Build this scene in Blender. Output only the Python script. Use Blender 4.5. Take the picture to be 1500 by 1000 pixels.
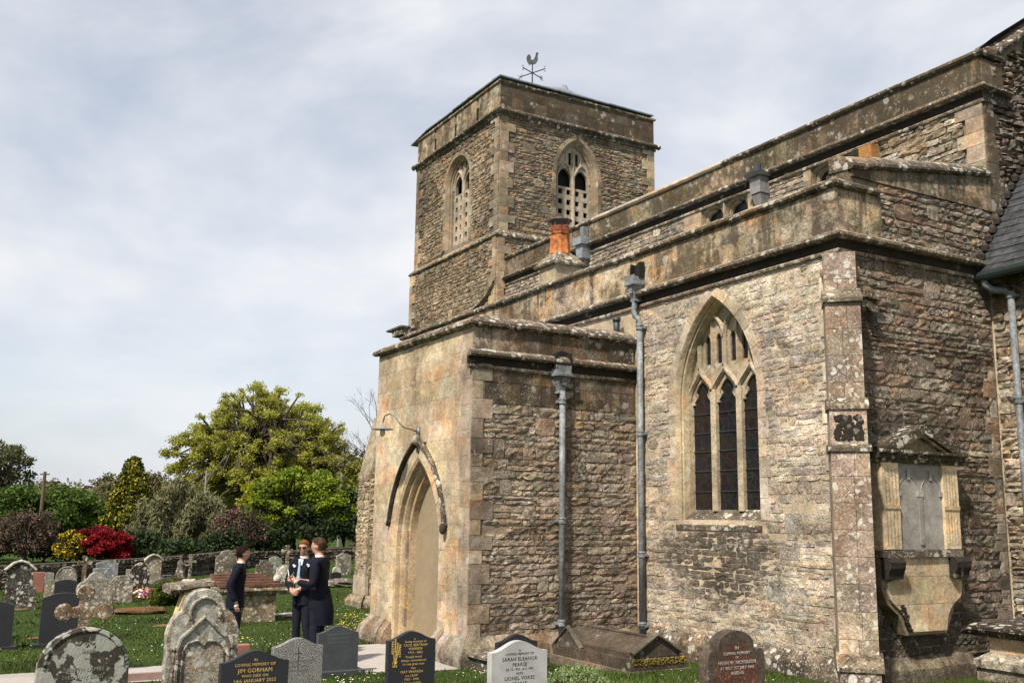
import bpy, bmesh, math, random
import numpy as np
from mathutils import Vector, Matrix, noise as mnoise
R = math.radians
rng = random.Random(7)
nrg = np.random.default_rng(11)
sc = bpy.context.scene
COL = sc.collection
for o in list(bpy.data.objects):
    bpy.data.objects.remove(o)

# ------------------------------------------------------------------ camera, light, exposure
cam_d = bpy.data.cameras.new('camera')
cam = bpy.data.objects.new('camera', cam_d); COL.objects.link(cam); sc.camera = cam
cam_d.sensor_width = 36; cam_d.lens = 35.0; cam_d.clip_start = .1; cam_d.clip_end = 3000
cx = Vector((0.5012, 0.8653, 0.0131)); cdn = Vector((-0.1438, 0.0982, -0.9847)); cf = cx.cross(cdn)
# columns: right, up, -forward
M = Matrix((cx, -cdn, -cf)).transposed()
_rt = M.to_quaternion(); _rt.normalize()
cam.matrix_world = Matrix.Translation((0, 0, 2.1)) @ _rt.to_matrix().to_4x4()

SUN_EL, SUN_AZ = 50, 151          # degrees; azimuth clockwise from north (+Y)
w = bpy.data.worlds.new('World'); sc.world = w; w.use_nodes = True
nt = w.node_tree; nt.nodes.clear()
def N(tree, t, **k):
    n = tree.nodes.new(t)
    for a, v in k.items():
        if a.startswith('i_'): n.inputs[a[2:].replace('_', ' ')].default_value = v
        else: setattr(n, a, v)
    return n
L = nt.links.new
out = N(nt, 'ShaderNodeOutputWorld')
sky = N(nt, 'ShaderNodeTexSky', sky_type='NISHITA', sun_disc=False, sun_elevation=R(SUN_EL), sun_rotation=R(SUN_AZ))
sky.dust_density = 1.5
bg1 = N(nt, 'ShaderNodeBackground'); bg1.inputs[1].default_value = .10
L(sky.outputs[0], bg1.inputs[0])
tc = N(nt, 'ShaderNodeTexCoord')
mp = N(nt, 'ShaderNodeMapping'); mp.inputs['Scale'].default_value = (1.0, 1.2, 2.4); mp.inputs['Rotation'].default_value = (.45, .55, .5)
L(tc.outputs['Generated'], mp.inputs[0])
n1 = N(nt, 'ShaderNodeTexNoise'); n1.inputs['Scale'].default_value = 2.1; n1.inputs['Detail'].default_value = 7; n1.inputs['Roughness'].default_value = .55; n1.inputs['Distortion'].default_value = .35
L(mp.outputs[0], n1.inputs['Vector'])
cr = N(nt, 'ShaderNodeValToRGB'); cr.color_ramp.elements[0].position = .38; cr.color_ramp.elements[1].position = .60
L(n1.outputs[0], cr.inputs[0])
n2 = N(nt, 'ShaderNodeTexNoise'); n2.inputs['Scale'].default_value = 3.3; n2.inputs['Detail'].default_value = 6
L(mp.outputs[0], n2.inputs['Vector'])
cc = N(nt, 'ShaderNodeValToRGB')
cc.color_ramp.elements[0].position = .3; cc.color_ramp.elements[0].color = (.56, .60, .67, 1)
cc.color_ramp.elements[1].position = .62; cc.color_ramp.elements[1].color = (.77, .78, .805, 1)
L(n2.outputs[0], cc.inputs[0])
bg2 = N(nt, 'ShaderNodeBackground'); bg2.inputs[1].default_value = .84
L(cc.outputs[0], bg2.inputs[0])
mul = N(nt, 'ShaderNodeMath', operation='MULTIPLY_ADD'); mul.inputs[1].default_value = .42; mul.inputs[2].default_value = .58
L(cr.outputs[0], mul.inputs[0])
mx = N(nt, 'ShaderNodeMixShader'); L(mul.outputs[0], mx.inputs[0]); L(bg1.outputs[0], mx.inputs[1]); L(bg2.outputs[0], mx.inputs[2])
L(mx.outputs[0], out.inputs[0])
sun_d = bpy.data.lights.new('sun', 'SUN'); sun_d.energy = 4.9; sun_d.angle = R(3); sun_d.color = (1, .90, .77)
sun = bpy.data.objects.new('sun', sun_d); COL.objects.link(sun)
sdir = Vector((math.sin(R(SUN_AZ))*math.cos(R(SUN_EL)), math.cos(R(SUN_AZ))*math.cos(R(SUN_EL)), math.sin(R(SUN_EL))))
sun.rotation_euler = sdir.to_track_quat('Z', 'Y').to_euler()
sc.view_settings.view_transform = 'Standard'; sc.view_settings.look = 'None'
sc.view_settings.exposure = 0.5; sc.view_settings.gamma = 1
CAM = Vector((0, 0, 2.1))

# ------------------------------------------------------------------ object helpers
def setp(o, label=None, cat=None, group=None, kind=None):
    if label: o['label'] = label
    if cat: o['category'] = cat
    if group: o['group'] = group
    if kind: o['kind'] = kind
    return o
def empty(name, loc=(0, 0, 0), label=None, cat=None, group=None, rz=0):
    o = bpy.data.objects.new(name, None); COL.objects.link(o); o.location = loc; o.rotation_euler = (0, 0, rz)
    o.empty_display_size = .2
    return setp(o, label, cat, group)
def parent(o, p):
    if p is not None:
        o.parent = p
        mw = Matrix.LocRotScale(p.location, p.rotation_euler, None)
        if p.parent is not None:
            q = p.parent; mw = Matrix.LocRotScale(q.location, q.rotation_euler, None) @ p.matrix_parent_inverse @ mw
        o.matrix_parent_inverse = mw.inverted()
class MB:
    """collects shapes in world (or local) coordinates"""
    def __init__(s): s.v = []; s.f = []; s.c = []; s.m = []
    def add(s, v, f, c=(.4, .4, .4, 0), m=0):
        b = len(s.v); s.v.extend([tuple(p) for p in v]); s.f.extend([tuple(i+b for i in q) for q in f])
        if c and isinstance(c[0], (int, float)): s.c.extend([tuple(c)]*len(v))
        else: s.c.extend(c)
        s.m.extend([m]*len(f)); return s
    def box(s, lo, hi, c=(.4, .4, .4, 0), m=0):
        x0, y0, z0 = lo; x1, y1, z1 = hi
        v = [(x0,y0,z0),(x1,y0,z0),(x1,y1,z0),(x0,y1,z0),(x0,y0,z1),(x1,y0,z1),(x1,y1,z1),(x0,y1,z1)]
        f = [(0,3,2,1),(4,5,6,7),(0,1,5,4),(1,2,6,5),(2,3,7,6),(3,0,4,7)]
        return s.add(v, f, c, m)
    def tube(s, pts, rad, n=8, c=(.4, .4, .4, 0), cap=True, m=0):
        pts = [Vector(p) for p in pts]
        if not isinstance(rad, (list, tuple)): rad = [rad]*len(pts)
        v = []; f = []
        up = Vector((0, 0, 1))
        for i, p in enumerate(pts):
            d = (pts[min(i+1, len(pts)-1)]-pts[max(i-1, 0)])
            if d.length < 1e-9: d = Vector((0, 0, 1))
            d.normalize()
            a = d.cross(up)
            if a.length < .05: a = d.cross(Vector((1, 0, 0)))
            a.normalize(); b = d.cross(a)
            if i and (a.dot(pa) < 0): pass
            pa = a
            for k in range(n):
                t = 2*math.pi*k/n
                v.append(p+(a*math.cos(t)+b*math.sin(t))*rad[i])
        for i in range(len(pts)-1):
            for k in range(n):
                f.append((i*n+k, i*n+(k+1) % n, (i+1)*n+(k+1) % n, (i+1)*n+k))
        if cap:
            f.append(tuple(range(n))[::-1]); f.append(tuple(range((len(pts)-1)*n, len(pts)*n)))
        return s.add(v, f, c, m)
    def lathe(s, prof, org=(0, 0, 0), n=16, c=(.4, .4, .4, 0), rot=0, sx=1, sy=1):
        v = []; f = []
        for r, z in prof:
            for k in range(n):
                t = 2*math.pi*k/n+rot
                v.append((org[0]+r*math.cos(t)*sx, org[1]+r*math.sin(t)*sy, org[2]+z))
        for i in range(len(prof)-1):
            for k in range(n):
                f.append((i*n+k, i*n+(k+1) % n, (i+1)*n+(k+1) % n, (i+1)*n+k))
        f.append(tuple(range(n))[::-1]); f.append(tuple(range((len(prof)-1)*n, len(prof)*n)))
        return s.add(v, f, c)
    def prism(s, poly, f3, d0, d1, c=(.4, .4, .4, 0), bevel=0, m=0):
        """polygon poly (a,z) extruded between depth d0 (back) and d1 (front); f3(a,z,d)->world"""
        n = len(poly); v = [f3(a, z, d0) for a, z in poly]
        if bevel:
            ca = sum(p[0] for p in poly)/n; cz = sum(p[1] for p in poly)/n
            rr = max(math.hypot(a-ca, z-cz) for a, z in poly)
            v += [f3(a, z, d1-bevel) for a, z in poly]
            k = 1-bevel/rr
            v += [f3(ca+(a-ca)*k, cz+(z-cz)*k, d1) for a, z in poly]
            rings = 3
        else:
            v += [f3(a, z, d1) for a, z in poly]; rings = 2
        f = []
        for r in range(rings-1):
            for i in range(n):
                j = (i+1) % n; f.append((r*n+i, r*n+j, (r+1)*n+j, (r+1)*n+i))
        f.append(tuple(range(n))[::-1]); f.append(tuple(range((rings-1)*n, rings*n)))
        return s.add(v, f, c, m)
    def build(s, name, mat, par=None, smooth=False, kind=None, label=None, origin=None):
        return mk(name, s.v, s.f, s.c, mat, par, smooth, kind, label, s.m, origin)
def mk(name, v, f, c, mat, par=None, smooth=False, kind=None, label=None, mi=None, origin=None):
    me = bpy.data.meshes.new(name)
    if origin is not None:
        ox, oy, oz = origin; v = [(p[0]-ox, p[1]-oy, p[2]-oz) for p in v]
    me.from_pydata(v, [], f)
    if c:
        at = me.attributes.new('tint', 'FLOAT_COLOR', 'POINT')
        at.data.foreach_set('color', np.array(c, dtype=np.float32).ravel())
    mats = mat if isinstance(mat, (list, tuple)) else [mat]
    for m in mats: me.materials.append(m)
    if mi and len(mats) > 1: me.polygons.foreach_set('material_index', mi)
    if smooth: me.polygons.foreach_set('use_smooth', [True]*len(me.polygons))
    me.update()
    o = bpy.data.objects.new(name, me); COL.objects.link(o)
    if origin is not None: o.location = origin
    parent(o, par)
    if kind: o['kind'] = kind
    if label: o['label'] = label
    return o

# ------------------------------------------------------------------ materials
def newmat(name):
    m = bpy.data.materials.new(name); m.use_nodes = True
    t = m.node_tree; b = t.nodes['Principled BSDF']
    return m, t, b
def noise_n(t, pos, scale, detail=4, rough=.55, dist=0):
    n = t.nodes.new('ShaderNodeTexNoise'); n.inputs['Scale'].default_value = scale
    n.inputs['Detail'].default_value = detail; n.inputs['Roughness'].default_value = rough; n.inputs['Distortion'].default_value = dist
    if pos is not None: t.links.new(pos, n.inputs['Vector'])
    return n.outputs[0]
def mr(t, src, a, b, c=0, d=1, smooth=True):
    n = t.nodes.new('ShaderNodeMapRange'); n.interpolation_type = 'SMOOTHSTEP' if smooth else 'LINEAR'
    n.inputs[1].default_value = a; n.inputs[2].default_value = b; n.inputs[3].default_value = c; n.inputs[4].default_value = d
    t.links.new(src, n.inputs[0]); return n.outputs[0]
def mth(t, op, a, b, clamp=False):
    n = t.nodes.new('ShaderNodeMath'); n.operation = op; n.use_clamp = clamp
    for i, x in enumerate((a, b)):
        if isinstance(x, (int, float)): n.inputs[i].default_value = x
        else: t.links.new(x, n.inputs[i])
    return n.outputs[0]
def mixc(t, fac, a, b, mode='MIX'):
    n = t.nodes.new('ShaderNodeMix'); n.data_type = 'RGBA'; n.blend_type = mode
    for i, x in ((0, fac), (6, a), (7, b)):
        if isinstance(x, (int, float)): n.inputs[i].default_value = x
        elif isinstance(x, tuple): n.inputs[i].default_value = (*x[:3], 1)
        else: t.links.new(x, n.inputs[i])
    return n.outputs[2]
def grey(t, v):
    n = t.nodes.new('ShaderNodeCombineColor')
    for i in range(3): t.links.new(v, n.inputs[i])
    return n.outputs[0]
def voro(t, pos, scale, rnd=1):
    n = t.nodes.new('ShaderNodeTexVoronoi'); n.inputs['Scale'].default_value = scale; n.inputs['Randomness'].default_value = rnd
    t.links.new(pos, n.inputs['Vector']); return n
def bump(t, b, h, strength, dist):
    n = t.nodes.new('ShaderNodeBump'); n.inputs['Strength'].default_value = strength; n.inputs['Distance'].default_value = dist
    t.links.new(h, n.inputs['Height']); t.links.new(n.outputs[0], b.inputs['Normal']); return n
def stone_mat(name, rough_b=.02, ochre=.35, white=.5, grime=.35, fine=.35, spot=9, warp=.05, crust=(.026, .021, .016), streaks=0, patch=0):
    m, t, b = newmat(name)
    g = t.nodes.new('ShaderNodeNewGeometry'); pos = g.outputs['Position']
    at = t.nodes.new('ShaderNodeAttribute'); at.attribute_name = 'tint'
    big = noise_n(t, pos, .9, 5, .6); mid = noise_n(t, pos, 5.5, 6, .65, .4); fin = noise_n(t, pos, 34, 6, .7)
    k = mth(t, 'MULTIPLY', mr(t, big, .3, .7, .72, 1.22), mr(t, mid, .3, .72, 1-.45*fine-.12, 1+.45*fine+.05))
    k = mth(t, 'MULTIPLY', k, mr(t, fin, .3, .7, 1-fine, 1+fine))
    col = mixc(t, 1, at.outputs['Color'], grey(t, k), 'MULTIPLY')
    # ochre iron and lichen tones
    oc = mr(t, noise_n(t, pos, 2.3, 6, .65, .3), .52, .68); oc = mth(t, 'MULTIPLY', oc, ochre)
    col = mixc(t, oc, col, mixc(t, 1, col, (1.16, .76, .45), 'MULTIPLY'))
    oc2 = mr(t, noise_n(t, pos, 13, 5, .6, .5), .66, .74); oc2 = mth(t, 'MULTIPLY', oc2, ochre*.9)
    col = mixc(t, oc2, col, (.42, .21, .055))
    # grime: noise, more where the mesh says so
    gn = mr(t, noise_n(t, pos, 3.1, 8, .72, .6), .42, .68, 0, 1)
    gd = mth(t, 'MULTIPLY', at.outputs['Alpha'], mr(t, noise_n(t, pos, 7, 7, .75, .4), .25, .6, .45, 1.6))
    gf = mth(t, 'ADD', mth(t, 'MULTIPLY', gn, grime), gd, True)
    if streaks:
        mpn = t.nodes.new('ShaderNodeMapping'); mpn.inputs['Scale'].default_value = (3.2, 3.2, .42); t.links.new(pos, mpn.inputs[0])
        sf = mr(t, noise_n(t, mpn.outputs[0], 1.0, 7, .7, .2), .48, .66); sf = mth(t, 'MULTIPLY', sf, mr(t, noise_n(t, pos, 11, 5, .7), .3, .6, .3, 1))
        gf = mth(t, 'ADD', gf, mth(t, 'MULTIPLY', sf, streaks), True)
    col = mixc(t, mth(t, 'MULTIPLY', gf, .92), col, mixc(t, .13, crust, col))
    # white and grey crusts of lichen
    wp = t.nodes.new('ShaderNodeVectorMath'); wp.operation = 'ADD'
    nn = t.nodes.new('ShaderNodeTexNoise'); nn.inputs['Scale'].default_value = 9; t.links.new(pos, nn.inputs['Vector'])
    ws = t.nodes.new('ShaderNodeVectorMath'); ws.operation = 'SCALE'; ws.inputs['Scale'].default_value = warp*2
    t.links.new(nn.outputs['Color'], ws.inputs[0]); t.links.new(pos, wp.inputs[0]); t.links.new(ws.outputs[0], wp.inputs[1])
    for sc_, thr, amt in ((spot*.8, .42, 1), (spot*3.1, .36, .8)):
        vo = voro(t, wp.outputs[0], sc_)
        sepc = t.nodes.new('ShaderNodeSeparateColor'); t.links.new(vo.outputs['Color'], sepc.inputs[0])
        d = mr(t, mth(t, 'ADD', vo.outputs['Distance'], mth(t, 'MULTIPLY', sepc.outputs[0], .34)), thr-.02, thr+.10, 1, 0)
        sel = mr(t, noise_n(t, pos, 1.7 if amt == 1 else 3.3, 4, .6), .62-.24*white, .70-.24*white)
        f = mth(t, 'MULTIPLY', mth(t, 'MULTIPLY', d, sel), min(1, white*1.3)*amt*.8)
        f = mth(t, 'MULTIPLY', f, mr(t, fin, .3, .55, .5, 1))
        col = mixc(t, f, col, (.56, .54, .48))
    if patch:
        pf = mr(t, noise_n(t, wp.outputs[0], 4.2, 4, .6, .3), .50, .54); pf = mth(t, 'MULTIPLY', pf, mr(t, mid, .2, .5, .75, 1))
        col = mixc(t, mth(t, 'MULTIPLY', pf, patch), col, (.33, .34, .30))
    t.links.new(col, b.inputs['Base Color'])
    b.inputs['Roughness'].default_value = .92
    b.inputs['Specular IOR Level'].default_value = .25
    h = mth(t, 'ADD', mth(t, 'MULTIPLY', mid, 1.4), mth(t, 'MULTIPLY', fin, .6))
    h = mth(t, 'ADD', h, mth(t, 'MULTIPLY', noise_n(t, pos, 90, 3, .6), .2))
    bump(t, b, h, .9, rough_b)
    return m
RUB = stone_mat('rubble_limestone', .045, .24, .5, .34, .52, 11)
BUT = stone_mat('lichened_buttress_stone', .02, .30, .98, .42, .42, 13, warp=.07)
PLI = stone_mat('black_white_plinth_stone', .03, .2, 1.0, .7, .45, 10, crust=(.02, .017, .013))
ASH = stone_mat('ashlar_limestone', .014, .60, .42, .30, .28, 6)
PAR = stone_mat('stained_parapet_stone', .02, .8, .42, .8, .4, 7, streaks=1.0, crust=(.018, .014, .010))
PRS = stone_mat('porch_front_stone', .016, .85, .38, .22, .30, 6, streaks=.22)
TWR = stone_mat('tower_rubble_stone', .05, .45, .45, .55, .42, 11)
CAP = stone_mat('lichen_coping_stone', .03, .55, .9, 1.0, .5, 9, crust=(.018, .014, .010))
MOR = stone_mat('lime_mortar', .015, .2, .1, .3, .25, 9)
GRV = stone_mat('lichen_grave_stone', .014, .45, .95, .55, .42, 12)
DRK = stone_mat('black_crust_and_shade', .03, .15, .25, .5, .4, 11)  # black crust; also the painted-in dark of string hollows and drain slots
def plain(name, col, rough=.6, metal=0, bumps=0, var=.15, scale=20, spec=.4):
    m, t, b = newmat(name)
    g = t.nodes.new('ShaderNodeNewGeometry')
    n = noise_n(t, g.outputs['Position'], scale, 5)
    n2_ = noise_n(t, g.outputs['Position'], scale*.12, 4)
    k = mth(t, 'MULTIPLY', mr(t, n, .3, .7, 1-var, 1+var), mr(t, n2_, .3, .7, 1-var, 1+var))
    t.links.new(mixc(t, 1, col, grey(t, k), 'MULTIPLY'), b.inputs['Base Color'])
    b.inputs['Roughness'].default_value = rough; b.inputs['Metallic'].default_value = metal
    b.inputs['Specular IOR Level'].default_value = spec
    if bumps: bump(t, b, n, .6, bumps)
    return m
PIPE = plain('grey_painted_iron', (.165, .182, .195), .6, 0, .004, .32, 22)
PIPED = plain('dark_iron', (.035, .045, .05), .5, 0, .002)
LEAD = plain('lead_sheet', (.17, .19, .215), .55, .2, .004, .25, 6)
BLACK = plain('deep_dark', (.008, .008, .008), .9)
DOOR = plain('drab_painted_door', (.245, .195, .125), .6, 0, .001, .07, 8)
TERRA = plain('terracotta_pot', (.40, .135, .04), .85, 0, .006, .5, 12)
RUST = plain('rusty_rim', (.20, .045, .015), .8, 0, .004, .4, 30)
COPPER = plain('verdigris_copper', (.035, .046, .040), .6, .3, 0, .35, 12)
SLATE = plain('roof_slate', (.042, .046, .052), .55, 0, .004, .4, 9)
def glass_mat():
    m, t, b = newmat('leaded_stained_glass')
    g = t.nodes.new('ShaderNodeNewGeometry'); pos = g.outputs['Position']
    vo = voro(t, pos, 7); vo.feature = 'DISTANCE_TO_EDGE'
    vc = voro(t, pos, 7)
    lead = mr(t, vo.outputs['Distance'], .0, .035, 1, 0)
    hue = mixc(t, mr(t, noise_n(t, pos, 2.2, 2), .45, .6), (.012, .013, .016), (.022, .015, .013))
    colr = mixc(t, .35, hue, mixc(t, 1, vc.outputs['Color'], (.022, .02, .022), 'MULTIPLY'))
    col = mixc(t, lead, colr, (.03, .03, .03))
    t.links.new(col, b.inputs['Base Color']); b.inputs['Roughness'].default_value = .28
    b.inputs['Specular IOR Level'].default_value = .28
    bump(t, b, mth(t, 'ADD', lead, noise_n(t, pos, 25, 2)), .5, .004)
    return m
GLASS = glass_mat()
def granite(name, a, b_, scale=260, rough=.45, spk=.5, lo=.42):
    m, t, b = newmat(name)
    g = t.nodes.new('ShaderNodeNewGeometry'); pos = g.outputs['Position']
    n = noise_n(t, pos, scale*.33, 3, .8)
    f = mr(t, n, lo, lo+.14)
    col = mixc(t, mth(t, 'MULTIPLY', f, spk), a, b_)
    k = mr(t, noise_n(t, pos, 4, 5), .3, .7, .85, 1.15)
    t.links.new(mixc(t, 1, col, grey(t, k), 'MULTIPLY'), b.inputs['Base Color'])
    b.inputs['Roughness'].default_value = rough
    bump(t, b, n, .25, .002)
    return m
SLG = granite('dark_slate_grave', (.010, .011, .015), (.022, .024, .03), 300, .7)
GGR = granite('grey_granite_grave', (.035, .04, .046), (.08, .088, .095), 300, .6)
LGR = granite('light_grey_granite', (.42, .42, .41), (.26, .26, .26), 500, .6)
SPK = granite('speckled_granite', (.34, .335, .31), (.02, .02, .02), 260, .6, 1.0, .42)
RGR = granite('red_granite', (.30, .12, .085), (.20, .10, .08), 300, .5)
GOLD = plain('gilt_lettering', (.55, .38, .12), .5, .2, 0, .1, 40)
WHT = plain('white_paint_lettering', (.6, .58, .54), .7, 0, 0, .15, 60)
INK = plain('black_lettering', (.03, .03, .03), .7, 0, 0, .1, 60)
MOSSY = stone_mat('mossy_stone', .03, .9, .2, .5, .45, 10)

# ------------------------------------------------------------------ masonry
class Frame:
    def __init__(s, o, u, n): s.o = Vector(o); s.u = Vector(u); s.n = Vector(n)
    def __call__(s, a, z, d=0):
        p = s.o+s.u*a+s.n*d; return (p.x, p.y, p.z+z)
class Arch:
    def __init__(s, c, hw, zb, zs, za): s.c, s.hw, s.zb, s.zs, s.za = c, hw, zb, zs, za; s.R = (hw*hw+(za-zs)**2)/(2*hw)
    def half(s, z, off=0):
        if z <= s.zs: return s.hw+off
        q = (s.R+off)**2-(z-s.zs)**2
        if q <= 0: return 0
        return max(0, (s.hw-s.R)+math.sqrt(q))
    def apex(s, off=0): return s.zs+math.sqrt(max(0, (s.R+off)**2-(s.R-s.hw)**2))
    def span(s, z0, z1, off=0):
        if z1 <= s.zb-max(off, 0) or z0 >= s.apex(off): return None
        h = s.half(max(z0, s.zb), off)
        return (s.c-h, s.c+h) if h > .005 else None
    def path(s, off=0, n=12, zb=None):
        zb = s.zb if zb is None else zb
        za = s.apex(off); Rr = s.R+off; cxr = s.hw-s.R
        th1 = math.asin(min(1, (za-s.zs)/Rr))
        r = [(s.c+cxr+Rr*math.cos(th1*i/n), s.zs+Rr*math.sin(th1*i/n)) for i in range(n+1)]
        right = [(s.c+s.hw+off, zb)]+r
        left = [(2*s.c-a, z) for a, z in right]
        return left+right[::-1][1:]
class Rect:
    def __init__(s, a0, a1, z0, z1): s.a0, s.a1, s.z0, s.z1 = a0, a1, z0, z1
    def span(s, z0, z1, off=0):
        if z1 <= s.z0-off+1e-6 or z0 >= s.z1+off-1e-6: return None
        return (s.a0-off, s.a1+off)
def cut(a0, a1, z0, z1, ops, off=0):
    segs = [(a0, a1)]
    for o in ops:
        sp = o.span(z0, z1, off)
        if not sp: continue
        ns = []
        for s0, s1 in segs:
            if sp[1] <= s0 or sp[0] >= s1: ns.append((s0, s1)); continue
            if sp[0] > s0: ns.append((s0, sp[0]))
            if sp[1] < s1: ns.append((sp[1], s1))
        segs = ns
    return [s for s in segs if s[1]-s[0] > .004]
def sheet(mb, fr, a0, a1, z0, z1, ops=(), d=0, col=(.4, .36, .28, 0), step=.05, ztop=None):
    zs = {z0, z1}
    for o in ops:
        if isinstance(o, Arch):
            zs.update([o.zb, o.zs]); k = o.zs
            while k < o.apex(): zs.add(k); k += step
            zs.add(o.apex())
        else: zs.update([o.z0, o.z1])
    zs = sorted(z for z in zs if z0 <= z <= z1)
    for za, zb in zip(zs, zs[1:]):
        if zb-za < 1e-6: continue
        lo = {}
        segs = cut(a0, a1, za+1e-5, zb-1e-5, ops)
        for s0, s1 in segs:
            def edge(a, z, which):
                for o in ops:
                    if isinstance(o, Arch):
                        h0 = o.half(za+1e-5)
                        if o.zb-1e-4 <= za < o.apex() and abs(a-(o.c-h0)) < 2e-3: return o.c-o.half(z)
                        if o.zb-1e-4 <= za < o.apex() and abs(a-(o.c+h0)) < 2e-3: return o.c+o.half(z)
                return a
            if ztop:
                n = 6
                for i in range(n):
                    b0 = s0+(s1-s0)*i/n; b1 = s0+(s1-s0)*(i+1)/n
                    t0, t1 = min(zb, ztop(b0)), min(zb, ztop(b1))
                    if max(t0, t1) <= za: continue
                    mb.add([fr(b0, za, d), fr(b1, za, d), fr(b1, max(t1, za), d), fr(b0, max(t0, za), d)], [(0, 1, 2, 3)], col)
            else:
                mb.add([fr(s0, za, d), fr(s1, za, d), fr(edge(s1, zb, 1), zb, d), fr(edge(s0, zb, 0), zb, d)], [(0, 1, 2, 3)], col)
STONES = []     # (visible size, name, verts, faces, cols, material, wall)
def vis(p, area, nrm=None):
    v = Vector(p)-CAM; dz = v.dot(cf)
    if dz < 1: return 0
    x = v.dot(cx)/dz*1458; y = v.dot(cdn)/dz*1458
    if abs(x) > 770 or abs(y) > 520: return 0
    k = 1
    if nrm is not None: k = max(0, -v.normalized().dot(nrm))
    return area*k/dz/dz
def noisef(x, y, z=0): return mnoise.noise(Vector((x, y, z)))
def one_stone(fr, a0, a1, z0, z1, dep, rough, name, mat, wall, tint, dirt=None, gap=.006, wav=.0, back=-.06, minarea=0):
    Lx, Lz = a1-a0, z1-z0
    if Lx < .03 or Lz < .02: return
    nu = max(3, min(6, int(Lx/.09)+2)) if rough > .004 else 3
    nz = 4 if (Lz > .13 and rough > .004) else 3
    if rough <= .004: nz = 3
    sd = rng.random()*100
    rc = rng.uniform(.03, .18)*min(Lx, Lz) if rough > .004 else .004
    v = []; c = []
    ta = rng.uniform(-1, 1)*rough*.5; tb = rng.uniform(-1, 1)*rough*.5
    for j in range(nz):
        t = j/(nz-1)
        for i in range(nu):
            s = i/(nu-1)
            if rough <= .004:
                s = (0, .0, 1)[i] if False else (0, .5, 1)[i] if nu == 3 else s
            a = a0+gap+(Lx-2*gap)*s; z = z0+gap+(Lz-2*gap)*t
            eb = (i in (0, nu-1)) + (j in (0, nz-1))
            d = dep
            if rough > .004:
                if eb == 2:
                    a += rc*(.7 if s < .5 else -.7); z += rc*(.5 if t < .5 else -.5)
                jit = min(gap*1.2, .012)
                a += jit*noisef(a*9+sd, z*9, sd)*1.2; z += jit*noisef(a*7, z*11+sd, -sd)*1.2
                d += rough*noisef(a*11+sd, z*19, sd)*2.0+ta*(s-.5)*2+tb*(t-.5)*2
                if eb: d -= (dep*.22+rough*.3)*rng.uniform(.3, 1.5)
            elif eb: d -= .003
            z += wav*noisef(a*1.1, z*2.2, 3.3)
            v.append(fr(a, z, d))
            dd = dirt(a, z) if dirt else 0
            c.append((*tint, max(0, min(1, dd))))
    f = []
    for j in range(nz-1):
        for i in range(nu-1):
            k = j*nu+i; f.append((k, k+1, k+nu+1, k+nu))
    ring = [i for i in range(nu)]+[j*nu+nu-1 for j in range(1, nz)]+[(nz-1)*nu+i for i in range(nu-2, -1, -1)]+[j*nu for j in range(nz-2, 0, -1)]
    b = len(v); nv = Vector(fr.n)*(back-dep)
    for k in ring:
        p = Vector(v[k])+nv; v.append((p.x, p.y, p.z)); c.append(c[k])
    n = len(ring)
    for k in range(n): f.append((ring[k], b+k, b+(k+1) % n, ring[(k+1) % n]))
    cen = fr((a0+a1)/2, (z0+z1)/2, dep)
    STONES.append((vis(cen, Lx*Lz, fr.n), name, v, f, c, mat, wall, cen))
def pick(pal):
    c = rng.choice(pal); k = rng.uniform(.80, 1.15) if pal is not TAN and pal is not BR else rng.uniform(.93, 1.07)
    return tuple(x*k*rng.uniform(.96, 1.04) for x in c)
BR = None
CREAM = [(.55, .465, .365), (.51, .44, .355), (.59, .51, .41), (.46, .385, .30), (.52, .42, .31), (.45, .405, .35), (.40, .335, .26)]
BROWN = [(.38, .30, .205), (.33, .26, .185), (.42, .34, .235), (.29, .235, .17), (.39, .285, .175), (.33, .28, .21)]
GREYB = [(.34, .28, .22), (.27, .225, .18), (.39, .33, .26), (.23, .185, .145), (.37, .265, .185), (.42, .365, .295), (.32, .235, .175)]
TOWR = [(.40, .31, .205), (.34, .265, .175), (.45, .355, .235), (.28, .22, .15), (.42, .30, .18), (.40, .345, .26)]
TAN = [(.52, .415, .28), (.50, .40, .275), (.55, .445, .31), (.50, .38, .245), (.51, .42, .305)]
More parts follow.
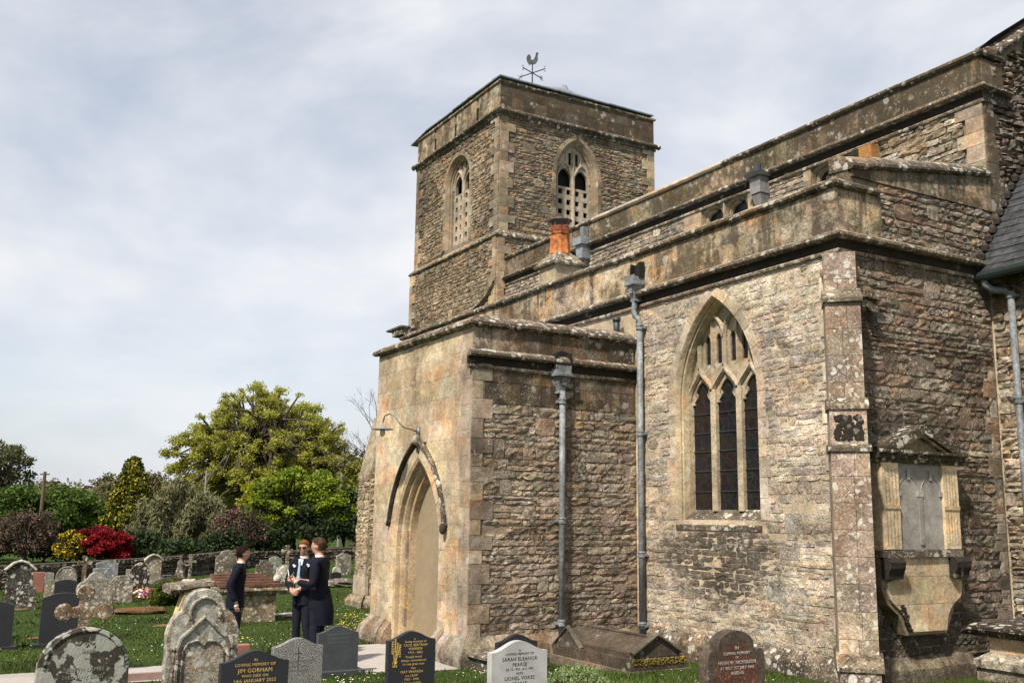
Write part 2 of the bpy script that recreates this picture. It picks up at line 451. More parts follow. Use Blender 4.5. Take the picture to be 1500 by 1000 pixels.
def rubble(fr, a0, a1, z0, z1, wall, pal, ops=(), hr=(.07, .16), lr=(.14, .5), dep=.035, rough=.02, mat=None, dirt=None, wav=.012, ztop=None, off=.05, gap=.007, name='rubble_stone', hole=.012, big=.05):
    mat = mat or RUB; zs = [z0]
    band = rng.uniform(*hr)
    while zs[-1] < z1-.03:
        if rng.random() < .4: band = rng.uniform(*hr)
        hgt = max(hr[0]*.85, band*rng.uniform(.75, 1.3))
        if z1-zs[-1] < hgt*1.4: hgt = z1-zs[-1]
        zs.append(zs[-1]+hgt)
    bigs = []; n = int(len(zs)*(a1-a0)*big*2)
    for _ in range(n):
        i = rng.randrange(0, max(1, len(zs)-3)); w_ = rng.uniform(.2, .42); a = rng.uniform(a0, max(a0+.01, a1-w_)); j = min(len(zs)-1, i+2)
        if w_ > a1-a0 or zs[j]-zs[i] > .34: continue
        if len(cut(a, a+w_, zs[i]+.001, zs[j]-.001, list(ops)+bigs, off)) != 1 or abs(sum(q[1]-q[0] for q in cut(a, a+w_, zs[i]+.001, zs[j]-.001, list(ops)+bigs, off))-w_) > 1e-3: continue
        if ztop and min(ztop(a), ztop(a+w_)) < zs[j]: continue
        bigs.append(Rect(a, a+w_, zs[i]+.0005, zs[j]-.0005)); one_stone(fr, a, a+w_, zs[i], zs[j], dep*rng.uniform(.8, 1.1), rough*.45, name, mat, wall, pick(pal), dirt, gap*.6, wav)
    for z, zt_ in zip(zs, zs[1:]):
        hgt = zt_-z
        segs = []
        for s0, s1 in cut(a0, a1, z, zt_, ops, off):
            for q in cut(s0, s1, z+.001, zt_-.001, bigs, 0): segs.append(q)
        for s0, s1 in segs:
            a = s0
            while a < s1-.02:
                l = rng.uniform(*lr)*rng.choice((.45, .7, 1, 1, 1.4)); l = max(l, hgt*.8)
                if s1-a < l*1.35: l = s1-a
                top = zt_
                if ztop: top = min(top, min(ztop(a+.02), ztop(a+l-.02)))
                if top-z > .03 and rng.random() > hole:
                    if hgt > .13 and rng.random() < .18:
                        m_ = z+hgt*rng.uniform(.4, .6)
                        for q0, q1 in ((z, m_), (m_, top)): one_stone(fr, a, a+l, q0, q1, dep+rng.uniform(-.4, .3)*dep, rough, name, mat, wall, pick(pal), dirt, gap, wav)
                    else: one_stone(fr, a, a+l, z, top, dep+rng.uniform(-.45, .35)*dep, rough, name, mat, wall, pick(pal), dirt, gap*rng.uniform(.5, 1.7), wav)
                a += l
def ashlar(fr, a0, a1, z0, z1, wall, pal, ops=(), h=.3, lr=(.4, .7), dep=.03, dirt=None, name='ashlar_block', gap=.0025, mat=None, off=.02, ztop=None):
    n = max(1, round((z1-z0)/h)); hh = (z1-z0)/n
    for k in range(n):
        za, zb = z0+k*hh, z0+(k+1)*hh
        for s0, s1 in cut(a0, a1, za, zb, ops, off):
            a = s0+0; first = rng.uniform(.5, 1)
            while a < s1-.01:
                l = rng.uniform(*lr)*first; first = 1
                if s1-a < l*1.4: l = s1-a
                zt_ = min(zb, ztop(a+l/2)) if ztop else zb
                if zt_-za > .03: one_stone(fr, a, a+l, za, zt_, dep+rng.uniform(-.002, .002), .003, name, mat or ASH, wall, pick(pal), dirt, gap)
                a += l
def quoins(fr, a0, sgn, z0, z1, wall, pal, h=.28, w=(.22, .42), dep=.045, dirt=None, name='quoin'):
    z = z0; k = 0
    while z < z1-.05:
        hh = min(h*rng.uniform(.75, 1.25), z1-z)
        if z1-z-hh < .08: hh = z1-z
        ww = w[k % 2]*rng.uniform(.9, 1.1); b0, b1 = (a0, a0+ww) if sgn > 0 else (a0-ww, a0)
        one_stone(fr, b0, b1, z, z+hh, dep, .003, name, ASH, wall, pick(pal), dirt, .004)
        z += hh; k += 1
def run(fr, prof, a0, a1, m0, m1, name, mat, par, col, seg=.7, gap=.003, jit=.004, smooth=False, dirt=.2, kind=None):
    """a moulded run of separate stones: prof = closed (d,z) polygon; ends mitred a + m*d"""
    n = max(1, round(abs(a1-a0)/seg)); cs = [a0+(a1-a0)*i/n for i in range(n+1)]
    for i in range(1, n): cs[i] += rng.uniform(-.12, .12)*seg
    for i in range(n):
        mb = MB(); b0, b1 = cs[i]+(gap if i else 0), cs[i+1]-(gap if i < n-1 else 0)
        dz = rng.uniform(-jit, jit); dd = rng.uniform(-jit, jit)
        k0 = m0 if i == 0 else 0; k1 = m1 if i == n-1 else 0
        tint = pick(col); v = []; c = []
        cutn = max(2, int((b1-b0)/.14))
        for q in range(cutn+1):
            t = q/cutn
            for d, z in prof:
                a = b0+k0*d+((b1+k1*d)-(b0+k0*d))*t
                nz_ = noisef(a*6, z*6, 2)*jit*2 if 0 < q < cutn else 0
                v.append(fr(a, z+dz+nz_, d+dd*(0 if (i == 0 and m0) or (i == n-1 and m1) else 1)))
                c.append((*tint, min(1, dirt*(1.3 if z < sum(p[1] for p in prof)/len(prof)+.02 else .5))))
        m = len(prof); f = []
        for q in range(cutn):
            for j in range(m): f.append((q*m+j, q*m+(j+1) % m, (q+1)*m+(j+1) % m, (q+1)*m+j))
        f.append(tuple(range(m))[::-1]); f.append(tuple(range(cutn*m, cutn*m+m)))
        cen = fr((b0+b1)/2, prof[0][1], .1)
        mk(name, v, f, c, mat, par, smooth, origin=cen)
def reveal(mb, fr, arch, rings, n=12, col=(.42, .36, .27, 0), zb=None):
    """rings: (offset, depth)"""
    P = [[fr(a, z, d) for a, z in arch.path(o, n, zb)] for o, d in rings]
    m = len(P[0])
    for p, q in zip(P, P[1:]):
        v = p+q; f = [(i, i+1, m+i+1, m+i) for i in range(m-1)]
        mb.add(v, f, col)
def voussoirs(fr, arch, band, dep, par, pal, name='voussoir', seg=.3, zb=None, jamb='jamb_stone', back=-.05, mat=None, inner=0, dirt=.0):
    """ring of separate blocks round an arch"""
    Rr = arch.R; cxr = arch.hw-arch.R
    th = math.asin(min(1, (arch.apex()-arch.zs)/Rr)); n = max(3, round(Rr*th/seg))
    for sgn in (-1, 1):
        for i in range(n):
            t0, t1 = th*i/n, th*(i+1)/n; g = .0025/Rr
            poly = []
            ts = [t0+g+(t1-t0-2*g)*k/3 for k in range(4)]
            bb = band*(1+rng.uniform(-.04, .06))
            for t in ts: poly.append((arch.c+sgn*(cxr+(Rr+inner)*math.cos(t)), arch.zs+(Rr+inner)*math.sin(t)))
            ou = []
            for t in ts:
                x = cxr+(Rr+bb)*math.cos(t); z = arch.zs+(Rr+bb)*math.sin(t)
                if x < 0:
                    tt = math.acos(max(-1, min(1, -cxr/(Rr+bb)))); x = 0; z = arch.zs+(Rr+bb)*math.sin(tt)
                ou.append((arch.c+sgn*x, z))
            poly = [(p[0], p[1]) for p in poly]+ou[::-1]
            mb = MB(); mb.prism(poly, fr, back, dep, (*pick(pal), dirt), .004)
            mb.build(name, mat or ASH, par, origin=fr(poly[0][0], poly[0][1], dep))
        z = arch.zb if zb is None else zb; k = 0
        while z < arch.zs-.02:
            hh = min(rng.uniform(.24, .4), arch.zs-z)
            if arch.zs-z-hh < .1: hh = arch.zs-z
            b = band*rng.uniform(.95, 1.08)*(1.0 if k % 2 else 1.35)
            x0, x1 = arch.hw+inner, arch.hw+b
            poly = [(arch.c+sgn*x0, z+.0025), (arch.c+sgn*x1, z+.0025), (arch.c+sgn*x1, z+hh-.0025), (arch.c+sgn*x0, z+hh-.0025)]
            mb = MB(); mb.prism(poly, fr, back, dep-.0015, (*pick(pal), dirt), .004)
            mb.build(jamb, mat or ASH, par, origin=fr(poly[0][0], poly[0][1], dep))
            z += hh; k += 1
def bar(mb, fr, pts, wd, d_front, d_back, col=(.44, .37, .27, 0), nose=.35):
    """chamfered tracery bar along points (a,z)"""
    v = []; n = len(pts); sec = [(-1, d_back), (-1, d_front-.045), (-nose, d_front), (nose, d_front), (1, d_front-.045), (1, d_back)]
    for i, (a, z) in enumerate(pts):
        p0 = pts[max(i-1, 0)]; p1 = pts[min(i+1, n-1)]
        tx, tz = p1[0]-p0[0], p1[1]-p0[1]; l = math.hypot(tx, tz) or 1
        nx, nz = -tz/l, tx/l
        for s, d in sec: v.append(fr(a+nx*s*wd, z+nz*s*wd, d))
    m = len(sec); f = []
    for i in range(n-1):
        for j in range(m): f.append((i*m+j, i*m+(j+1) % m, (i+1)*m+(j+1) % m, (i+1)*m+j))
    f.append(tuple(range(m))[::-1]); f.append(tuple(range((n-1)*m, n*m)))
    mb.add(v, f, col)
def ogee(p0, p1, n=8):
    """s-curve leaving p0 vertically and arriving at p1 vertically"""
    r = []
    for i in range(n+1):
        t = i/n; e = t*t*(3-2*t); r.append((p0[0]+(p1[0]-p0[0])*e, p0[1]+(p1[1]-p0[1])*t))
    return r
def S(t):
    t = min(1, max(0, t)); return t*t*(3-2*t)
def terr(x, y):
    h = -.17*S((-x-11)/3)+.17*S((-x-20)/12)+.3*S((y-8)/6)*S((-x-30)/6)
    h += .02*noisef(x*.5, y*.5)*S((-x-5)/4) + .035*noisef(x*.13+5, y*.13)
    r = math.hypot(x, y); h += 1.0*S((r-60)/120)
    return h

# ================================================================== SETTING: ground, path
def build_ground():
    def axis(lo, hi, fine0, fine1, step):
        a = list(np.arange(fine0, fine1+1e-6, step)); s = step; x = fine0
        while x > lo: s *= 1.25; x -= s; a.insert(0, x)
        s = step; x = fine1
        while x < hi: s *= 1.25; x += s; a.append(x)
        return a
    xs = axis(-1500, 700, -45, 4, .5); ys = axis(-900, 1500, -8, 20, .5)
    v = [(x, y, terr(x, y)) for y in ys for x in xs]; n = len(xs)
    f = [(j*n+i, j*n+i+1, (j+1)*n+i+1, (j+1)*n+i) for j in range(len(ys)-1) for i in range(n-1)]
    m, t, b = newmat('turf_soil')
    g = t.nodes.new('ShaderNodeNewGeometry'); pos = g.outputs['Position']
    c = mixc(t, mr(t, noise_n(t, pos, .7, 6), .35, .65), (.028, .052, .010), (.052, .085, .018))
    c = mixc(t, mth(t, 'MULTIPLY', mr(t, noise_n(t, pos, 2.6, 6, .7), .55, .7), .5), c, (.10, .095, .035))
    c = mixc(t, mr(t, noise_n(t, pos, 30, 4), .3, .7, 0, .5), c, (.02, .035, .008))
    t.links.new(c, b.inputs['Base Color']); b.inputs['Roughness'].default_value = .95; b.inputs['Specular IOR Level'].default_value = .1
    bump(t, b, noise_n(t, pos, 45, 4), .8, .03)
    o = mk('ground', v, f, None, m, None, True, 'structure')
    # path
    m2, t, b = newmat('pale_tarmac')
    g = t.nodes.new('ShaderNodeNewGeometry'); pos = g.outputs['Position']
    c = mixc(t, mr(t, noise_n(t, pos, 60, 4, .8), .35, .65), (.27, .25, .235), (.42, .395, .37))
    c = mixc(t, mr(t, noise_n(t, pos, 1.6, 6), .45, .7, 0, .55), c, (.24, .215, .18))
    t.links.new(c, b.inputs['Base Color']); b.inputs['Roughness'].default_value = .9
    bump(t, b, noise_n(t, pos, 80, 3), .5, .006)
    v = []; f = []; ny = 90; nx = 8
    for j in range(ny+1):
        y = -14+(7.62+14)*j/ny
        k = S((y-4.6)/2.2)
        xl = -16.15-.95*k+.06*noisef(0, y*1.7); xr = -14.75+.85*k+.06*noisef(7, y*1.7)
        for i in range(nx+1):
            x = xl+(xr-xl)*i/nx; v.append((x, y, terr(x, y)+.012+.012*math.sin(math.pi*i/nx)))
    for j in range(ny):
        for i in range(nx):
            q = j*(nx+1)+i; f.append((q, q+1, q+nx+2, q+nx+1))
    mk('path', v, f, None, m2, None, True, 'structure')
build_ground()

# ================================================================== CHURCH
church = empty('church', (-18, 11, 0), 'medieval limestone church with square tower, south porch, lichened parapets and traceried windows', 'church')
AS = Frame((0, 10.68, 0), (1, 0, 0), (0, -1, 0))       # aisle south wall
EW = Frame((-9.42, 0, 0), (0, 1, 0), (1, 0, 0))        # aisle east wall
PS = Frame((0, 7.39, 0), (1, 0, 0), (0, -1, 0))        # porch front
PE = Frame((-14.10, 0, 0), (0, 1, 0), (1, 0, 0))       # porch east side
NS = Frame((0, 14.20, 0), (1, 0, 0), (0, -1, 0))       # clerestory
TS = Frame((0, 14.00, 0), (1, 0, 0), (0, -1, 0))       # tower south
TE = Frame((-25.20, 0, 0), (0, 1, 0), (1, 0, 0))       # tower east
CH = Frame((0, 14.00, 0), (1, 0, 0), (0, -1, 0))       # chancel south
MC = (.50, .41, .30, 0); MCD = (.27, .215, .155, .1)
AW = Arch(-12.05, .965, 2.10, 4.02, 5.68)

def st(a, z, ca, cz, ra, rz):      # soft stain spot
    q = ((a-ca)/ra)**2+((z-cz)/rz)**2
    return max(0, 1-q)
def streak(a, f=2.2, s=0): return max(0, noisef(a*f, s, 1.7)*1.6+.15)
def d_aisle(a, z):
    d = 1.0*st(a, z, -12.0, 1.5, 1.6, .85)+.6*S((.42-z)/.25)+.35*S((z-5.55)/.25)*streak(a, 3)
    return d+.12*max(0, noisef(a*.7, z*.9, 5))*2
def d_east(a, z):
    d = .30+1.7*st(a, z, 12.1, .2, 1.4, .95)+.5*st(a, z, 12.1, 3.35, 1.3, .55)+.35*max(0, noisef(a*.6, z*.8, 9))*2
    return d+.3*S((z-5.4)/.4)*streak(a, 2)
def d_par(a, z): return .08+1.0*max(0, streak(a, 1.9, 4)-.1)+.6*S((6.35-z)/.25)*max(0, noisef(a*2, 9)*2+.2)
def d_porchE(a, z): return .16+.6*S((z-3.9)/.7)*max(0, noisef(a*1.2, z*.6, 21)*2+.5)*S((a-8.3)/.8)+.25*max(0, noisef(a, z, 3)*2)+.45*S((.3-z)/.3)
def d_porchS(a, z): return .05+.8*max(0, 1-((a+16.35)/.3)**2)*S((z-3.6)/.8)*.7+.4*S((z-4.9)/.3)*streak(a, 3, 6)+.3*S((.3-z)/.4)

# ---- aisle south wall
mb = MB()
sheet(mb, AS, -24.5, -9.42, -.4, 6.82, [AW], .0, MC)
aw = mb.build('aisle_wall', MOR, church)
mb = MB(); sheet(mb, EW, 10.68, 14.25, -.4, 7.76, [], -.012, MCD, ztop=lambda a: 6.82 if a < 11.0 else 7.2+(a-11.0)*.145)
ew = mb.build('east_wall', MOR, church)
rubble(AS, -14.06, -9.6, .32, 5.84, aw, CREAM, [AW], hr=(.075, .155), lr=(.2, .6), dep=.010, rough=.008, dirt=d_aisle, off=.09, gap=.005)
rubble(AS, -24.4, -18.2, 0, 5.8, aw, CREAM, dep=.012, hr=(.12, .25), lr=(.3, .8))
ashlar(AS, -24.45, -9.42, 6.1, 6.80, aw, TAN, h=.36, lr=(.45, 1.0), dep=.02, dirt=d_par, gap=.0018, mat=PAR)
quoins(AS, -9.43, -1, .3, 5.82, aw, CREAM, dep=.025, w=(.2, .36))
quoins(AS, -14.1, 1, .3, 5.2, aw, TAN, dep=.018, w=(.16, .3))
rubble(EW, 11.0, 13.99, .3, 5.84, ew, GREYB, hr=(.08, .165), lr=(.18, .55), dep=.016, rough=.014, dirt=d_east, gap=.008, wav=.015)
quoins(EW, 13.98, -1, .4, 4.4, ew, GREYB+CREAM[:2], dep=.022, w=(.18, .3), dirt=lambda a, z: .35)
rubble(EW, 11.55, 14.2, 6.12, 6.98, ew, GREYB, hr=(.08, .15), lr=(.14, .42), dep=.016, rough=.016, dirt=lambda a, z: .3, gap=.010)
ashlar(EW, 10.68, 11.6, 6.1, 6.80, ew, TAN, h=.36, lr=(.3, .7), dep=.02, dirt=d_par, mat=PAR)
ashlar(EW, 11.0, 14.2, 6.98, 7.65, ew, BROWN+TAN, h=.24, lr=(.3, .6), dep=.03, dirt=lambda a, z: .35+.4*streak(a, 3), mat=PAR, ztop=lambda a: 7.12+(a-11.0)*.145)
# plinth
PL = [(-.02, -.3), (.12, -.3), (.12, .17), (.09, .22), (-.02, .36)]
run(AS, PL, -14.1, -9.62, 0, 0, 'plinth_stone', PLI, aw, BROWN, .55, jit=.012, dirt=.8)
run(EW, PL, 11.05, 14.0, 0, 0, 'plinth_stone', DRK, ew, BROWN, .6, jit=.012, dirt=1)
# string course: lip, hollow and thin lower roll
STR = [(-.03, 6.13), (.05, 6.13), (.145, 6.07), (.15, 6.02), (.12, 5.995), (.05, 5.985), (.025, 5.95), (.022, 5.87), (.05, 5.86), (.06, 5.835), (.045, 5.81), (-.03, 5.80)]
sc_ = lambda P, dz: [(d, z+dz) for d, z in P]
def split_string(fr, dz, a0, a1, m0, m1, par, seg, k=1):
    up = [(-.03, 6.13), (.05, 6.13), (.16, 6.07), (.165, 6.03), (.14, 6.0), (-.03, 6.0)]; lo = [(-.03, 5.865), (.035, 5.865), (.055, 5.84), (.045, 5.81), (-.03, 5.80)]; mid = [(-.03, 5.999), (.05, 5.999), (.03, 5.97), (.024, 5.866), (-.03, 5.866)]
    for P, mt, nm, dd, pl_ in ((up, CAP, 'string_course', .55, TAN), (mid, DRK, 'string_hollow', 1, [(.05, .04, .03)]), (lo, CAP, 'string_fillet', .35, TAN)):  # hollow's near-black tint: black staining plus painted shade under the lip
        run(fr, [(d*k, z+dz) for d, z in P], a0, a1, m0, m1, nm, mt, par, pl_, seg, dirt=dd, jit=.003 if nm == 'string_course' else .001)
split_string(AS, 0, -24.5, -9.42, 0, 1, aw, 1.1)
split_string(EW, 0, 10.68, 14.0, -1, 0, ew, 1.0)
COP = [(-.35, 6.98), (-.36, 6.80), (.06, 6.765), (.09, 6.80), (.09, 6.84), (-.05, 6.93), (-.30, 7.0)]
run(AS, COP, -24.5, -9.42, 0, 1, 'coping_stone', CAP, aw, BROWN+TAN, .75, dirt=.5, jit=.006)
run(EW, COP, 10.68, 11.52, -1, 0, 'coping_stone', CAP, ew, BROWN, .8, dirt=.7, jit=.006)
# sloping coping of the raised east parapet
class SFrame(Frame):
    def __call__(s, a, z, d=0):
        p = s.o+s.u*a+s.n*d; return (p.x, p.y, p.z+z+(a-11.0)*.145)
ES = SFrame((-9.42, 0, 0), (0, 1, 0), (1, 0, 0))
run(ES, [(-.35, 7.36), (-.36, 7.12), (.06, 7.09), (.10, 7.12), (.10, 7.16), (-.05, 7.29), (-.2, 7.36)], 10.96, 14.16, 0, 0, 'coping_stone', CAP, ew, BROWN, .7, dirt=.6, jit=.008)
mb = MB(); mb.box((-9.85, 10.98, 6.7), (-9.44, 11.55, 7.1), (.28, .24, .18, .5)); mb.build('parapet_end', CAP, ew)
# ledge stone at west end of the aisle parapet
mb = MB(); mb.box((-24.9, 10.55, 6.9), (-24.25, 11.0, 7.08), (.3, .26, .2, .5)); mb.box((-25.2, 10.5, 7.08), (-24.2, 11.0, 7.13), (.12, .1, .08, .5)); mb.build('parapet_end', CAP, aw)

# ---- aisle window
win = MB(); reveal(win, AS, AW, [(0, .012), (-.012, .0), (-.05, -.06), (-.05, -.09), (-.075, -.10), (-.10, -.20), (-.10, -.46)], 14, (.50, .41, .27, .05))
wn = win.build('window', ASH, church)
voussoirs(AS, AW, .16, .014, wn, CREAM+TAN, seg=.34)
cW = -12.06
mb = MB()
# sloping sill
for q in range(5):
    a0, a1 = -13.03+q*.392, -13.03+(q+1)*.392-.004
    mb.add([AS(a0, 2.01, .022), AS(a1, 2.01, .022), AS(a1, 2.26, -.30), AS(a0, 2.26, -.30), AS(a0, 1.94, .022), AS(a1, 1.94, .022), AS(a1, 1.93, -.3), AS(a0, 1.93, -.3)],
           [(0, 1, 2, 3), (4, 5, 1, 0), (4, 7, 6, 5), (0, 3, 7, 4), (1, 5, 6, 2)], (.38, .32, .24, .7))
mb.build('sill', CAP, wn)
zf, zb_ = -.20, -.36
for s in (-.3, .3):
    mb = MB(); bar(mb, AS, [(cW+s, 2.24), (cW+s, 4.20)], .055, zf, zb_); mb.build('mullion', ASH, wn)
mb = MB()
def inner(z): return AW.half(z, -.10)
for s in (-.3, .3):
    for e in (-1, 1):
        bar(mb, AS, ogee((cW+s, 4.16), (cW+s+e*.3, 4.58)), .038, zf, zb_)
for e in (-1, 1):
    bar(mb, AS, [(cW+e*.9, 4.02)]+ogee((cW+e*.875, 4.1), (cW+e*.6, 4.58)), .038, zf, zb_)
bar(mb, AS, [(cW, 4.54), (cW, 5.02)], .038, zf, zb_)
for e in (-1, 1):
    top = 4.95
    bar(mb, AS, [(cW+e*.6, 4.54), (cW+e*.6, 4.98)], .036, zf, zb_)
    bar(mb, AS, [(cW+e*(.3-.3*math.cos(t)), 5.0+.42*math.sin(t)) for t in [k*.19 for k in range(9)]], .036, zf, zb_)
    bar(mb, AS, [(cW+e*(.3+.3*math.cos(t)), 4.96+.42*math.sin(t)) for t in [k*.19 for k in range(9)]], .03, zf, zb_)
    bar(mb, AS, [(cW+e*.3, 4.26), (cW+e*.3, 5.3)], .026, zf-.025, zb_)
mb.build('tracery', ASH, wn)
# cusped plate filling the heads
ops = [Arch(cW+s, .20, 2.0, 4.02, 4.36) for s in (-.6, 0, .6)]
for s in (-.3, .3):
    for e in (-.135, .135): ops.append(Arch(cW+s+e, .068, 4.62, 5.0, 5.12))
mb = MB(); sheet(mb, AS, cW-1.0, cW+1.0, 3.98, 5.8, ops, -.275, (.44, .37, .26, .15), step=.03)
for o in ops:
    reveal(mb, AS, o, [(0, -.275), (-.006, -.285), (-.006, -.34)], 8, (.42, .34, .23, .1), zb=max(o.zb, 3.98))
mb.build('tracery_panel', ASH, wn)
for s in (-.6, 0, .6):
    for e in (-1, 1):   # cusps
        mb = MB()
        pts = [(cW+s+e*(.20-.075*math.sin(k*math.pi/6)), 4.02+.2*k/6) for k in range(7)]
        poly = [(cW+s+e*.21, 4.0)]+pts+[(cW+s+e*.17, 4.24)]
        mb.prism(poly, AS, -.33, -.28, (.42, .35, .25, .1)); mb.build('cusp', ASH, wn)
for s in (-.6, 0, .6):
    for z0, z1 in ((2.24, 2.88), (2.886, 3.50), (3.506, 4.36)):
        mb = MB(); mb.prism([(cW+s-.29, z0), (cW+s+.29, z0), (cW+s+.29, z1), (cW+s-.29, z1)], AS, -.318, -.312-.0005)
        mb.build('pane', GLASS, wn)
for k, s in enumerate((-.3, .3)):
    mb = MB(); mb.prism([(cW+s-.29, 4.55), (cW+s+.29, 4.55), (cW+s+.29, 5.7), (cW+s-.29, 5.7)], AS, -.322, -.317); mb.build('pane', GLASS, wn)
for z in [2.55, 2.883, 3.2, 3.503, 3.82]: mb = MB(); mb.tube([AS(cW-.87, z, -.295), AS(cW+.87, z, -.295)], .006, 5); mb.build('saddle_bar', PIPED, wn)

# ---- clerestory and nave
mb = MB(); opsN = [Arch(-16.0+.05, .34, 7.6, 8.55, 8.84), Arch(-15.25+.05, .34, 7.6, 8.55, 8.84), Arch(-12.75, .34, 7.6, 8.55, 8.84), Arch(-12.0, .34, 7.6, 8.55, 8.84)]
NWcol = (.34, .29, .22, .2)
sheet(mb, NS, -25.2, -9.42, 6.2, 9.72, opsN, -.03, NWcol)
nw = mb.build('nave_wall', MOR, church)
d_nv = lambda a, z: .15+.35*max(0, noisef(a*.8, z, 40)*2)
rubble(NS, -25.1, -16.9, 7.6, 8.94, nw, CREAM, opsN, hr=(.08, .16), lr=(.2, .55), dep=.012, rough=.018, dirt=d_nv)
rubble(NS, -14.7, -13.3, 7.6, 8.94, nw, CREAM, opsN, hr=(.08, .16), lr=(.2, .55), dep=.012, rough=.018, dirt=d_nv)
rubble(NS, -11.5, -9.8, 7.4, 8.94, nw, CREAM+BROWN, opsN, hr=(.07, .15), lr=(.2, .5), dep=.015, rough=.02, dirt=d_nv)
ashlar(NS, -16.9, -14.7, 7.6, 8.94, nw, BROWN, opsN, dep=.02); ashlar(NS, -13.3, -11.5, 7.6, 8.94, nw, BROWN, opsN, dep=.02)
quoins(NS, -9.42, -1, 7.3, 8.92, nw, BROWN+TAN, dep=.03, w=(.3, .5))
ashlar(NS, -25.2, -9.42, 9.15, 9.66, nw, [(.34, .27, .17), (.36, .29, .19), (.32, .26, .17)], h=.52, lr=(.9, 1.8), dep=.02, dirt=lambda a, z: .30+.5*streak(a, 1.6, 8), gap=.0015, mat=PAR)
NSTR = [(-.03, 9.15), (.05, 9.15), (.16, 9.09), (.165, 9.05), (.12, 9.02), (.05, 9.01), (.03, 8.98), (.03, 8.90), (.05, 8.88), (.05, 8.84), (-.03, 8.84)]
split_string(NS, 3.03, -25.15, -9.42, 0, 1, nw, 1.4)
NCOP = [(-.38, 9.88), (-.38, 9.66), (.05, 9.645), (.085, 9.68), (.085, 9.72), (-.08, 9.82), (-.3, 9.9)]
run(NS, NCOP, -25.1, -20.5, 0, 0, 'coping_stone', CAP, nw, BROWN, .8, dirt=.4)
run(NS, NCOP, -20.5, -15.6, 0, 0, 'coping_stone', ASH, nw, [(.5, .43, .33)], .9, dirt=.0)
run(NS, NCOP, -15.6, -9.42, 0, 1, 'coping_stone', CAP, nw, BROWN, .8, dirt=.6)
for o in opsN:
    mb = MB(); reveal(mb, NS, o, [(0, .02), (-.03, -.05), (-.05, -.2)], 8, (.36, .29, .2, .2)); f_ = mb.build('clerestory_window', ASH, church)
    mb = MB(); mb.prism([(o.c-.4, 7.6), (o.c+.4, 7.6), (o.c+.4, 8.9), (o.c-.4, 8.9)], NS, -.19, -.18); mb.build('pane', GLASS, f_)
    mb = MB(); bar(mb, NS, [(o.c-o.half(z, -.05), z) for z in (8.3, 8.55, 8.65, 8.74)]+[(o.c, 8.79)], .03, -.08, -.17, (.4, .32, .2, .1)); mb.build('tracery', ASH, f_)
# east gable of the nave
NE = Frame((-9.42, 0, 0), (0, 1, 0), (1, 0, 0))
gz = lambda a: 9.52+(a-14.2)*.67 if a < 17.5 else 9.52+(20.8-a)*.67
mb = MB(); sheet(mb, NE, 14.2, 20.8, 4.5, 12.3, [], -.05, MCD, ztop=gz); ge = mb.build('gable_wall', MOR, church)
rubble(NE, 14.45, 17.6, 5.6, 11.4, ge, GREYB, hr=(.08, .18), lr=(.15, .5), dep=.02, rough=.04, dirt=lambda a, z: .45, ztop=lambda a: gz(a)-.1, wav=.02)
quoins(NE, 14.2, 1, 6.4, 9.0, ge, BROWN, dep=.03, w=(.25, .4), dirt=lambda a, z: .8)
ashlar(NE, 14.2, 14.75, 9.15, 9.6, ge, BROWN, h=.45, dep=.03, dirt=lambda a, z: .85)
run(NE, NSTR, 14.2, 14.8, -1, 0, 'string_course', CAP, ge, BROWN, .7, dirt=1, jit=.003)
class GFrame(Frame):
    def __call__(s, a, z, d=0):
        p = s.o+s.u*a+s.n*d; return (p.x, p.y, p.z+z-.14+(a-14.2)*.67)
GF = GFrame((-9.42, 0, 0), (0, 1, 0), (1, 0, 0))
run(GF, [(-.4, 9.84), (-.4, 9.6), (.06, 9.6), (.08, 9.65), (.08, 9.70), (-.1, 9.83)], 14.55, 17.5, 0, 0, 'coping_stone', CAP, ge, BROWN, .7, dirt=.9)
run(NE, [(-.38, 9.88), (-.38, 9.66), (.05, 9.645), (.085, 9.68), (.085, 9.72), (-.08, 9.82), (-.3, 9.9)], 14.2, 14.75, -1, 0, 'coping_stone', CAP, ge, BROWN, .6, dirt=.7)
# roofs
mb = MB(); mb.add([(-25.2, 14.4, 9.5), (-9.5, 14.4, 9.5), (-9.5, 17.5, 11.2), (-25.2, 17.5, 11.2)], [(0, 1, 2, 3)]); mb.add([(-25.2, 20.6, 9.5), (-9.5, 20.6, 9.5), (-9.5, 17.5, 11.2), (-25.2, 17.5, 11.2)], [(0, 1, 2, 3)])
for k in range(5):
    x = -10.9+k*.3; z_ = .13*k; mb.add([(x, 14.55, 9.55+.1*k), (x+.3, 14.55, 9.65+.1*k), (x+.3, 17.5, 11.3+z_+.16), (x, 17.5, 11.3+z_)], [(0, 1, 2, 3)]); mb.tube([(x, 14.55, 9.56+.1*k), (x, 17.5, 11.33+z_)], .025, 5)
mb.build('nave_roof', LEAD, church)
mb = MB(); mb.add([(-24.5, 10.95, 6.55), (-9.5, 10.95, 6.55), (-9.5, 14.2, 7.35), (-24.5, 14.2, 7.35)], [(0, 1, 2, 3)]); mb.build('aisle_roof', LEAD, church)
mb = MB(); mb.add([(-25.2, 20.8, 0), (-9.42, 20.8, 0), (-9.42, 20.8, 9.7), (-25.2, 20.8, 9.7)], [(0, 1, 2, 3)], (.35, .3, .22, .2))
mb.add([(-24.5, 10.7, -.4), (-24.5, 20.8, -.4), (-24.5, 20.8, 6.8), (-24.5, 10.7, 6.8)], [(0, 1, 2, 3)], (.35, .3, .22, .2)); mb.build('far_wall', RUB, church)

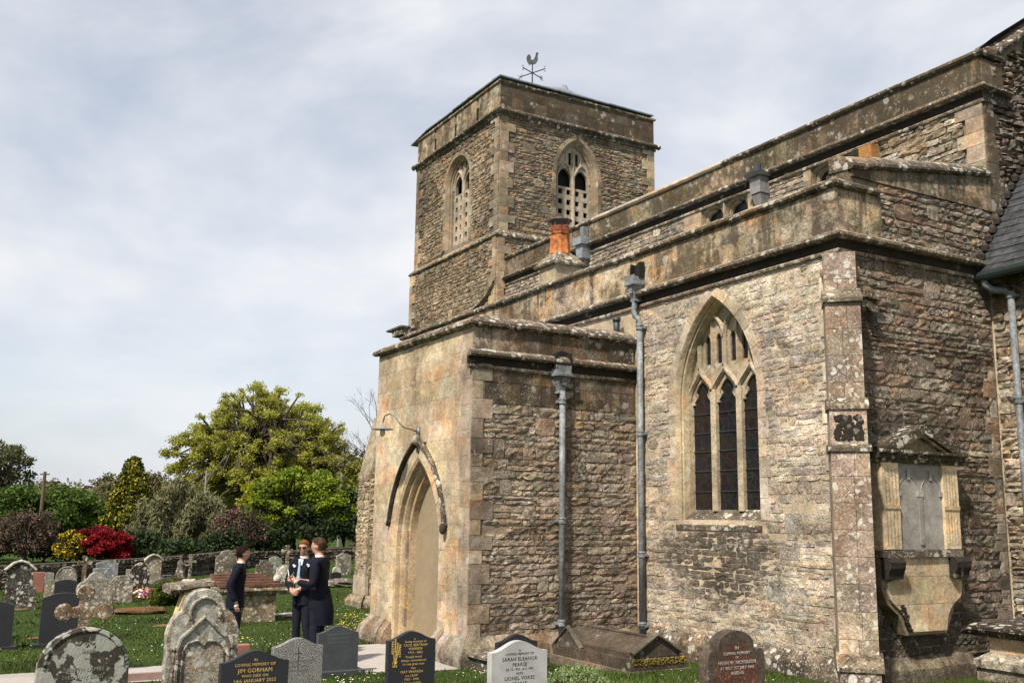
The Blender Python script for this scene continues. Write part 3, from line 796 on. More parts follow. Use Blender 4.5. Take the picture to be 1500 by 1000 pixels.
# ---- tower
BW_S = Arch(-28.0, .86, 10.75, 12.9, 13.78); BW_E = Arch(16.82, .80, 10.75, 12.75, 14.02)
slots = [Rect(-26.75, -26.6, 14.5, 14.97), Rect(-28.3, -28.15, 14.5, 14.97), Rect(-29.85, -29.7, 14.5, 14.97)]
mb = MB(); TC = (.25, .205, .15, .2)
sheet(mb, TS, -31.2, -25.2, 10.4, 15.36, [BW_S]+slots, -.015, TC)
sheet(mb, TE, 14.0, 19.9, 10.4, 15.36, [BW_E], -.015, TC)
TS2 = Frame((0, 13.9, 0), (1, 0, 0), (0, -1, 0)); TE2 = Frame((-25.1, 0, 0), (0, 1, 0), (1, 0, 0))
sheet(mb, TS2, -31.3, -25.1, 5, 10.4, [], -.015, TC); sheet(mb, TE2, 13.9, 20.0, 5, 10.4, [], -.015, TC)
mb.add([(-31.2, 19.9, 0), (-25.2, 19.9, 0), (-25.2, 19.9, 15.3), (-31.2, 19.9, 15.3), (-31.2, 14, 0), (-31.2, 14, 15.3)], [(0, 1, 2, 3), (4, 0, 3, 5)], (.3, .25, .18, .2))
tw = mb.build('tower_wall', MOR, church)
d_tw = lambda a, z: .22+.25*max(0, noisef(a*.5, z*.5, 60)*2)
for fr, x0, x1, op, P in ((TS, -31.2, -25.2, BW_S, TOWR), (TE, 14.0, 19.9, BW_E, TOWR+BROWN)):
    rubble(fr, x0+.25, x1-.25, 10.55, 14.3, tw, P, [op], hr=(.09, .17), lr=(.16, .46), dep=.014, rough=.018, mat=TWR, dirt=d_tw, wav=.02, gap=.009, off=.10)
    quoins(fr, x0, 1, 10.5, 14.3, tw, TOWR+TAN[:1], dep=.045, w=(.28, .5), dirt=d_tw)
    quoins(fr, x1, -1, 10.5, 14.3, tw, TOWR+TAN[:1], dep=.045, w=(.28, .5), dirt=d_tw)
for fr, x0, x1, hi in ((TS2, -31.3, -25.1, 1), (TE2, 13.9, 15.6, 0)):
    rubble(fr, x0+.25, x1-.25, 7.0, 10.4, tw, TOWR, hr=(.09, .17), lr=(.16, .46), dep=.014, rough=.018, mat=TWR, dirt=d_tw, wav=.02, gap=.009)
    quoins(fr, x0, 1, 7.4, 10.4, tw, TOWR, dep=.045, w=(.25, .45))
    if hi: quoins(fr, x1, -1, 7.4, 10.4, tw, TOWR, dep=.045, w=(.25, .45))
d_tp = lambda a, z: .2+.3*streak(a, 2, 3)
ashlar(TS, -31.2, -25.2, 14.45, 15.3, tw, TOWR+TAN[:2], slots, h=.42, lr=(.35, .7), dep=.02, dirt=d_tp, off=0, mat=PAR)
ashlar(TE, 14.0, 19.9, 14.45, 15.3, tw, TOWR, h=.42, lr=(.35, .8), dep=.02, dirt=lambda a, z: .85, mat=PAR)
TSTR = [(-.05, 14.47), (.05, 14.47), (.17, 14.40), (.17, 14.34), (.11, 14.30), (.06, 14.28), (.05, 14.20), (-.05, 14.18)]
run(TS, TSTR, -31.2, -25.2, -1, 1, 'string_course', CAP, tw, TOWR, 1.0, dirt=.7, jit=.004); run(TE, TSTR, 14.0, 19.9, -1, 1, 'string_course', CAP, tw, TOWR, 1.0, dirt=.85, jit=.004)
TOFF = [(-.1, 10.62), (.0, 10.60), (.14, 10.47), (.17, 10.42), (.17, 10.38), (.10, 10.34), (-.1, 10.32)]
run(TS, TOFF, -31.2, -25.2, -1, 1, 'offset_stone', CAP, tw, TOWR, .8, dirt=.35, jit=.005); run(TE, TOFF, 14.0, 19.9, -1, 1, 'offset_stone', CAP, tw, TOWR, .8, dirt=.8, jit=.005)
TCP = [(-.3, 15.42), (-.3, 15.28), (.03, 15.28), (.07, 15.31), (.07, 15.36), (-.05, 15.42)]
run(TS, TCP, -31.2, -25.2, -1, 1, 'coping_stone', CAP, tw, TOWR+TAN, .9, dirt=.3, jit=.006); run(TE, TCP, 14.0, 19.9, -1, 1, 'coping_stone', CAP, tw, TOWR+TAN, .9, dirt=.35, jit=.006)
# lead edge lying over the coping
for fr, cuts, m in ((TS, [-31.62, -30.4, -28.3, -27.0, -25.1], 0), (TE, [13.9, 16.0, 18.0, 19.85], 0)):
    for i, (c0, c1) in enumerate(zip(cuts, cuts[1:])):
        lift = (.05, .0, .1, .0)[i] if fr is TS else 0; tip = (-.14, 0, 0, 0)[i] if fr is TS else 0
        mb = MB(); mb.add([fr(c0, 15.43+tip, .13), fr(c1-.01, 15.43+lift*.4, .10), fr(c1-.01, 15.46+lift, -.4), fr(c0, 15.46+tip, -.4), fr(c0, 15.47+tip, .13), fr(c1-.01, 15.47+lift*.4, .10), fr(c1-.01, 15.50+lift, -.4), fr(c0, 15.50+tip, -.4)],
                          [(0, 1, 5, 4), (1, 2, 6, 5), (2, 3, 7, 6), (3, 0, 4, 7), (4, 5, 6, 7), (0, 3, 2, 1)]); mb.build('lead_flashing', LEAD, tw)
# corner spouts on tower string
for p in ((-25.08, 13.88), (-25.08, 20.02), (-31.32, 13.88)):
    mb = MB(); mb.lathe([(.03, -.10), (.07, -.06), (.085, 0), (.06, .06), (.02, .09)], (p[0], p[1], 14.36), 7, (.25, .2, .15, .6)); mb.build('carved_head', CAP, tw, True)
for s in slots:
    mb = MB(); a0, a1, z0, z1 = s.a0, s.a1, s.z0, s.z1
    mb.add([TS(a0, z0, 0), TS(a1, z0, 0), TS(a1, z1, 0), TS(a0, z1, 0), TS(a0, z0, -.3), TS(a1, z0, -.3), TS(a1, z1, -.3), TS(a0, z1, -.3)], [(0, 1, 5, 4), (1, 2, 6, 5), (2, 3, 7, 6), (3, 0, 4, 7), (4, 5, 6, 7)], (.1, .085, .07, .9)); mb.build('drain_slot', DRK, tw)  # slot faces coloured near black for the shade inside
# old roof crease on tower's south face
mb = MB(); pts = [(-25.12, 8.9), (-25.5, 8.62), (-26.0, 8.42), (-26.8, 8.22), (-28.6, 7.85), (-30.5, 7.5)]
for i in range(len(pts)-1):
    (a0, z0), (a1, z1) = pts[i], pts[i+1]
    mb.add([TS2(a0, z0, .13), TS2(a1, z1, .13), TS2(a1, z1+.05, .12), TS2(a0, z0+.05, .12), TS2(a0, z0+.14, -.03), TS2(a1, z1+.14, -.03), TS2(a0, z0-.03, -.03), TS2(a1, z1-.03, -.03)], [(0, 1, 2, 3), (3, 2, 5, 4), (6, 7, 1, 0)], (.33, .28, .2, .2))
mb.build('roof_crease', CAP, tw)
mb = MB(); apx = (-28.2, 18.25, 17.25); cs_ = [(-31.1, 14.1, 15.38), (-25.3, 14.1, 15.38), (-25.3, 19.8, 15.38), (-31.1, 19.8, 15.38)]
mb.add(cs_+[apx], [(0, 1, 4), (1, 2, 4), (2, 3, 4), (3, 0, 4)])
for k in range(9):
    for c0, c1 in ((cs_[1], cs_[2]), (cs_[0], cs_[1])):
        t = (k+.5)/9; p = [c0[i]+(c1[i]-c0[i])*t for i in range(3)]
        e = [p[i]+(apx[i]-p[i])*(1-abs(2*t-1)*.98) for i in range(3)]; mb.tube([p, e], .03, 5)
mb.tube([(apx[0], apx[1], 17.1), (apx[0], apx[1], 17.33)], [.22, .1], 8)
mb.build('tower_roof', LEAD, church)
# belfry windows
def belfry(fr, A, bigdir):
    mb = MB(); reveal(mb, fr, A, [(0, .02), (-.10, -.10), (-.10, -.13), (-.15, -.16), (-.16, -.42)], 12, (.30, .24, .165, .15))
    b = mb.build('belfry_window', ASH, church)
    voussoirs(fr, A, .13, .022, b, TOWR, seg=.4, mat=TWR, dirt=.2)
    c = A.c; hw = A.hw-.16; lw = hw/2
    ops = []
    for s in (-1, 1):
        cxx = c+s*lw
        for k in range(7):
            for e in (-.5, .5):
                z = A.zs-.55-k*.33; ww = .075
                ops.append(Rect(cxx+e*lw*.98-ww, cxx+e*lw*.98+ww, z, z+.17))
        ops.append(Arch(cxx, lw*.78, A.zs-.30, A.zs-.05, A.zs+.32))
    for e in (-.17, .09): ops.append(Rect(c+e, c+e+.11, A.zs+.45, A.zs+.86))
    mb = MB(); sheet(mb, fr, c-hw-.06, c+hw+.06, A.zb-.1, A.apex()-.05, ops, -.24, (.40, .35, .28, .1), step=.04)
    for o in ops:
        if isinstance(o, Arch): reveal(mb, fr, o, [(0, -.24), (0, -.34)], 6, (.35, .3, .22, .2))
        else:
            a0, a1, z0, z1 = o.a0, o.a1, o.z0, o.z1
            mb.add([fr(a0, z0, -.24), fr(a1, z0, -.24), fr(a1, z1, -.24), fr(a0, z1, -.24), fr(a0, z0, -.32), fr(a1, z0, -.32), fr(a1, z1, -.32), fr(a0, z1, -.32)], [(0, 1, 5, 4), (1, 2, 6, 5), (2, 3, 7, 6), (3, 0, 4, 7)], (.3, .26, .2, .1))
    mb.build('pierced_panel', ASH, b)
    mb = MB(); bar(mb, fr, [(c, A.zb), (c, A.zs+.1)], .06, -.17, -.30, (.42, .36, .28, .1))
    for s in (-1, 1):
        bar(mb, fr, [(c+s*.0, A.zs-.02), (c+s*lw*.12, A.zs+.12), (c+s*lw*.55, A.zs+.36), (c+s*lw, A.zs+.50)], .035, -.18, -.30, (.42, .36, .28, .1))
        bar(mb, fr, [(c+s*hw, A.zs-.1), (c+s*(hw-.05), A.zs+.14), (c+s*lw*1.5, A.zs+.36), (c+s*lw, A.zs+.50)], .035, -.18, -.30, (.42, .36, .28, .1))
    bar(mb, fr, [(c, A.zs+.1), (c, A.apex()-.2)], .03, -.2, -.3, (.42, .36, .28, .1))
    for s in (-1, 1): bar(mb, fr, [(c+s*.28, A.zs+.4), (c+s*.28, A.zs+.9)], .03, -.2, -.3, (.42, .36, .28, .1))
    mb.build('tracery', ASH, b)
    mb = MB(); mb.prism([(c-hw-.15, A.zb), (c+hw+.15, A.zb), (c+hw+.15, A.apex()), (c-hw-.15, A.apex())], fr, -.50, -.48); mb.build('dark_interior', BLACK, b)
belfry(TS, BW_S, 1); belfry(TE, BW_E, 1)

# ---- porch
DA = Arch(-16.08, .92, -.25, 1.55, 3.12)
mb = MB(); sheet(mb, PS, -18.05, -14.1, -.5, 5.25, [DA], -.03, MC); sheet(mb, PE, 7.39, 10.68, -.5, 5.25, [], -.012, (.33, .265, .19, .1))
mb.add([(-18.05, 7.4, -.5), (-18.05, 10.7, -.5), (-18.05, 10.7, 5.2), (-18.05, 7.4, 5.2)], [(0, 1, 2, 3)], (.4, .33, .24, .1))
pw = mb.build('porch_wall', MOR, church)
ashlar(PS, -18.05, -14.1, .22, 5.12, pw, TAN, [DA], h=.35, lr=(.35, .75), dep=.0, mat=PRS, dirt=d_porchS, off=.1, gap=.0015)
ashlar(PS, -14.46, -14.1, .2, 5.12, pw, [(.40, .32, .235), (.36, .29, .225), (.43, .34, .24)], [DA], h=.4, lr=(.36, .37), dep=.006, dirt=d_porchS)
ashlar(PE, 7.39, 10.62, 4.80, 5.16, pw, BROWN+TAN, h=.36, lr=(.35, .7), dep=.012, dirt=lambda a, z: d_porchE(a, z)+.15, mat=PAR)
ashlar(PE, 7.39, 10.62, 3.92, 4.6, pw, BROWN, h=.30, lr=(.22, .5), dep=.010, dirt=lambda a, z: d_porchE(a, z)+.1, gap=.004, mat=PAR)
POR = [(.42, .335, .25), (.36, .285, .215), (.46, .375, .285), (.31, .245, .185), (.40, .295, .205), (.37, .315, .25)]
rubble(PE, 7.62, 10.66, .22, 3.92, pw, POR, hr=(.085, .175), lr=(.17, .5), dep=.012, rough=.013, dirt=d_porchE, gap=.006, wav=.02)
quoins(PE, 7.385, 1, .15, 4.6, pw, POR+TAN, dep=.022, w=(.22, .4), dirt=d_porchE)
PPL = [(-.02, -.5), (.22, -.5), (.2, -.05), (.14, .12), (.0, .28), (-.02, .28)]
run(PS, PPL, -18.05, -17.02, -1, 0, 'plinth_stone', MOSSY, pw, POR, .26, jit=.02, dirt=.3)
run(PS, PPL, -15.14, -14.1, 0, 1, 'plinth_stone', MOSSY, pw, POR, .26, jit=.02, dirt=.35)
run(PE, PPL, 7.39, 10.6, -1, 0, 'plinth_stone', MOSSY, pw, POR, .35, jit=.02, dirt=.4)
PSTR = sc_(STR, -1.34)
split_string(PE, -1.34, 7.30, 10.66, 0, 0, pw, .9, .8)
PC = [(-.34, 5.42), (-.34, 5.18), (.05, 5.16), (.10, 5.19), (.10, 5.24), (-.06, 5.34), (-.28, 5.42)]
run(PS, PC, -18.05, -14.1, -1, 1, 'coping_stone', CAP, pw, TAN+BROWN, .6, dirt=.3, jit=.008); run(PE, PC, 7.39, 10.66, -1, 0, 'coping_stone', CAP, pw, BROWN, .7, dirt=.8, jit=.008)
mb = MB(); mb.add([(-17.9, 7.6, 5.1), (-14.3, 7.6, 5.1), (-14.3, 10.66, 5.1), (-17.9, 10.66, 5.1)], [(0, 1, 2, 3)]); mb.build('porch_roof', LEAD, church)
mb = MB(); reveal(mb, PS, DA, [(0, .0), (-.05, -.02), (-.06, -.10), (-.11, -.11), (-.13, -.15), (-.14, -.20), (-.20, -.21), (-.22, -.42)], 14, (.44, .34, .21, .08)); dr = mb.build('doorway', ASH, church)
voussoirs(PS, DA, .21, .004, dr, TAN+[(.40, .31, .22), (.5, .4, .27)], seg=.42, zb=.1)
# separate blocks of the inner order, red-brown and ochre alternately
for sgn in (-1, 1):
    z = -.1; k = 0
    while z < 1.6:
        hh = rng.uniform(.26, .42); cc_ = rng.choice([(.34, .22, .16), (.48, .32, .14), (.42, .33, .22), (.30, .21, .16)])
        x0, x1 = DA.hw-.19, DA.hw-.07
        mb = MB(); mb.prism([(DA.c+sgn*x0, z), (DA.c+sgn*x1, z), (DA.c+sgn*x1, z+hh-.005), (DA.c+sgn*x0, z+hh-.005)], PS, -.30, -.145, (*cc_, .1), .01); mb.build('jamb_stone', ASH, dr, origin=PS(DA.c+sgn*x0, z, -.15))
        z += hh; k += 1
# hood mould
hoodpts = [(a, z) for a, z in DA.path(.275, 16, 1.93) if z >= 1.92]
lh = [p for p in hoodpts if p[0] <= DA.c+1e-6]; rh = [p for p in hoodpts if p[0] >= DA.c-1e-6]
for seg_, cc_ in ((lh, (.13, .11, .085, 1.0)), (rh, (.30, .23, .16, .55))):
    mb = MB(); bar(mb, PS, seg_, .038, .07, -.02, cc_, .5); mb.build('hood_mould', DRK if seg_ is lh else CAP, dr)
mb = MB(); mb.lathe([(.02, -.09), (.055, -.05), (.06, .02), (.045, .07), (.01, .09)], PS(DA.c+1.18, 1.90, .07), 8, (.16, .12, .09, .9)); mb.build('hood_stop', DRK, dr, True)
mb = MB(); mb.lathe([(.02, -.06), (.09, -.02), (.10, .05), (.05, .12), (.01, .14)], PS(DA.c+.02, 3.38, .04), 8, (.5, .46, .38, .1)); mb.build('carved_finial', CAP, dr, True)
mb = MB(); dpts = [(a, z) for a, z in DA.path(-.19, 12, -.25)]; mb.prism(dpts, PS, -.40, -.335); door = mb.build('door', DOOR, church, label='plain drab-painted door leaf closed in the porch archway')
mb = MB(); mb.lathe([(.022, -.03), (.022, .03)], PS(DA.c+.32, .85, -.325), 8); mb.prism([(DA.c+.30, .76), (DA.c+.34, .76), (DA.c+.335, .86), (DA.c+.305, .86)], PS, -.335, -.325); mb.build('keyhole', BLACK, door)
# low ledge slabs by the porch corner
mb = MB(); mb.box((-13.9, 7.35, -.3), (-13.35, 8.35, .02), (.35, .3, .22, .5)); mb.box((-13.92, 7.3, .022), (-13.33, 8.4, .07), (.42, .37, .3, .3)); mb.build('corner_ledge', CAP, pw)

# west buttress of the aisle
mb = MB(); mb.add([(-24.5, 9.55, -.4), (-23.75, 9.55, -.4), (-23.75, 10.68, -.4), (-24.5, 10.68, -.4), (-24.5, 9.62, 3.2), (-23.75, 9.62, 3.2), (-23.75, 10.68, 5.0), (-24.5, 10.68, 5.0), (-24.5, 9.95, 4.6), (-23.75, 9.95, 4.6)],
                  [(0, 1, 5, 4), (1, 2, 6, 9, 5), (3, 0, 4, 8, 7), (4, 5, 9, 8), (8, 9, 6, 7)], (.42, .35, .24, .2)); wb = mb.build('buttress', RUB, church)
BE = Frame((-23.75, 0, 0), (0, 1, 0), (1, 0, 0)); BS = Frame((0, 9.58, 0), (1, 0, 0), (0, -1, 0))
rubble(BE, 9.62, 10.66, .1, 3.3, wb, TAN, hr=(.1, .2), lr=(.15, .4), dep=.01, dirt=lambda a, z: .2); rubble(BS, -24.5, -23.76, .5, 3.2, wb, TAN, hr=(.12, .22), lr=(.2, .5), dep=.01, dirt=lambda a, z: .2)
ashlar(BS, -24.52, -23.72, .15, .6, wb, CREAM, h=.4, lr=(.3, .5), dep=.03)
run(BS, [(-.05, -.5), (.22, -.5), (.2, .0), (.08, .15), (-.05, .15)], -24.6, -23.7, 0, 1, 'plinth_stone', RUB, wb, POR, .3, jit=.02, dirt=.5); run(BE, [(-.05, -.5), (.2, -.5), (.18, .0), (.06, .15), (-.05, .15)], 9.5, 10.68, -1, 0, 'plinth_stone', RUB, wb, POR, .3, jit=.02, dirt=.5)

# ---- diagonal corner buttress
r2 = 2**-.5
DB = Frame((-9.42, 10.68, 0), (r2, r2, 0), (r2, -r2, 0)); BR = [(.36, .275, .215), (.34, .26, .20), (.38, .30, .23), (.35, .255, .19), (.33, .26, .21)]
BP = [(.48, .39, .27), (.45, .37, .28)]
stages = [(-.3, .30, .245, .62, .74, 'p'), (.30, 3.02, .24, .53, .53, 's'), (3.02, 3.56, .235, .44, .46, 'b'), (3.56, 5.02, .23, .36, .36, 's'), (5.02, 5.79, .215, .08, .08, 't')]
mb = MB()
for z0, z1, hw, d1, d0, k in stages:
    mb.add([DB(-hw, z0, -.3), DB(hw, z0, -.3), DB(hw, z0, d0-.02), DB(-hw, z0, d0-.02), DB(-hw, z1, -.3), DB(hw, z1, -.3), DB(hw, z1, d1-.02), DB(-hw, z1, d1-.02)], [(0, 3, 7, 4), (3, 2, 6, 7), (2, 1, 5, 6), (4, 7, 6, 5)], (.36, .29, .22, .1))
bt = mb.build('buttress', MOR, church)
for z0, z1, hw, d1, d0, k in stages:
    n = max(1, round((z1-z0)/.36)); z = z0
    for i in range(n):
        zn = z0+(z1-z0)*(i+1)/n
        fcs = [(-hw, hw)] if (i+(k == 's')) % 2 and k != 's' else [(-hw, -hw+hw*2*rng.uniform(.4, .62)), None]
        if fcs[-1] is None: fcs[-1] = (fcs[0][1], hw)
        da = d0+(d1-d0)*i/n; db = d0+(d1-d0)*(i+1)/n
        for a0, a1 in fcs:
            mb = MB(); tint = pick(BP if (k == 's' and z < .95) else BR); dd = {'p': .45, 'b': .15, 't': .2, 's': .18}[k]
            e = .003; off_ = rng.uniform(0, .006)
            v = [DB(a0+e, z+e, -.1), DB(a1-e, z+e, -.1), DB(a1-e, zn-e, -.1), DB(a0+e, zn-e, -.1), DB(a0+e, z+e, da+off_), DB(a1-e, z+e, da+off_), DB(a1-e, zn-e, db+off_), DB(a0+e, zn-e, db+off_)]
            mb.add(v, [(4, 5, 6, 7), (0, 4, 7, 3), (1, 2, 6, 5), (3, 7, 6, 2), (0, 1, 5, 4)], (*tint, dd)); mb.build('buttress_block', PLI if k == 'p' else BUT, bt, origin=DB(a0, z, da))
        z = zn
def slope_stone(z0, z1, hw, dlo, dhi, lip, dirt, mat=CAP):
    mb = MB(); poly = [(-.1, z1), (dhi, z1), (dlo+lip, z0+.05), (dlo+lip, z0), (-.1, z0)]
    v = []
    for a in (-hw-.02, 0, hw+.02): v += [DB(a, z, d) for d, z in poly]
    m_ = len(poly); f = [(q*m_+j, q*m_+(j+1) % m_, (q+1)*m_+(j+1) % m_, (q+1)*m_+j) for q in range(2) for j in range(m_)]+[tuple(range(m_)), tuple(range(2*m_, 3*m_))]
    mb.add(v, f, (.38, .31, .22, dirt)); mb.build('weathering_stone', mat, bt)
slope_stone(5.02, 5.26, .235, .36, .08, .05, .45); slope_stone(3.56, 3.72, .245, .44, .36, .03, .5); slope_stone(3.00, 3.10, .25, .53, .46, .03, .6)
slope_stone(.26, .48, .26, .62, .52, .04, .4)
mb = MB()   # black crusted panel
for i in range(330):
    a = rng.uniform(-.175, .175); z = rng.uniform(3.15, 3.47); r_ = rng.uniform(.012, .034)
    if noisef(a*9, z*9, 4) > .42: continue
    mb.lathe([(r_, 0), (r_*.7, .012), (.004, .016)], (0, 0, 0), 7)
    for k in range(-21, 0):
        p = mb.v[k]; q = DB(a+p[0], z+p[1], .455+p[2]*.7); mb.v[k] = q
mb.c = [(.03, .025, .02, 1)]*len(mb.v); mb.build('black_crust', DRK, bt)
for fr, a in ((AS, -9.62), (EW, 10.92)):   # corbel stumps under the string
    mb = MB(); mb.lathe([(.02, -.10), (.07, -.07), (.10, .0), (.10, .09)], fr(a, 5.52, .03), 8, (.40, .27, .19, .2), sy=.8); mb.build('corbel', ASH, bt, True)
mb = MB(); mb.prism([(11.0, 5.14), (11.28, 5.06), (11.26, 5.0), (11.12, 4.98), (11.02, 5.05)], EW, 0, .16, (.3, .25, .19, .5)); mb.prism([(11.02, 5.2), (11.4, 5.18), (11.36, 5.24), (11.05, 5.27)], EW, 0, .12, (.3, .25, .19, .5)); mb.build('broken_corbel', CAP, ew)

# ---- chancel
mb = MB(); sheet(mb, CH, -9.42, -3, -.4, 6.0, [], -.03, MC); cw = mb.build('chancel_wall', MOR, church)
rubble(CH, -9.38, -7.6, .2, 5.9, cw, CREAM+BROWN, hr=(.08, .18), lr=(.18, .5), dep=.015, rough=.025, dirt=lambda a, z: .2+.3*S((z-5.2)/.5))
cr_ = mb = MB(); mb.add([(-9.4, 13.75, 5.93), (-3, 13.75, 5.93), (-3, 17.6, 11.35), (-9.4, 17.6, 11.35)], [(0, 1, 2, 3)]); chr_ = mb.build('chancel_roof', plain('roof_felt', (.03, .03, .03)), church)
sl = Vector((0, 3.85, 5.42)).normalized(); sn = Vector((0, -5.42, 3.85)).normalized()
for r_ in range(17):
    x = -9.42 + (.0 if r_ % 2 else -.13)
    while x < -7.7:
        ww = rng.uniform(.22, .32); o0 = Vector((x, 13.68, 5.85))+sl*(.165*r_); th = rng.uniform(.008, .014)
        x0 = max(x, -9.42)
        p = [Vector((x0+.003, o0.y, o0.z))+sn*.035, Vector((x+ww-.003, o0.y, o0.z))+sn*.035]
        q = [a+sl*.30-sn*.022 for a in p]
        mb = MB(); v = [p[0], p[1], q[1], q[0], p[0]+sn*th, p[1]+sn*th, q[1]+sn*th, q[0]+sn*th]
        mb.add(v, [(4, 5, 6, 7), (0, 1, 5, 4), (1, 2, 6, 5), (3, 0, 4, 7)]); mb.build('slate', SLATE, chr_, origin=tuple(p[0]))
        x += ww
mb = MB()
for k in range(13):    # mortar and flashing along the verge
    p = Vector((-9.40, 13.75, 5.98))+sl*(.2*k); mb.lathe([(.07, -.05), (.09, .03), (.02, .1)], tuple(p+sn*.06), 6, (.1, .09, .08, .8), rot=k)
mb.build('verge_fillet', DRK, chr_)
mb = MB(); mb.tube([(-9.41, 13.66, 5.83), (-3, 13.66, 5.90)], .075, 10); gt = mb.build('gutter', plain('dark_green_iron', (.012, .022, .02), .5), church)
def pipe_run(name, fr, a, z0, z1, d, r, mat, joints, extra=None):
    mb = MB(); mb.tube([fr(a, z1, d), fr(a, z0, d)], r, 12); p = mb.build(name, mat, church, True)
    for z in joints:
        mb = MB(); mb.tube([fr(a, z-.05, d), fr(a, z-.035, d), fr(a, z-.03, d), fr(a, z+.03, d), fr(a, z+.035, d), fr(a, z+.06, d)], [r*1.1, r*1.35, r*1.2, r*1.2, r*1.4, r*1.3], 12)
        mb.box(tuple(min(x, y) for x, y in zip(fr(a-.075, z-.02, 0), fr(a+.075, z+.02, d))), tuple(max(x, y) for x, y in zip(fr(a-.075, z-.02, 0), fr(a+.075, z+.02, d))))
        mb.build('pipe_collar', mat, p)
    return p
pp = pipe_run('downpipe', CH, -8.98, 0, 5.55, .12, .05, PIPE, [5.5, 3.9, 2.0]); pp['label'] = 'grey downpipe on the chancel wall'
mb = MB(); mb.tube([(-9.28, 13.68, 5.80), (-9.27, 13.70, 5.70), (-9.2, 13.78, 5.62), (-9.05, 13.86, 5.58), (-8.98, 13.88, 5.5)], .05, 10); mb.build('swan_neck', PIPE, pp, True)

# ---- rainwater hoppers and pipes
def hopper(fr, a, ztop, d, p, w=.17):
    mb = MB()
    def ring(hw, dd0, dd1, z): return [fr(a-hw, z, dd0), fr(a+hw, z, dd0), fr(a+hw*.75, z, dd1), fr(a-hw*.75, z, dd1)]
    R_ = [ring(w, 0, d+.12, ztop), ring(w, 0, d+.12, ztop-.10), ring(w*1.12, 0, d+.14, ztop-.11), ring(w*1.12, 0, d+.14, ztop-.15), ring(w*.82, 0, d+.08, ztop-.17), ring(w*.42, .02, d+.04, ztop-.40), ring(w*.55, .01, d+.05, ztop-.41), ring(w*.55, .01, d+.05, ztop-.44), ring(w*.3, .03, d+.03, ztop-.45)]
    v = [x for r_ in R_ for x in r_]; f = [(i*4+j, i*4+(j+1) % 4, (i+1)*4+(j+1) % 4, (i+1)*4+j) for i in range(len(R_)-1) for j in range(4)]
    mb.add(v, f)
    for k in range(6):   # crenellated rim
        aa = a-w+.02+k*(2*w-.04)/5.6
        mb.prism([(aa-.014, ztop-.01), (aa+.014, ztop-.01), (aa+.014, ztop+.03), (aa-.014, ztop+.03)], fr, d+.09, d+.115)
    mb.prism([(a-.035, ztop-.30), (a+.035, ztop-.30), (a+.06, ztop-.19), (a-.06, ztop-.19)], fr, d+.05, d+.095)
    mb.build('hopper_head', PIPE, p)
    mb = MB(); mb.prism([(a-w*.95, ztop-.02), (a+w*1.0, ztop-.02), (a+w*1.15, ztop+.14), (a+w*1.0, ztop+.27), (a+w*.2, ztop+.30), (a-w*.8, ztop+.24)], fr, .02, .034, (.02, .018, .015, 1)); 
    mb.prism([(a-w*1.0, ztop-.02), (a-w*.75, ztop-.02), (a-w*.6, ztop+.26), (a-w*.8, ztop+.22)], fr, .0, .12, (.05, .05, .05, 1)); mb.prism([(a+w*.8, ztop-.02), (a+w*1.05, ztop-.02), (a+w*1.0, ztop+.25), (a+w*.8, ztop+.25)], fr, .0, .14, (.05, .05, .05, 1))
    mb.build('spout_hole', BLACK, p)  # flat black plate paints the hollow's darkness; side strips are torn lead
p1 = pipe_run('downpipe', PE, 9.06, .20, 4.20, .10, .05, PIPE, [4.02, 2.05, .42]); p1['label'] = 'grey downpipe with battlemented hopper on the porch side'
hopper(PE, 9.06, 4.60, .06, p1)
p2 = pipe_run('downpipe', AS, -13.84, .12, 5.55, .11, .052, PIPE, [5.42, 3.55, 1.5, .34]); p2['label'] = 'tall grey downpipe beside the window'
mb = MB(); mb.tube([AS(-13.96, 5.95, .11), AS(-13.96, 5.74, .14), AS(-13.93, 5.64, .14), AS(-13.86, 5.58, .12), AS(-13.84, 5.5, .11)], .052, 10); mb.build('swan_neck', PIPE, p2, True)
hopper(AS, -13.96, 6.35, .12, p2, .16)
mb = MB(); mb.box((-13.86, 10.5, .30), (-13.72, 10.53, .35)); mb.build('pipe_hook', PIPED, p2)
mb = MB(); mb.tube([(-14.43, 10.5, 5.3), (-14.43, 10.5, 5.66)], .06, 10); mb.tube([(-14.43, 10.5, 5.62), (-14.43, 10.5, 5.69)], .075, 10); mb.build('vent_pipe', PIPED, church, True)
# clerestory rainwater heads
mb = MB()
for sgn in (0,):
    mb.prism([(-20.95, 9.05), (-20.55, 9.05), (-20.55, 9.25), (-20.95, 9.25)], NS, 0, .35); mb.prism([(-20.88, 8.7), (-20.62, 8.7), (-20.58, 9.05), (-20.92, 9.05)], NS, 0, .28); mb.prism([(-20.82, 9.25), (-20.68, 9.25), (-20.68, 9.55), (-20.82, 9.55)], NS, .05, .2)
mb.build('lead_rainwater_head', PIPE, nw)
HL = Frame((-14.35, 14.2, 0), (1, 0, 0), (0, -1, 0)); mb = MB()
def frust(z0, z1, w0, w1, d0, d1, m=0): mb.add([HL(-w0, z0, 0), HL(w0, z0, 0), HL(w0, z0, d0), HL(-w0, z0, d0), HL(-w1, z1, 0), HL(w1, z1, 0), HL(w1, z1, d1), HL(-w1, z1, d1)], [(0, 1, 5, 4), (1, 2, 6, 5), (2, 3, 7, 6), (3, 0, 4, 7), (4, 5, 6, 7), (3, 2, 1, 0)])
frust(8.15, 8.62, .03, .13, .12, .26); frust(8.64, 8.98, .145, .145, .28, .28); frust(9.0, 9.05, .20, .225, .36, .40)
mb.build('lead_rainwater_head', plain('weathered_lead', (.19, .185, .18), .7, 0, .003, .2, 10), nw)
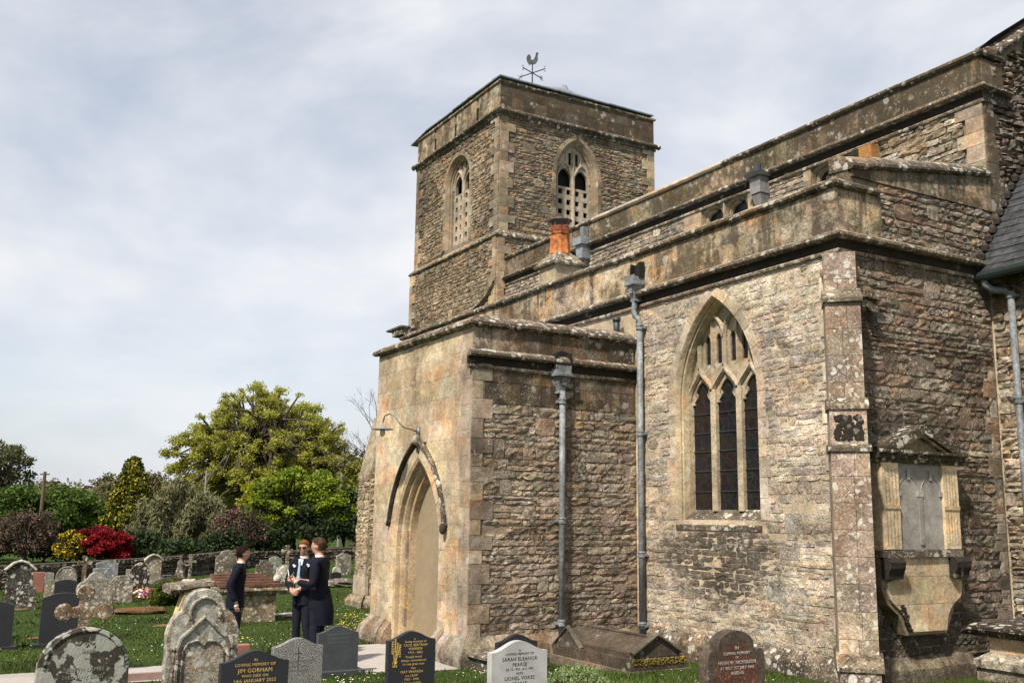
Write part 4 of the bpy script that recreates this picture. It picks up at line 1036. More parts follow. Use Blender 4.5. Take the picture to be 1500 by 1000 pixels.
mb = MB(); mb.tube([HL(0, 9.05, .2), HL(0, 9.27, .2)], .075, 8); mb.box(HL(-.21, 9.052, .36), HL(.21, 9.075, .0)); mb.build('outlet_cap', PIPED, nw)
# orange lichened block under the nave string
mb = MB(); mb.box((-11.78, 14.0, 8.42), (-11.50, 14.18, 8.78), (.42, .20, .06, .1)); mb.build('ochre_block', ASH, nw)

# ---- memorial on the east wall (front face stands .2 m proud)
MF = Frame((-9.22, 0, 0), (0, 1, 0), (1, 0, 0)); ME_ = MB()
MT = [(.57, .465, .31), (.54, .435, .29), (.60, .49, .33)]
tc_ = (.62, .50, .34, .0)
ME_.add([MF(11.02, 1.72, -.25), MF(11.02, 2.92, -.25), MF(11.02, 2.92, 0), MF(11.02, 1.72, 0), MF(12.64, 1.72, -.25), MF(12.64, 2.92, -.25), MF(12.64, 2.92, 0), MF(12.64, 1.72, 0)], [(0, 1, 2, 3), (4, 7, 6, 5), (3, 2, 6, 7)], tc_)
mem = ME_.build('wall_memorial', ASH, church)
for a0, a1 in ((11.03, 11.37), (12.29, 12.61)):
    mb = MB(); mb.prism([(a0, 1.74), (a1, 1.74), (a1, 2.90), (a0, 2.90)], MF, 0, .05, tc_, .006); pl = mb.build('pilaster', ASH, mem)
    mb = MB()
    for k in range(4):
        a = a0+.07+k*(a1-a0-.14)/3; mb.prism([(a-.010, 2.34), (a+.010, 2.34), (a+.010, 2.82), (a-.010, 2.82)], MF, .045, .054, (.45, .36, .23, .1)); mb.prism([(a-.010, 1.80), (a+.010, 1.80), (a+.010, 2.27), (a-.010, 2.27)], MF, .045, .054, (.45, .36, .23, .1))
    mb.prism([(a0, 2.28), (a1, 2.28), (a1, 2.33), (a0, 2.33)], MF, .045, .064, (.47, .38, .25, 0)); mb.build('fluting', ASH, pl)
GT = (.31, .30, .28, .12)
mb = MB(); mb.prism([(11.37, 1.74), (12.29, 1.74), (12.29, 2.90), (11.37, 2.90)], MF, -.02, .012, GT); tb = mb.build('inscribed_tablet', stone_mat('grey_tablet_stone', .004, .1, .15, .25, .2, 9), mem)
TB = bpy.data.materials['grey_tablet_stone']
for c_ in (11.60, 12.06):
    mb = MB(); A_ = Arch(c_, .20, 1.80, 2.52, 2.72); bar(mb, MF, [(a, z) for a, z in A_.path(0, 8, 2.5)], .010, .022, .0, (.31, .30, .28, .1)); mb.prism([(c_-.025, 2.68), (c_+.025, 2.68), (c_+.03, 2.80), (c_-.03, 2.80)], MF, .0, .03, (.3, .29, .27, 0)); mb.build('tablet_arch', TB, mem)
mb = MB(); mb.prism([(11.77, 2.45), (11.89, 2.45), (11.89, 2.52), (11.77, 2.52)], MF, 0, .03, (.33, .32, .30, 0)); mb.build('capital', TB, mem)
mb = MB(); mb.prism([(11.79, 1.80), (11.87, 1.80), (11.87, 2.44), (11.79, 2.44)], MF, 0, .028, (.27, .26, .245, .1)); mb.build('tablet_column', TB, mem)
for c_ in (11.40, 12.26): mb = MB(); mb.prism([(c_-.03, 2.46), (c_+.03, 2.46), (c_+.03, 2.53), (c_-.03, 2.53)], MF, 0, .035, (.3, .29, .27, 0)); mb.build('corbel', TB, mem)
mb = MB(); EC = [(-.22, 2.90), (.06, 2.90), (.06, 2.94), (.10, 2.96), (.10, 3.0), (.16, 3.03), (.16, 3.07), (-.22, 3.08)]
v = [MF(10.93-0, z, d) for d, z in EC]+[MF(12.74, z, d) for d, z in EC]; m_ = len(EC)
mb.add(v, [(j, (j+1) % m_, m_+(j+1) % m_, m_+j) for j in range(m_)]+[tuple(range(m_)), tuple(range(m_, 2*m_))], (.2, .17, .12, .75)); mb.build('cornice', CAP, mem)
mb = MB(); mb.prism([(11.2, 3.08), (12.48, 3.08), (11.85, 3.40)], MF, -.2, .02, (.42, .34, .22, .3)); mb.build('pediment_panel', ASH, mem)
for e in (-1, 1):
    mb = MB(); mb.prism([(11.84, 3.32), (11.84, 3.44), (11.84+e*.74, 3.12), (11.84+e*.74, 3.082), (11.84+e*.55, 3.082)], MF, -.2, .15, (.19, .16, .11, .8)); mb.prism([(11.84, 3.27), (11.84, 3.32), (11.84+e*.55, 3.082), (11.84+e*.45, 3.082)], MF, -.2, .09, (.44, .36, .23, .1)); mb.build('raking_cornice', CAP, mem)
mb = MB(); mb.prism([(10.98, 1.64), (12.66, 1.64), (12.66, 1.73), (10.98, 1.73)], MF, -.2, .045, (.40, .35, .28, .5), .01); mb.build('ledge', CAP, mem)
for c_ in (11.16, 12.52):
    mb = MB(); v = []
    prof = [(0, 1.64), (.11, 1.64), (.15, 1.58), (.14, 1.50), (.10, 1.42), (.09, 1.36), (0, 1.36)]
    v = [MF(c_-.15, z, d) for d, z in prof]+[MF(c_+.15, z, d) for d, z in prof]; m_ = len(prof)
    mb.add(v, [(j, (j+1) % m_, m_+(j+1) % m_, m_+j) for j in range(m_)]+[tuple(range(m_)), tuple(range(m_, 2*m_))], (.05, .045, .04, 1)); mb.build('console', DRK, mem)
ap = [(11.10, 1.36), (11.10, 1.18), (11.16, 1.05), (11.30, .98), (11.42, .85), (11.52, .66), (12.25, .66), (12.30, .85), (12.40, 1.0), (12.56, 1.06), (12.63, 1.18), (12.63, 1.36), (12.37, 1.36), (12.37, 1.64), (11.31, 1.64), (11.31, 1.36)]
mb = MB(); mb.prism([(11.02, 1.64), (11.02, 1.2), (11.12, 1.02), (11.32, .88), (11.45, .62), (12.28, .62), (12.5, 1.0), (12.66, 1.2), (12.66, 1.64)], MF, -.22, -.03, (.42, .34, .22, .35)); mb.build('apron_back', ASH, mem)
rows = [(1.385, 1.64), (1.02, 1.38), (.66, 1.015)]
def clipw(z):  # half extents of apron at height z
    L_ = np.interp(z, [.66, .85, .98, 1.05, 1.18, 1.36, 1.361, 1.64], [11.52, 11.42, 11.30, 11.16, 11.10, 11.10, 11.31, 11.31]); R__ = np.interp(z, [.66, .85, 1.0, 1.06, 1.18, 1.36, 1.361, 1.64], [12.25, 12.30, 12.40, 12.56, 12.63, 12.63, 12.37, 12.37]); return L_, R__
for (z0, z1), cuts in zip(rows, ([11.5, 12.15], [11.48, 12.0], [11.87])):
    for i in range(len(cuts)+1):
        zz = [z0+(z1-z0)*k/5 for k in range(6)]
        lf = [(clipw(z)[0] if i == 0 else cuts[i-1]+.002, z) for z in zz]; rt_ = [(clipw(z)[1] if i == len(cuts) else cuts[i]-.002, z) for z in zz]
        mb = MB(); mb.prism(lf+rt_[::-1], MF, -.1, .0+rng.uniform(0, .003), (*pick(MT), .0)); mb.build('apron_block', ASH, mem)
mb = MB()
for k in range(60):
    t = rng.random(); q = MF(11.36+.16*t+rng.uniform(-.02, .03), 1.02-.36*t+rng.uniform(-.03, .03), -.01); r_ = rng.uniform(.012, .035); mb.lathe([(r_, -r_*.5), (r_*1.1, 0), (r_*.4, r_*.5)], q, 6, (.03, .025, .02, 1), rot=k)
mb.build('soot_crust', DRK, mem, kind='stuff')

# ---- chimney behind the parapet
CHX, CHY = -18.68, 12.0
mb = MB(); mb.box((CHX-.34, CHY-.34, 6.6), (CHX+.34, CHY+.34, 7.72), (.46, .38, .26, .1)); cm = mb.build('chimney', ASH, church)
mb = MB(); mb.lathe([(.60, 0), (.62, .05), (.30, .32), (.28, .34)], (CHX, CHY, 7.72), 4, (.36, .30, .2, .4), rot=math.pi/4); mb.build('chimney_cap', CAP, cm)
mb = MB(); mb.lathe([(.25, 0), (.21, .46), (.23, .47), (.24, .52), (.21, .54)], (CHX, CHY, 8.04), 8, rot=.3); mb.build('chimney_pot', TERRA, cm)
mb = MB(); mb.lathe([(.23, 0), (.22, .12), (.15, .13)], (CHX, CHY, 8.58), 12); mb.build('pot_rim', RUST, cm)
mb = MB(); mb.lathe([(.03, .14), (.28, .10), (.285, .08), (.02, .10)], (CHX, CHY, 8.76), 14)
for k in range(4): mb.tube([(CHX+.2*math.cos(k*1.57+.4), CHY+.2*math.sin(k*1.57+.4), 8.5), (CHX+.2*math.cos(k*1.57+.4), CHY+.2*math.sin(k*1.57+.4), 8.86)], .012, 5)
mb.build('cowl', plain('dull_metal', (.12, .10, .09), .6, .3), cm)

# ---- lamp over the door
LB = PS(-16.06, 3.56, .03); ld = MB(); ld.box((LB[0]-.04, LB[1]-.02, LB[2]-.08), (LB[0]+.04, LB[1]+.05, LB[2]+.08))
pts = [(-16.06, 3.56, .03), (-16.06, 3.60, .16), (-16.10, 3.62, .26), (-16.16, 3.70, .34), (-16.24, 3.83, .40), (-16.34, 3.88, .46), (-16.42, 3.84, .52), (-16.44, 3.74, .54), (-16.44, 3.66, .54)]
ld.tube([PS(*p) for p in pts], .014, 8); lamp = empty('wall_lamp', LB, 'swan-neck grey enamel lamp on the wall above the porch arch', 'lamp')
ld.build('bracket_arm', plain('galvanised_iron', (.14, .15, .155), .5, .4), lamp, True)
P_ = PS(-16.44, 3.60, .54); mb = MB(); mb.lathe([(.03, .08), (.05, .05), (.17, .015), (.20, .0), (.18, -.005), (.05, .03)], P_, 20); mb.build('lamp_shade', plain('grey_enamel', (.20, .21, .21), .4), lamp, True)
mb = MB(); mb.lathe([(.02, .03), (.045, -.02), (.05, -.07), (.035, -.11), (.01, -.125)], P_, 12); mb.build('bulb_glass', plain('milk_glass', (.45, .45, .43), .2), lamp, True)

# ---- weathercock
VX, VY = -28.2, 16.93
vane = empty('weathercock', (VX, VY, 15.9), 'green copper weathercock with cardinal arms on a pole above the tower', 'weathervane')
mb = MB(); mb.tube([(VX, VY, 15.6), (VX, VY, 17.9)], [.035, .02], 8); mb.build('pole', PIPED, vane)
vr = Vector((.55, .83, 0)).normalized(); vq = Vector((-vr.y, vr.x, 0))
for sgn, ax, nm in ((1, Vector((.93, .37, 0)), 'E'), (-1, Vector((.93, .37, 0)), 'W'), (1, Vector((-.37, .93, 0)), 'N'), (-1, Vector((-.37, .93, 0)), 'S')):
    e = Vector((VX, VY, 17.5))+ax*sgn*.54; mb = MB(); mb.tube([(VX, VY, 17.5), tuple(e)], .018, 6)
    perp = ax
    def s2(pts): mb.tube([tuple(e+perp*(x*.9)+Vector((0, 0, z))) for x, z in pts], .010, 5)
    if nm == 'E': s2([(.06, .09), (-.02, .09), (-.02, -.09), (.06, -.09)]); s2([(-.02, 0), (.05, 0)])
    if nm == 'W': s2([(-.09, .09), (-.05, -.09), (0, .04), (.05, -.09), (.09, .09)])
    if nm == 'N': s2([(-.05, -.09), (-.05, .09), (.05, -.09), (.05, .09)])
    if nm == 'S': s2([(.05, .07), (0, .09), (-.05, .06), (0, 0), (.05, -.05), (0, -.09), (-.05, -.07)])
    mb.build('cardinal_arm', PIPED, vane)
cock = [(-.02, .0), (-.10, .02), (-.13, -.04), (-.20, .04), (-.27, .16), (-.30, .30), (-.27, .42), (-.20, .50), (-.12, .48), (-.08, .38), (-.07, .26), (-.01, .20), (.06, .24), (.11, .34), (.15, .46), (.16, .54), (.20, .60), (.25, .61), (.24, .56), (.30, .54), (.25, .51), (.26, .46), (.25, .38), (.27, .28), (.24, .16), (.17, .06), (.08, .01)]
VF = lambda a, z, d: tuple(Vector((VX, VY, 17.82))+vr*(a*.72)+vq*d+Vector((0, 0, z*.74)))
mb = MB(); mb.prism(cock, VF, -.025, .025); mb.build('cockerel', COPPER, vane)
# flush the stones: largest in view as objects, the rest joined
def flush():
    by = {}
    for s in STONES: by.setdefault(s[1], []).append(s)
    for nm, L_ in by.items():
        L_.sort(key=lambda s: -s[0])
        for s in L_[:285]: mk(nm, s[2], s[3], s[4], s[5], s[6], False, origin=s[7])
        rest = L_[285:]
        if rest:
            mats = []; v = []; f = []; c = []; mi = []
            for s in rest:
                if s[5] not in mats: mats.append(s[5])
                b = len(v); v += s[2]; f += [tuple(i+b for i in q) for q in s[3]]; c += s[4]; mi += [mats.index(s[5])]*len(s[3])
            mk(nm+'s', v, f, c, mats, church, False, 'stuff', mi=mi)
        print(nm, len(L_))
    STONES.clear()
flush()

# ================================================================== GRAVES
def GF_(X, Y, rz=0):        # frame of a stone facing east: a along +Y, d along +X
    c, s = math.cos(rz), math.sin(rz)
    return lambda a, z, d: (X+d*c-a*s, Y+a*c+d*s, z)
def shape(kind, W, H):
    h = W/2; P = []
    if kind == 'round':
        r = h; P = [(-h, 0)]+[(-h*math.cos(math.pi*k/18), H-r*.92+r*.92*math.sin(math.pi*k/18)) for k in range(19)]+[(h, 0)]
    elif kind == 'camber':
        s = .12*W; P = [(-h, 0)]+[(-h+W*k/14, H-s+s*math.sin(math.pi*k/14)) for k in range(15)]+[(h, 0)]
    elif kind == 'ogee':
        s = .16*W; P = [(-h, 0)]
        for k in range(21):
            t = k/20; a = -h+W*t; P.append((a, H-s+s*(.5-.5*math.cos(2*math.pi*t))))
        P.append((h, 0))
    elif kind == 'gothic':
        zs = H-W*.62; R_ = (h*h+(W*.62)**2)/(2*h); P = [(-h, 0)]
        th = math.asin(min(1, W*.62/R_))
        L_ = [(-(h-R_)-R_*math.cos(th*k/8), zs+R_*math.sin(th*k/8)) for k in range(9)]
        P += L_+[(-a, z) for a, z in L_[::-1][1:]]+[(h, 0)]
    elif kind == 'gable':
        P = [(-h, 0), (-h, H-.28*W), (0, H), (h, H-.28*W), (h, 0)]
    elif kind == 'capgable':
        P = [(-h*.92, 0), (-h*.92, H-.42*W), (-h*1.08, H-.42*W), (-h*1.08, H-.30*W), (-h*.5, H-.1*W), (0, H), (h*.5, H-.1*W), (h*1.08, H-.30*W), (h*1.08, H-.42*W), (h*.92, H-.42*W), (h*.92, 0)]
    elif kind == 'rect': P = [(-h, 0), (-h, H), (h, H), (h, 0)]
    elif kind == 'shoulder':
        q = h*.62; P = [(-h, 0), (-h, H-.34*W)]+[(-h+.5*(h-q)+.5*(h-q)*-math.cos(math.pi*k/6), H-.34*W+.10*W*math.sin(math.pi*k/6)) for k in range(7)]
        P += [(-q*math.cos(math.pi*k/12), H-q*.62+q*.62*math.sin(math.pi*k/12)) for k in range(13)]
        P += [(-a, z) for a, z in P[2:9][::-1]]+[(h, H-.34*W), (h, 0)]
    elif kind == 'scroll':      # old carved stone: round head between stepped, wavy shoulders
        L_ = [(-h, 0), (-h, H*.60), (-h*.96, H*.67), (-h*.86, H*.74), (-h*.72, H*.79), (-h*.60, H*.80), (-h*.56, H*.86), (-h*.45, H*.935), (-h*.30, H*.98), (-h*.12, H)]
        P = L_+[(-a, z) for a, z in L_[::-1]]
    elif kind == 'trefoil':
        for cx_, cz_, r_, t0, t1 in ((-h*.52, H*.58, h*.50, 3.9, 1.9), (0, H*.78, h*.5, 2.7, .45), (h*.52, H*.58, h*.50, 1.24, -.76)):
            for k in range(9): t = t0+(t1-t0)*k/8; P.append((cx_+r_*math.cos(t), cz_+r_*math.sin(t)))
        P = [(-h*.6, 0)]+P+[(h*.6, 0)]
    elif kind == 'cross':
        q = h*.24; c_ = H-h
        L_ = [(-q*1.3, 0), (-q, c_-q), (-h*.72, c_-q*.9), (-h*.8, c_-q*1.7), (-h, c_-q*1.2), (-h, c_+q*1.2), (-h*.8, c_+q*1.7), (-h*.72, c_+q*.9), (-q, c_+q), (-q*.9, c_+h*.72), (-q*1.7, c_+h*.8), (-q*1.2, c_+h)]
        P = L_+[(-a, z) for a, z in L_[::-1]]
    return P
def stone(label, kind, X, Y, W, H, mat, T=.09, sink=.25, rz=0, lean=0, tint=(.36, .33, .27, .15), base=None, group=None, rough=0, inset=False, z=None, cat='gravestone', name='headstone'):
    g = terr(X, Y) if z is None else z
    e = empty(name, (X, Y, g), label, cat, group)
    c, s = math.cos(rz), math.sin(rz); tl = math.tan(lean)
    def fr(a, zz, d): dd = d-zz*tl; return (X+dd*c-a*s, Y+a*c+dd*s, g+zz)
    P = shape(kind, W, H); P = [(a, zz if zz > 0 else -sink) for a, zz in P]
    if rough:
        Q = []
        for i in range(len(P)):
            a, b = P[i], P[(i+1) % len(P)]; n = max(1, int(math.hypot(b[0]-a[0], b[1]-a[1])/.05)) if i < len(P)-1 else 1
            for k in range(n):
                t = k/n; q = (a[0]+(b[0]-a[0])*t, a[1]+(b[1]-a[1])*t); nn = rough*noisef(q[0]*14+X, q[1]*14+Y)
                Q.append((q[0]*(1+nn), q[1]*(1+nn*.5)))
        P = Q
    mb = MB(); mb.prism(P, fr, -T/2, T/2, tint, min(.012, T*.15)); mb.build('slab', mat, e)
    if inset:
        mb = MB(); bar(mb, fr, [(a*.86, .08+zz*.9) for a, zz in P if zz > 0], .02, T/2+.012, T/2-.01, tint); mb.build('moulding', mat, e)
    if base:
        bw, bh, bt = base; mb = MB(); mb.prism([(-bw/2, -.2), (-bw/2, bh), (bw/2, bh), (bw/2, -.2)], fr, -bt/2, bt/2, tint, .01); mb.build('base', mat, e)
    return e, fr, g
def inscribe(e, X, Y, g, lines, mat, d, rz=0, lean=0, width=.5):
    """lines: (text, height of letters, z above ground, sideways shift)"""
    for txt, size, z, sh in lines:
        cu = bpy.data.curves.new('inscription', 'FONT'); cu.body = txt; cu.size = size*1.38; cu.align_x = 'CENTER'; cu.extrude = .0012; cu.space_character = 1.06; cu.resolution_u = 2
        o = bpy.data.objects.new('inscription', cu); COL.objects.link(o); TEXTS.append((o, mat, e, X, Y, g, z, sh, d, rz, lean, width))
TEXTS = []
def finish_text():
    bpy.context.view_layer.update(); dg = bpy.context.evaluated_depsgraph_get()
    for o, mat, e, X, Y, g, z, sh, d, rz, lean, width in TEXTS:
        me = bpy.data.meshes.new_from_object(o.evaluated_get(dg)); me.materials.clear(); me.materials.append(mat)
        xs = [v.co.x for v in me.vertices]; w_ = (max(xs)-min(xs)) if xs else 1; k = min(1, width/w_) if w_ > 0 else 1
        p = bpy.data.objects.new('inscription', me); COL.objects.link(p)
        c, s = math.cos(rz), math.sin(rz)
        dd = d-z*math.tan(lean); p.location = (X+dd*c-sh*s, Y+sh*c+dd*s, g+z); p.rotation_euler = (R(90)-0, 0, R(90)+rz); p.scale = (k, 1, 1)
        if lean:
            p.rotation_euler = (Matrix.Rotation(R(90)+rz, 3, 'Z') @ Matrix.Rotation(R(90), 3, 'X')).to_euler()
        parent(p, e)
        bpy.data.objects.remove(o)
    TEXTS.clear()

# nearest row ------------------------------------------------------
e, fr, g = stone('large round-topped headstone with black and white lichen at the bottom left edge', 'round', -10.36, 1.40, .80, 1.03, stone_mat('black_white_lichen_stone', .01, .15, 1.1, .5, .35, 5.5, warp=.09, patch=.9), .10, tint=(.085, .078, .062, .3), inset=True)
inscribe(e, -10.36, 1.40, g, [('IBERD', .030, .80, .03), ('AND', .022, .745, .03), ('ZABETH LAMBS', .036, .64, 0), ('DIED JANY 22ND', .032, .575, 0), ('AGED 67 YEARS', .030, .515, 0), ('ALSO UNTO HER', .028, .45, 0)], plain('weathered_lettering', (.20, .195, .17), .9), .052, width=.56)
CARV = stone_mat('carved_lichen_stone', .02, .7, 1.3, .6, .5, 11, warp=.08, patch=.55)
e, fr, g = stone('tall old carved headstone thick with white and orange lichen, scroll-shouldered', 'scroll', -12.64, 3.02, .85, 1.30, CARV, .16, tint=(.40, .35, .27, .3), rough=.018)
mb = MB()
bar(mb, fr, [(-.30, .0), (-.30, .62), (-.26, .74), (-.14, .84), (0, .98), (.14, .84), (.26, .74), (.30, .62), (.30, 0)], .03, .115, .07, (.32, .28, .21, .3)); bar(mb, fr, [(-.24, 0), (-.24, .58), (-.18, .68), (-.06, .70), (0, .64), (.06, .70), (.18, .68), (.24, .58), (.24, 0)], .02, .10, .07, (.28, .25, .19, .5))
mb.build('carved_border', CARV, e)
for e_ in (-1, 1): mb = MB(); mb.tube([fr(e_*.34, 0, .08), fr(e_*.34, .60, .08)], .025, 8, (.3, .27, .2, .4)); mb.lathe([(.02, 0), (.04, .03), (.04, .06)], fr(e_*.34, .58, .08), 8, (.3, .27, .2, .4)); mb.build('side_column', CARV, e)
mb = MB(); bar(mb, fr, [(.18*math.cos(t)-0, 1.02+.18*math.sin(t)) for t in [k*.32 for k in range(-1, 12)]], .025, .11, .07, (.32, .28, .21, .3)); mb.build('carved_head_ring', CARV, e)
e, fr, g = stone('charcoal wavy-topped headstone with gilt lettering in the bottom foreground', 'ogee', -10.79, 3.14, .72, .69, SLG, .09)
inscribe(e, -10.79, 3.14, g, [('IN', .026, .585, .0), ('LOVING MEMORY OF', .031, .535, 0), ('JIM GORHAM', .043, .472, 0), ('WHO DIED ON', .028, .425, 0), ('14th JANUARY 2022', .036, .372, 0), ('AGED 92 YEARS', .036, .318, 0), ('A HUSBAND, FATHER', .032, .265, 0)], GOLD, .046, width=.5)
e, fr, g = stone('speckled black and white granite headstone between the two dark ones', 'ogee', -12.23, 4.08, .62, .68, SPK, .10)
mb = MB(); mb.prism([(-.004, .3), (.004, .3), (.004, .58), (-.004, .58)], fr, .045, .052); mb.prism([(-.045, .5), (.045, .5), (.045, .507), (-.045, .507)], fr, .045, .052); mb.build('incised_cross', INK, e)
inscribe(e, -12.23, 4.08, g, [('IN LOVING MEMORY', .03, .40, 0), ('A DEAR WIFE', .026, .34, 0), ('AND MOTHER', .026, .29, 0)], plain('dull_lettering', (.16, .16, .16), .8), .051, width=.5)
e, fr, g = stone('plain dark grey headstone on a low plinth beside the path', 'ogee', -14.30, 5.37, .62, .69, GGR, .09, base=(.78, .07, .30))
inscribe(e, -14.30, 5.37, g, [('IN LOVING MEMORY', .026, .56, 0), ('OF A DEAR FATHER', .026, .50, 0), ('AND GRANDFATHER', .024, .445, 0), ('AT REST', .024, .39, 0)], plain('faint_lettering', (.11, .12, .13), .7), .046, width=.46)
stone('low red granite block half hidden behind the carved lichen stone', 'rect', -13.5, 3.60, .48, .58, RGR, .10)
e, fr, g = stone('dark slate headstone with gilt wheat ears standing before the porch', 'ogee', -10.97, 5.02, .60, .79, SLG, .08)
inscribe(e, -10.97, 5.02, g, [('In', .020, .695, .03), ('loving memory of', .026, .665, .04), ('CECIL BERTRAM', .029, .622, .04), ('WARREN', .029, .582, .04), ('1915 - 2002', .026, .542, .04), ('Deeply loved', .026, .495, .02), ('Always remembered', .026, .455, .02), ('A truly great man', .026, .415, .02), ('Also', .022, .372, .02), ('MAY WARREN', .030, .328, 0), ('nee CLAPP', .024, .288, 0), ('1923 - 2006', .026, .248, 0), ('A Devoted Wife', .025, .205, 0), ('and special Nanny', .025, .165, 0), ('Always Loved', .025, .125, 0)], GOLD, .041, width=.40)
mb = MB()
for k, (a, z) in enumerate([(-.25, .67), (-.215, .69), (-.185, .65), (-.155, .63)]):
    mb.tube([fr(-.215, .40, .044), fr(-.22+(a+.22)*.5, .53, .044), fr(a, z, .044)], .0035, 5)
    for q in range(6):
        for s_ in (-1, 1): mb.prism([(a+s_*.002, z-.025*q), (a+s_*.014, z-.025*q+.016), (a+s_*.004, z-.025*q+.022)], fr, .04, .045)
for s_ in (-1, 1): mb.tube([fr(-.215, .44, .044), fr(-.215+s_*.03, .46, .044), fr(-.215+s_*.02, .40, .044)], .006, 5)
mb.build('wheat_ornament', GOLD, e)
e, fr, g = stone('light grey granite headstone with black lettering near the round bush', 'ogee', -9.88, 5.82, .72, .76, LGR, .09)
inscribe(e, -9.88, 5.82, g, [('IN', .022, .650, .0), ('LOVING MEMORY OF', .026, .612, 0), ('SARAH ELEANOR', .040, .552, 0), ('PEARSE', .040, .492, 0), ('24. 12. 1925 - 8. 5. 1993', .024, .452, 0), ('ALSO', .026, .408, 0), ('LIONEL VOKES', .040, .350, 0), ('PEARSE', .040, .290, 0), ('1921 - 2006', .026, .24, 0)], INK, .046, width=.54)
e, fr, g = stone('small black headstone tucked against the porch side wall', 'ogee', -13.15, 7.72, .68, .54, SLG, .09, base=(.8, .05, .24))
inscribe(e, -13.15, 7.72, g, [('IN MEMORY', .03, .40, 0), ('OF', .02, .36, 0), ('A DEAR SON', .03, .31, 0), ('REST IN PEACE', .026, .26, 0)], plain('dim_gilt', (.24, .17, .06), .6), .046, width=.34)
mb = MB()
for s_ in (-1, 1):
    for q in range(3): mb.lathe([(.004, 0), (.03, .0), (.004, .012)], (0, 0, 0), 6); 
    for k in range(-54, 0):
        p = mb.v[k]; i_ = (k+54)//18; mb.v[k] = fr(s_*.23+p[0], .34-.07*i_+p[1], .045+p[2])
mb.build('rose_ornament', plain('etched_grey', (.10, .11, .12), .7), e)
e, fr, g = stone('mossy shouldered headstone with reddish face in front of the big window', 'shoulder', -7.33, 6.64, .70, 1.09, stone_mat('mossy_red_stone', .012, .25, .25, .45, .4, 14), .13, tint=(.13, .10, .075, .35))
RF = stone_mat('red_weathered_face', .008, .3, .45, .35, .35, 16)
mb = MB(); P = [(a*.74, .1+z*.84) for a, z in shape('shoulder', .70, 1.05)]; mb.prism([(a, z) for a, z in P], fr, .05, .0675, (.15, .062, .042, .15)); mb.build('inscribed_face', RF, e)
inscribe(e, -7.33, 6.64, g, [('IN', .032, .92, 0), ('LOVING MEMORY', .028, .875, 0), ('OF', .022, .84, 0), ('HELEN W. NICHOLSON', .032, .792, 0), ('AT REST 1ST JULY 1942', .028, .745, 0), ('AGED 85', .028, .70, 0)], plain('worn_white_lettering', (.36, .34, .30), .8), .070, width=.46)

# coped tomb against the aisle wall
tm = empty('coped_tomb', (-12.9, 9.33, -.08), 'low dark coped tomb with little gables at the foot of the aisle wall', 'tomb')
TG = (.12, .092, .065, .35)
TMB = stone_mat('dark_tomb_stone', .02, .35, .32, .55, .4, 10)
def tfr(a, z, d): return (a, 9.33+d, z-.08)
mb = MB(); mb.box((-14.0, 8.78, -.4), (-11.78, 9.9, -.03), (.3, .25, .18, .3)); mb.build('footing', MOSSY, tm)
mb = MB(); mb.box((-13.94, 8.84, -.03), (-11.84, 9.83, .13), TG); mb.build('lower_slab', TMB, tm)
mb = MB(); mb.v = []
for k in range(330):
    q = Vector((-11.85+rng.uniform(.0, .015), 8.86+rng.random()*.95, rng.uniform(.045, .135))); r_ = rng.uniform(.008, .018); mb.lathe([(r_, -r_*.6), (r_*1.1, 0), (r_*.5, r_*.6)], tuple(q), 5, rot=k)
mb.build('moss_cushions', plain('yellow_moss', (.12, .09, .014), .95, 0, .01, .6, 40), tm, kind='stuff')
mb = MB(); x0, x1 = -13.9, -11.95; y0, y1, ym, z0, z1, z2 = 8.93, 9.74, 9.335, .13, .20, .40
mb.add([(x0, y0, z0), (x1, y0, z0), (x1, y1, z0), (x0, y1, z0), (x0, y0, z1), (x1, y0, z1), (x1, y1, z1), (x0, y1, z1), (x0, ym, z2), (x1, ym, z2)], [(0, 1, 5, 4), (1, 2, 6, 9, 5), (2, 3, 7, 6), (3, 0, 4, 8, 7), (4, 5, 9, 8), (6, 7, 8, 9)], TG); mb.build('coped_lid', TMB, tm)
for (a_, sgn) in ((-11.95, 1),):
    mb = MB(); fE = Frame((a_, 9.335, 0), (0, 1, 0), (1, 0, 0))
    mb.prism([(-.42, .14), (-.42, .22), (0, .44), (.42, .22), (.42, .14)], fE, 0, .06, (.11, .095, .075, .3)); mb.build('gable_end', TMB, tm)
    mb = MB(); bar(mb, fE, [(-.44, .20), (0, .455), (.44, .20)], .03, .11, .0, (.16, .14, .11, .2)); mb.build('gable_moulding', TMB, tm)
mb = MB(); fS = Frame((-13.55, 8.90, 0), (1, 0, 0), (0, -1, 0)); mb.prism([(-.36, .13), (0, .40), (.36, .13)], fS, -.42, .02, (.12, .105, .08, .3)); bar(mb, fS, [(-.38, .13), (0, .42), (.38, .13)], .025, .05, -.02, (.16, .14, .11, .2)); mb.build('side_gable', TMB, tm)
mb = MB(); mb.tube([(-13.9, ym, .405), (-11.9, ym, .405)], .025, 6, TG); mb.build('ridge_roll', TMB, tm)

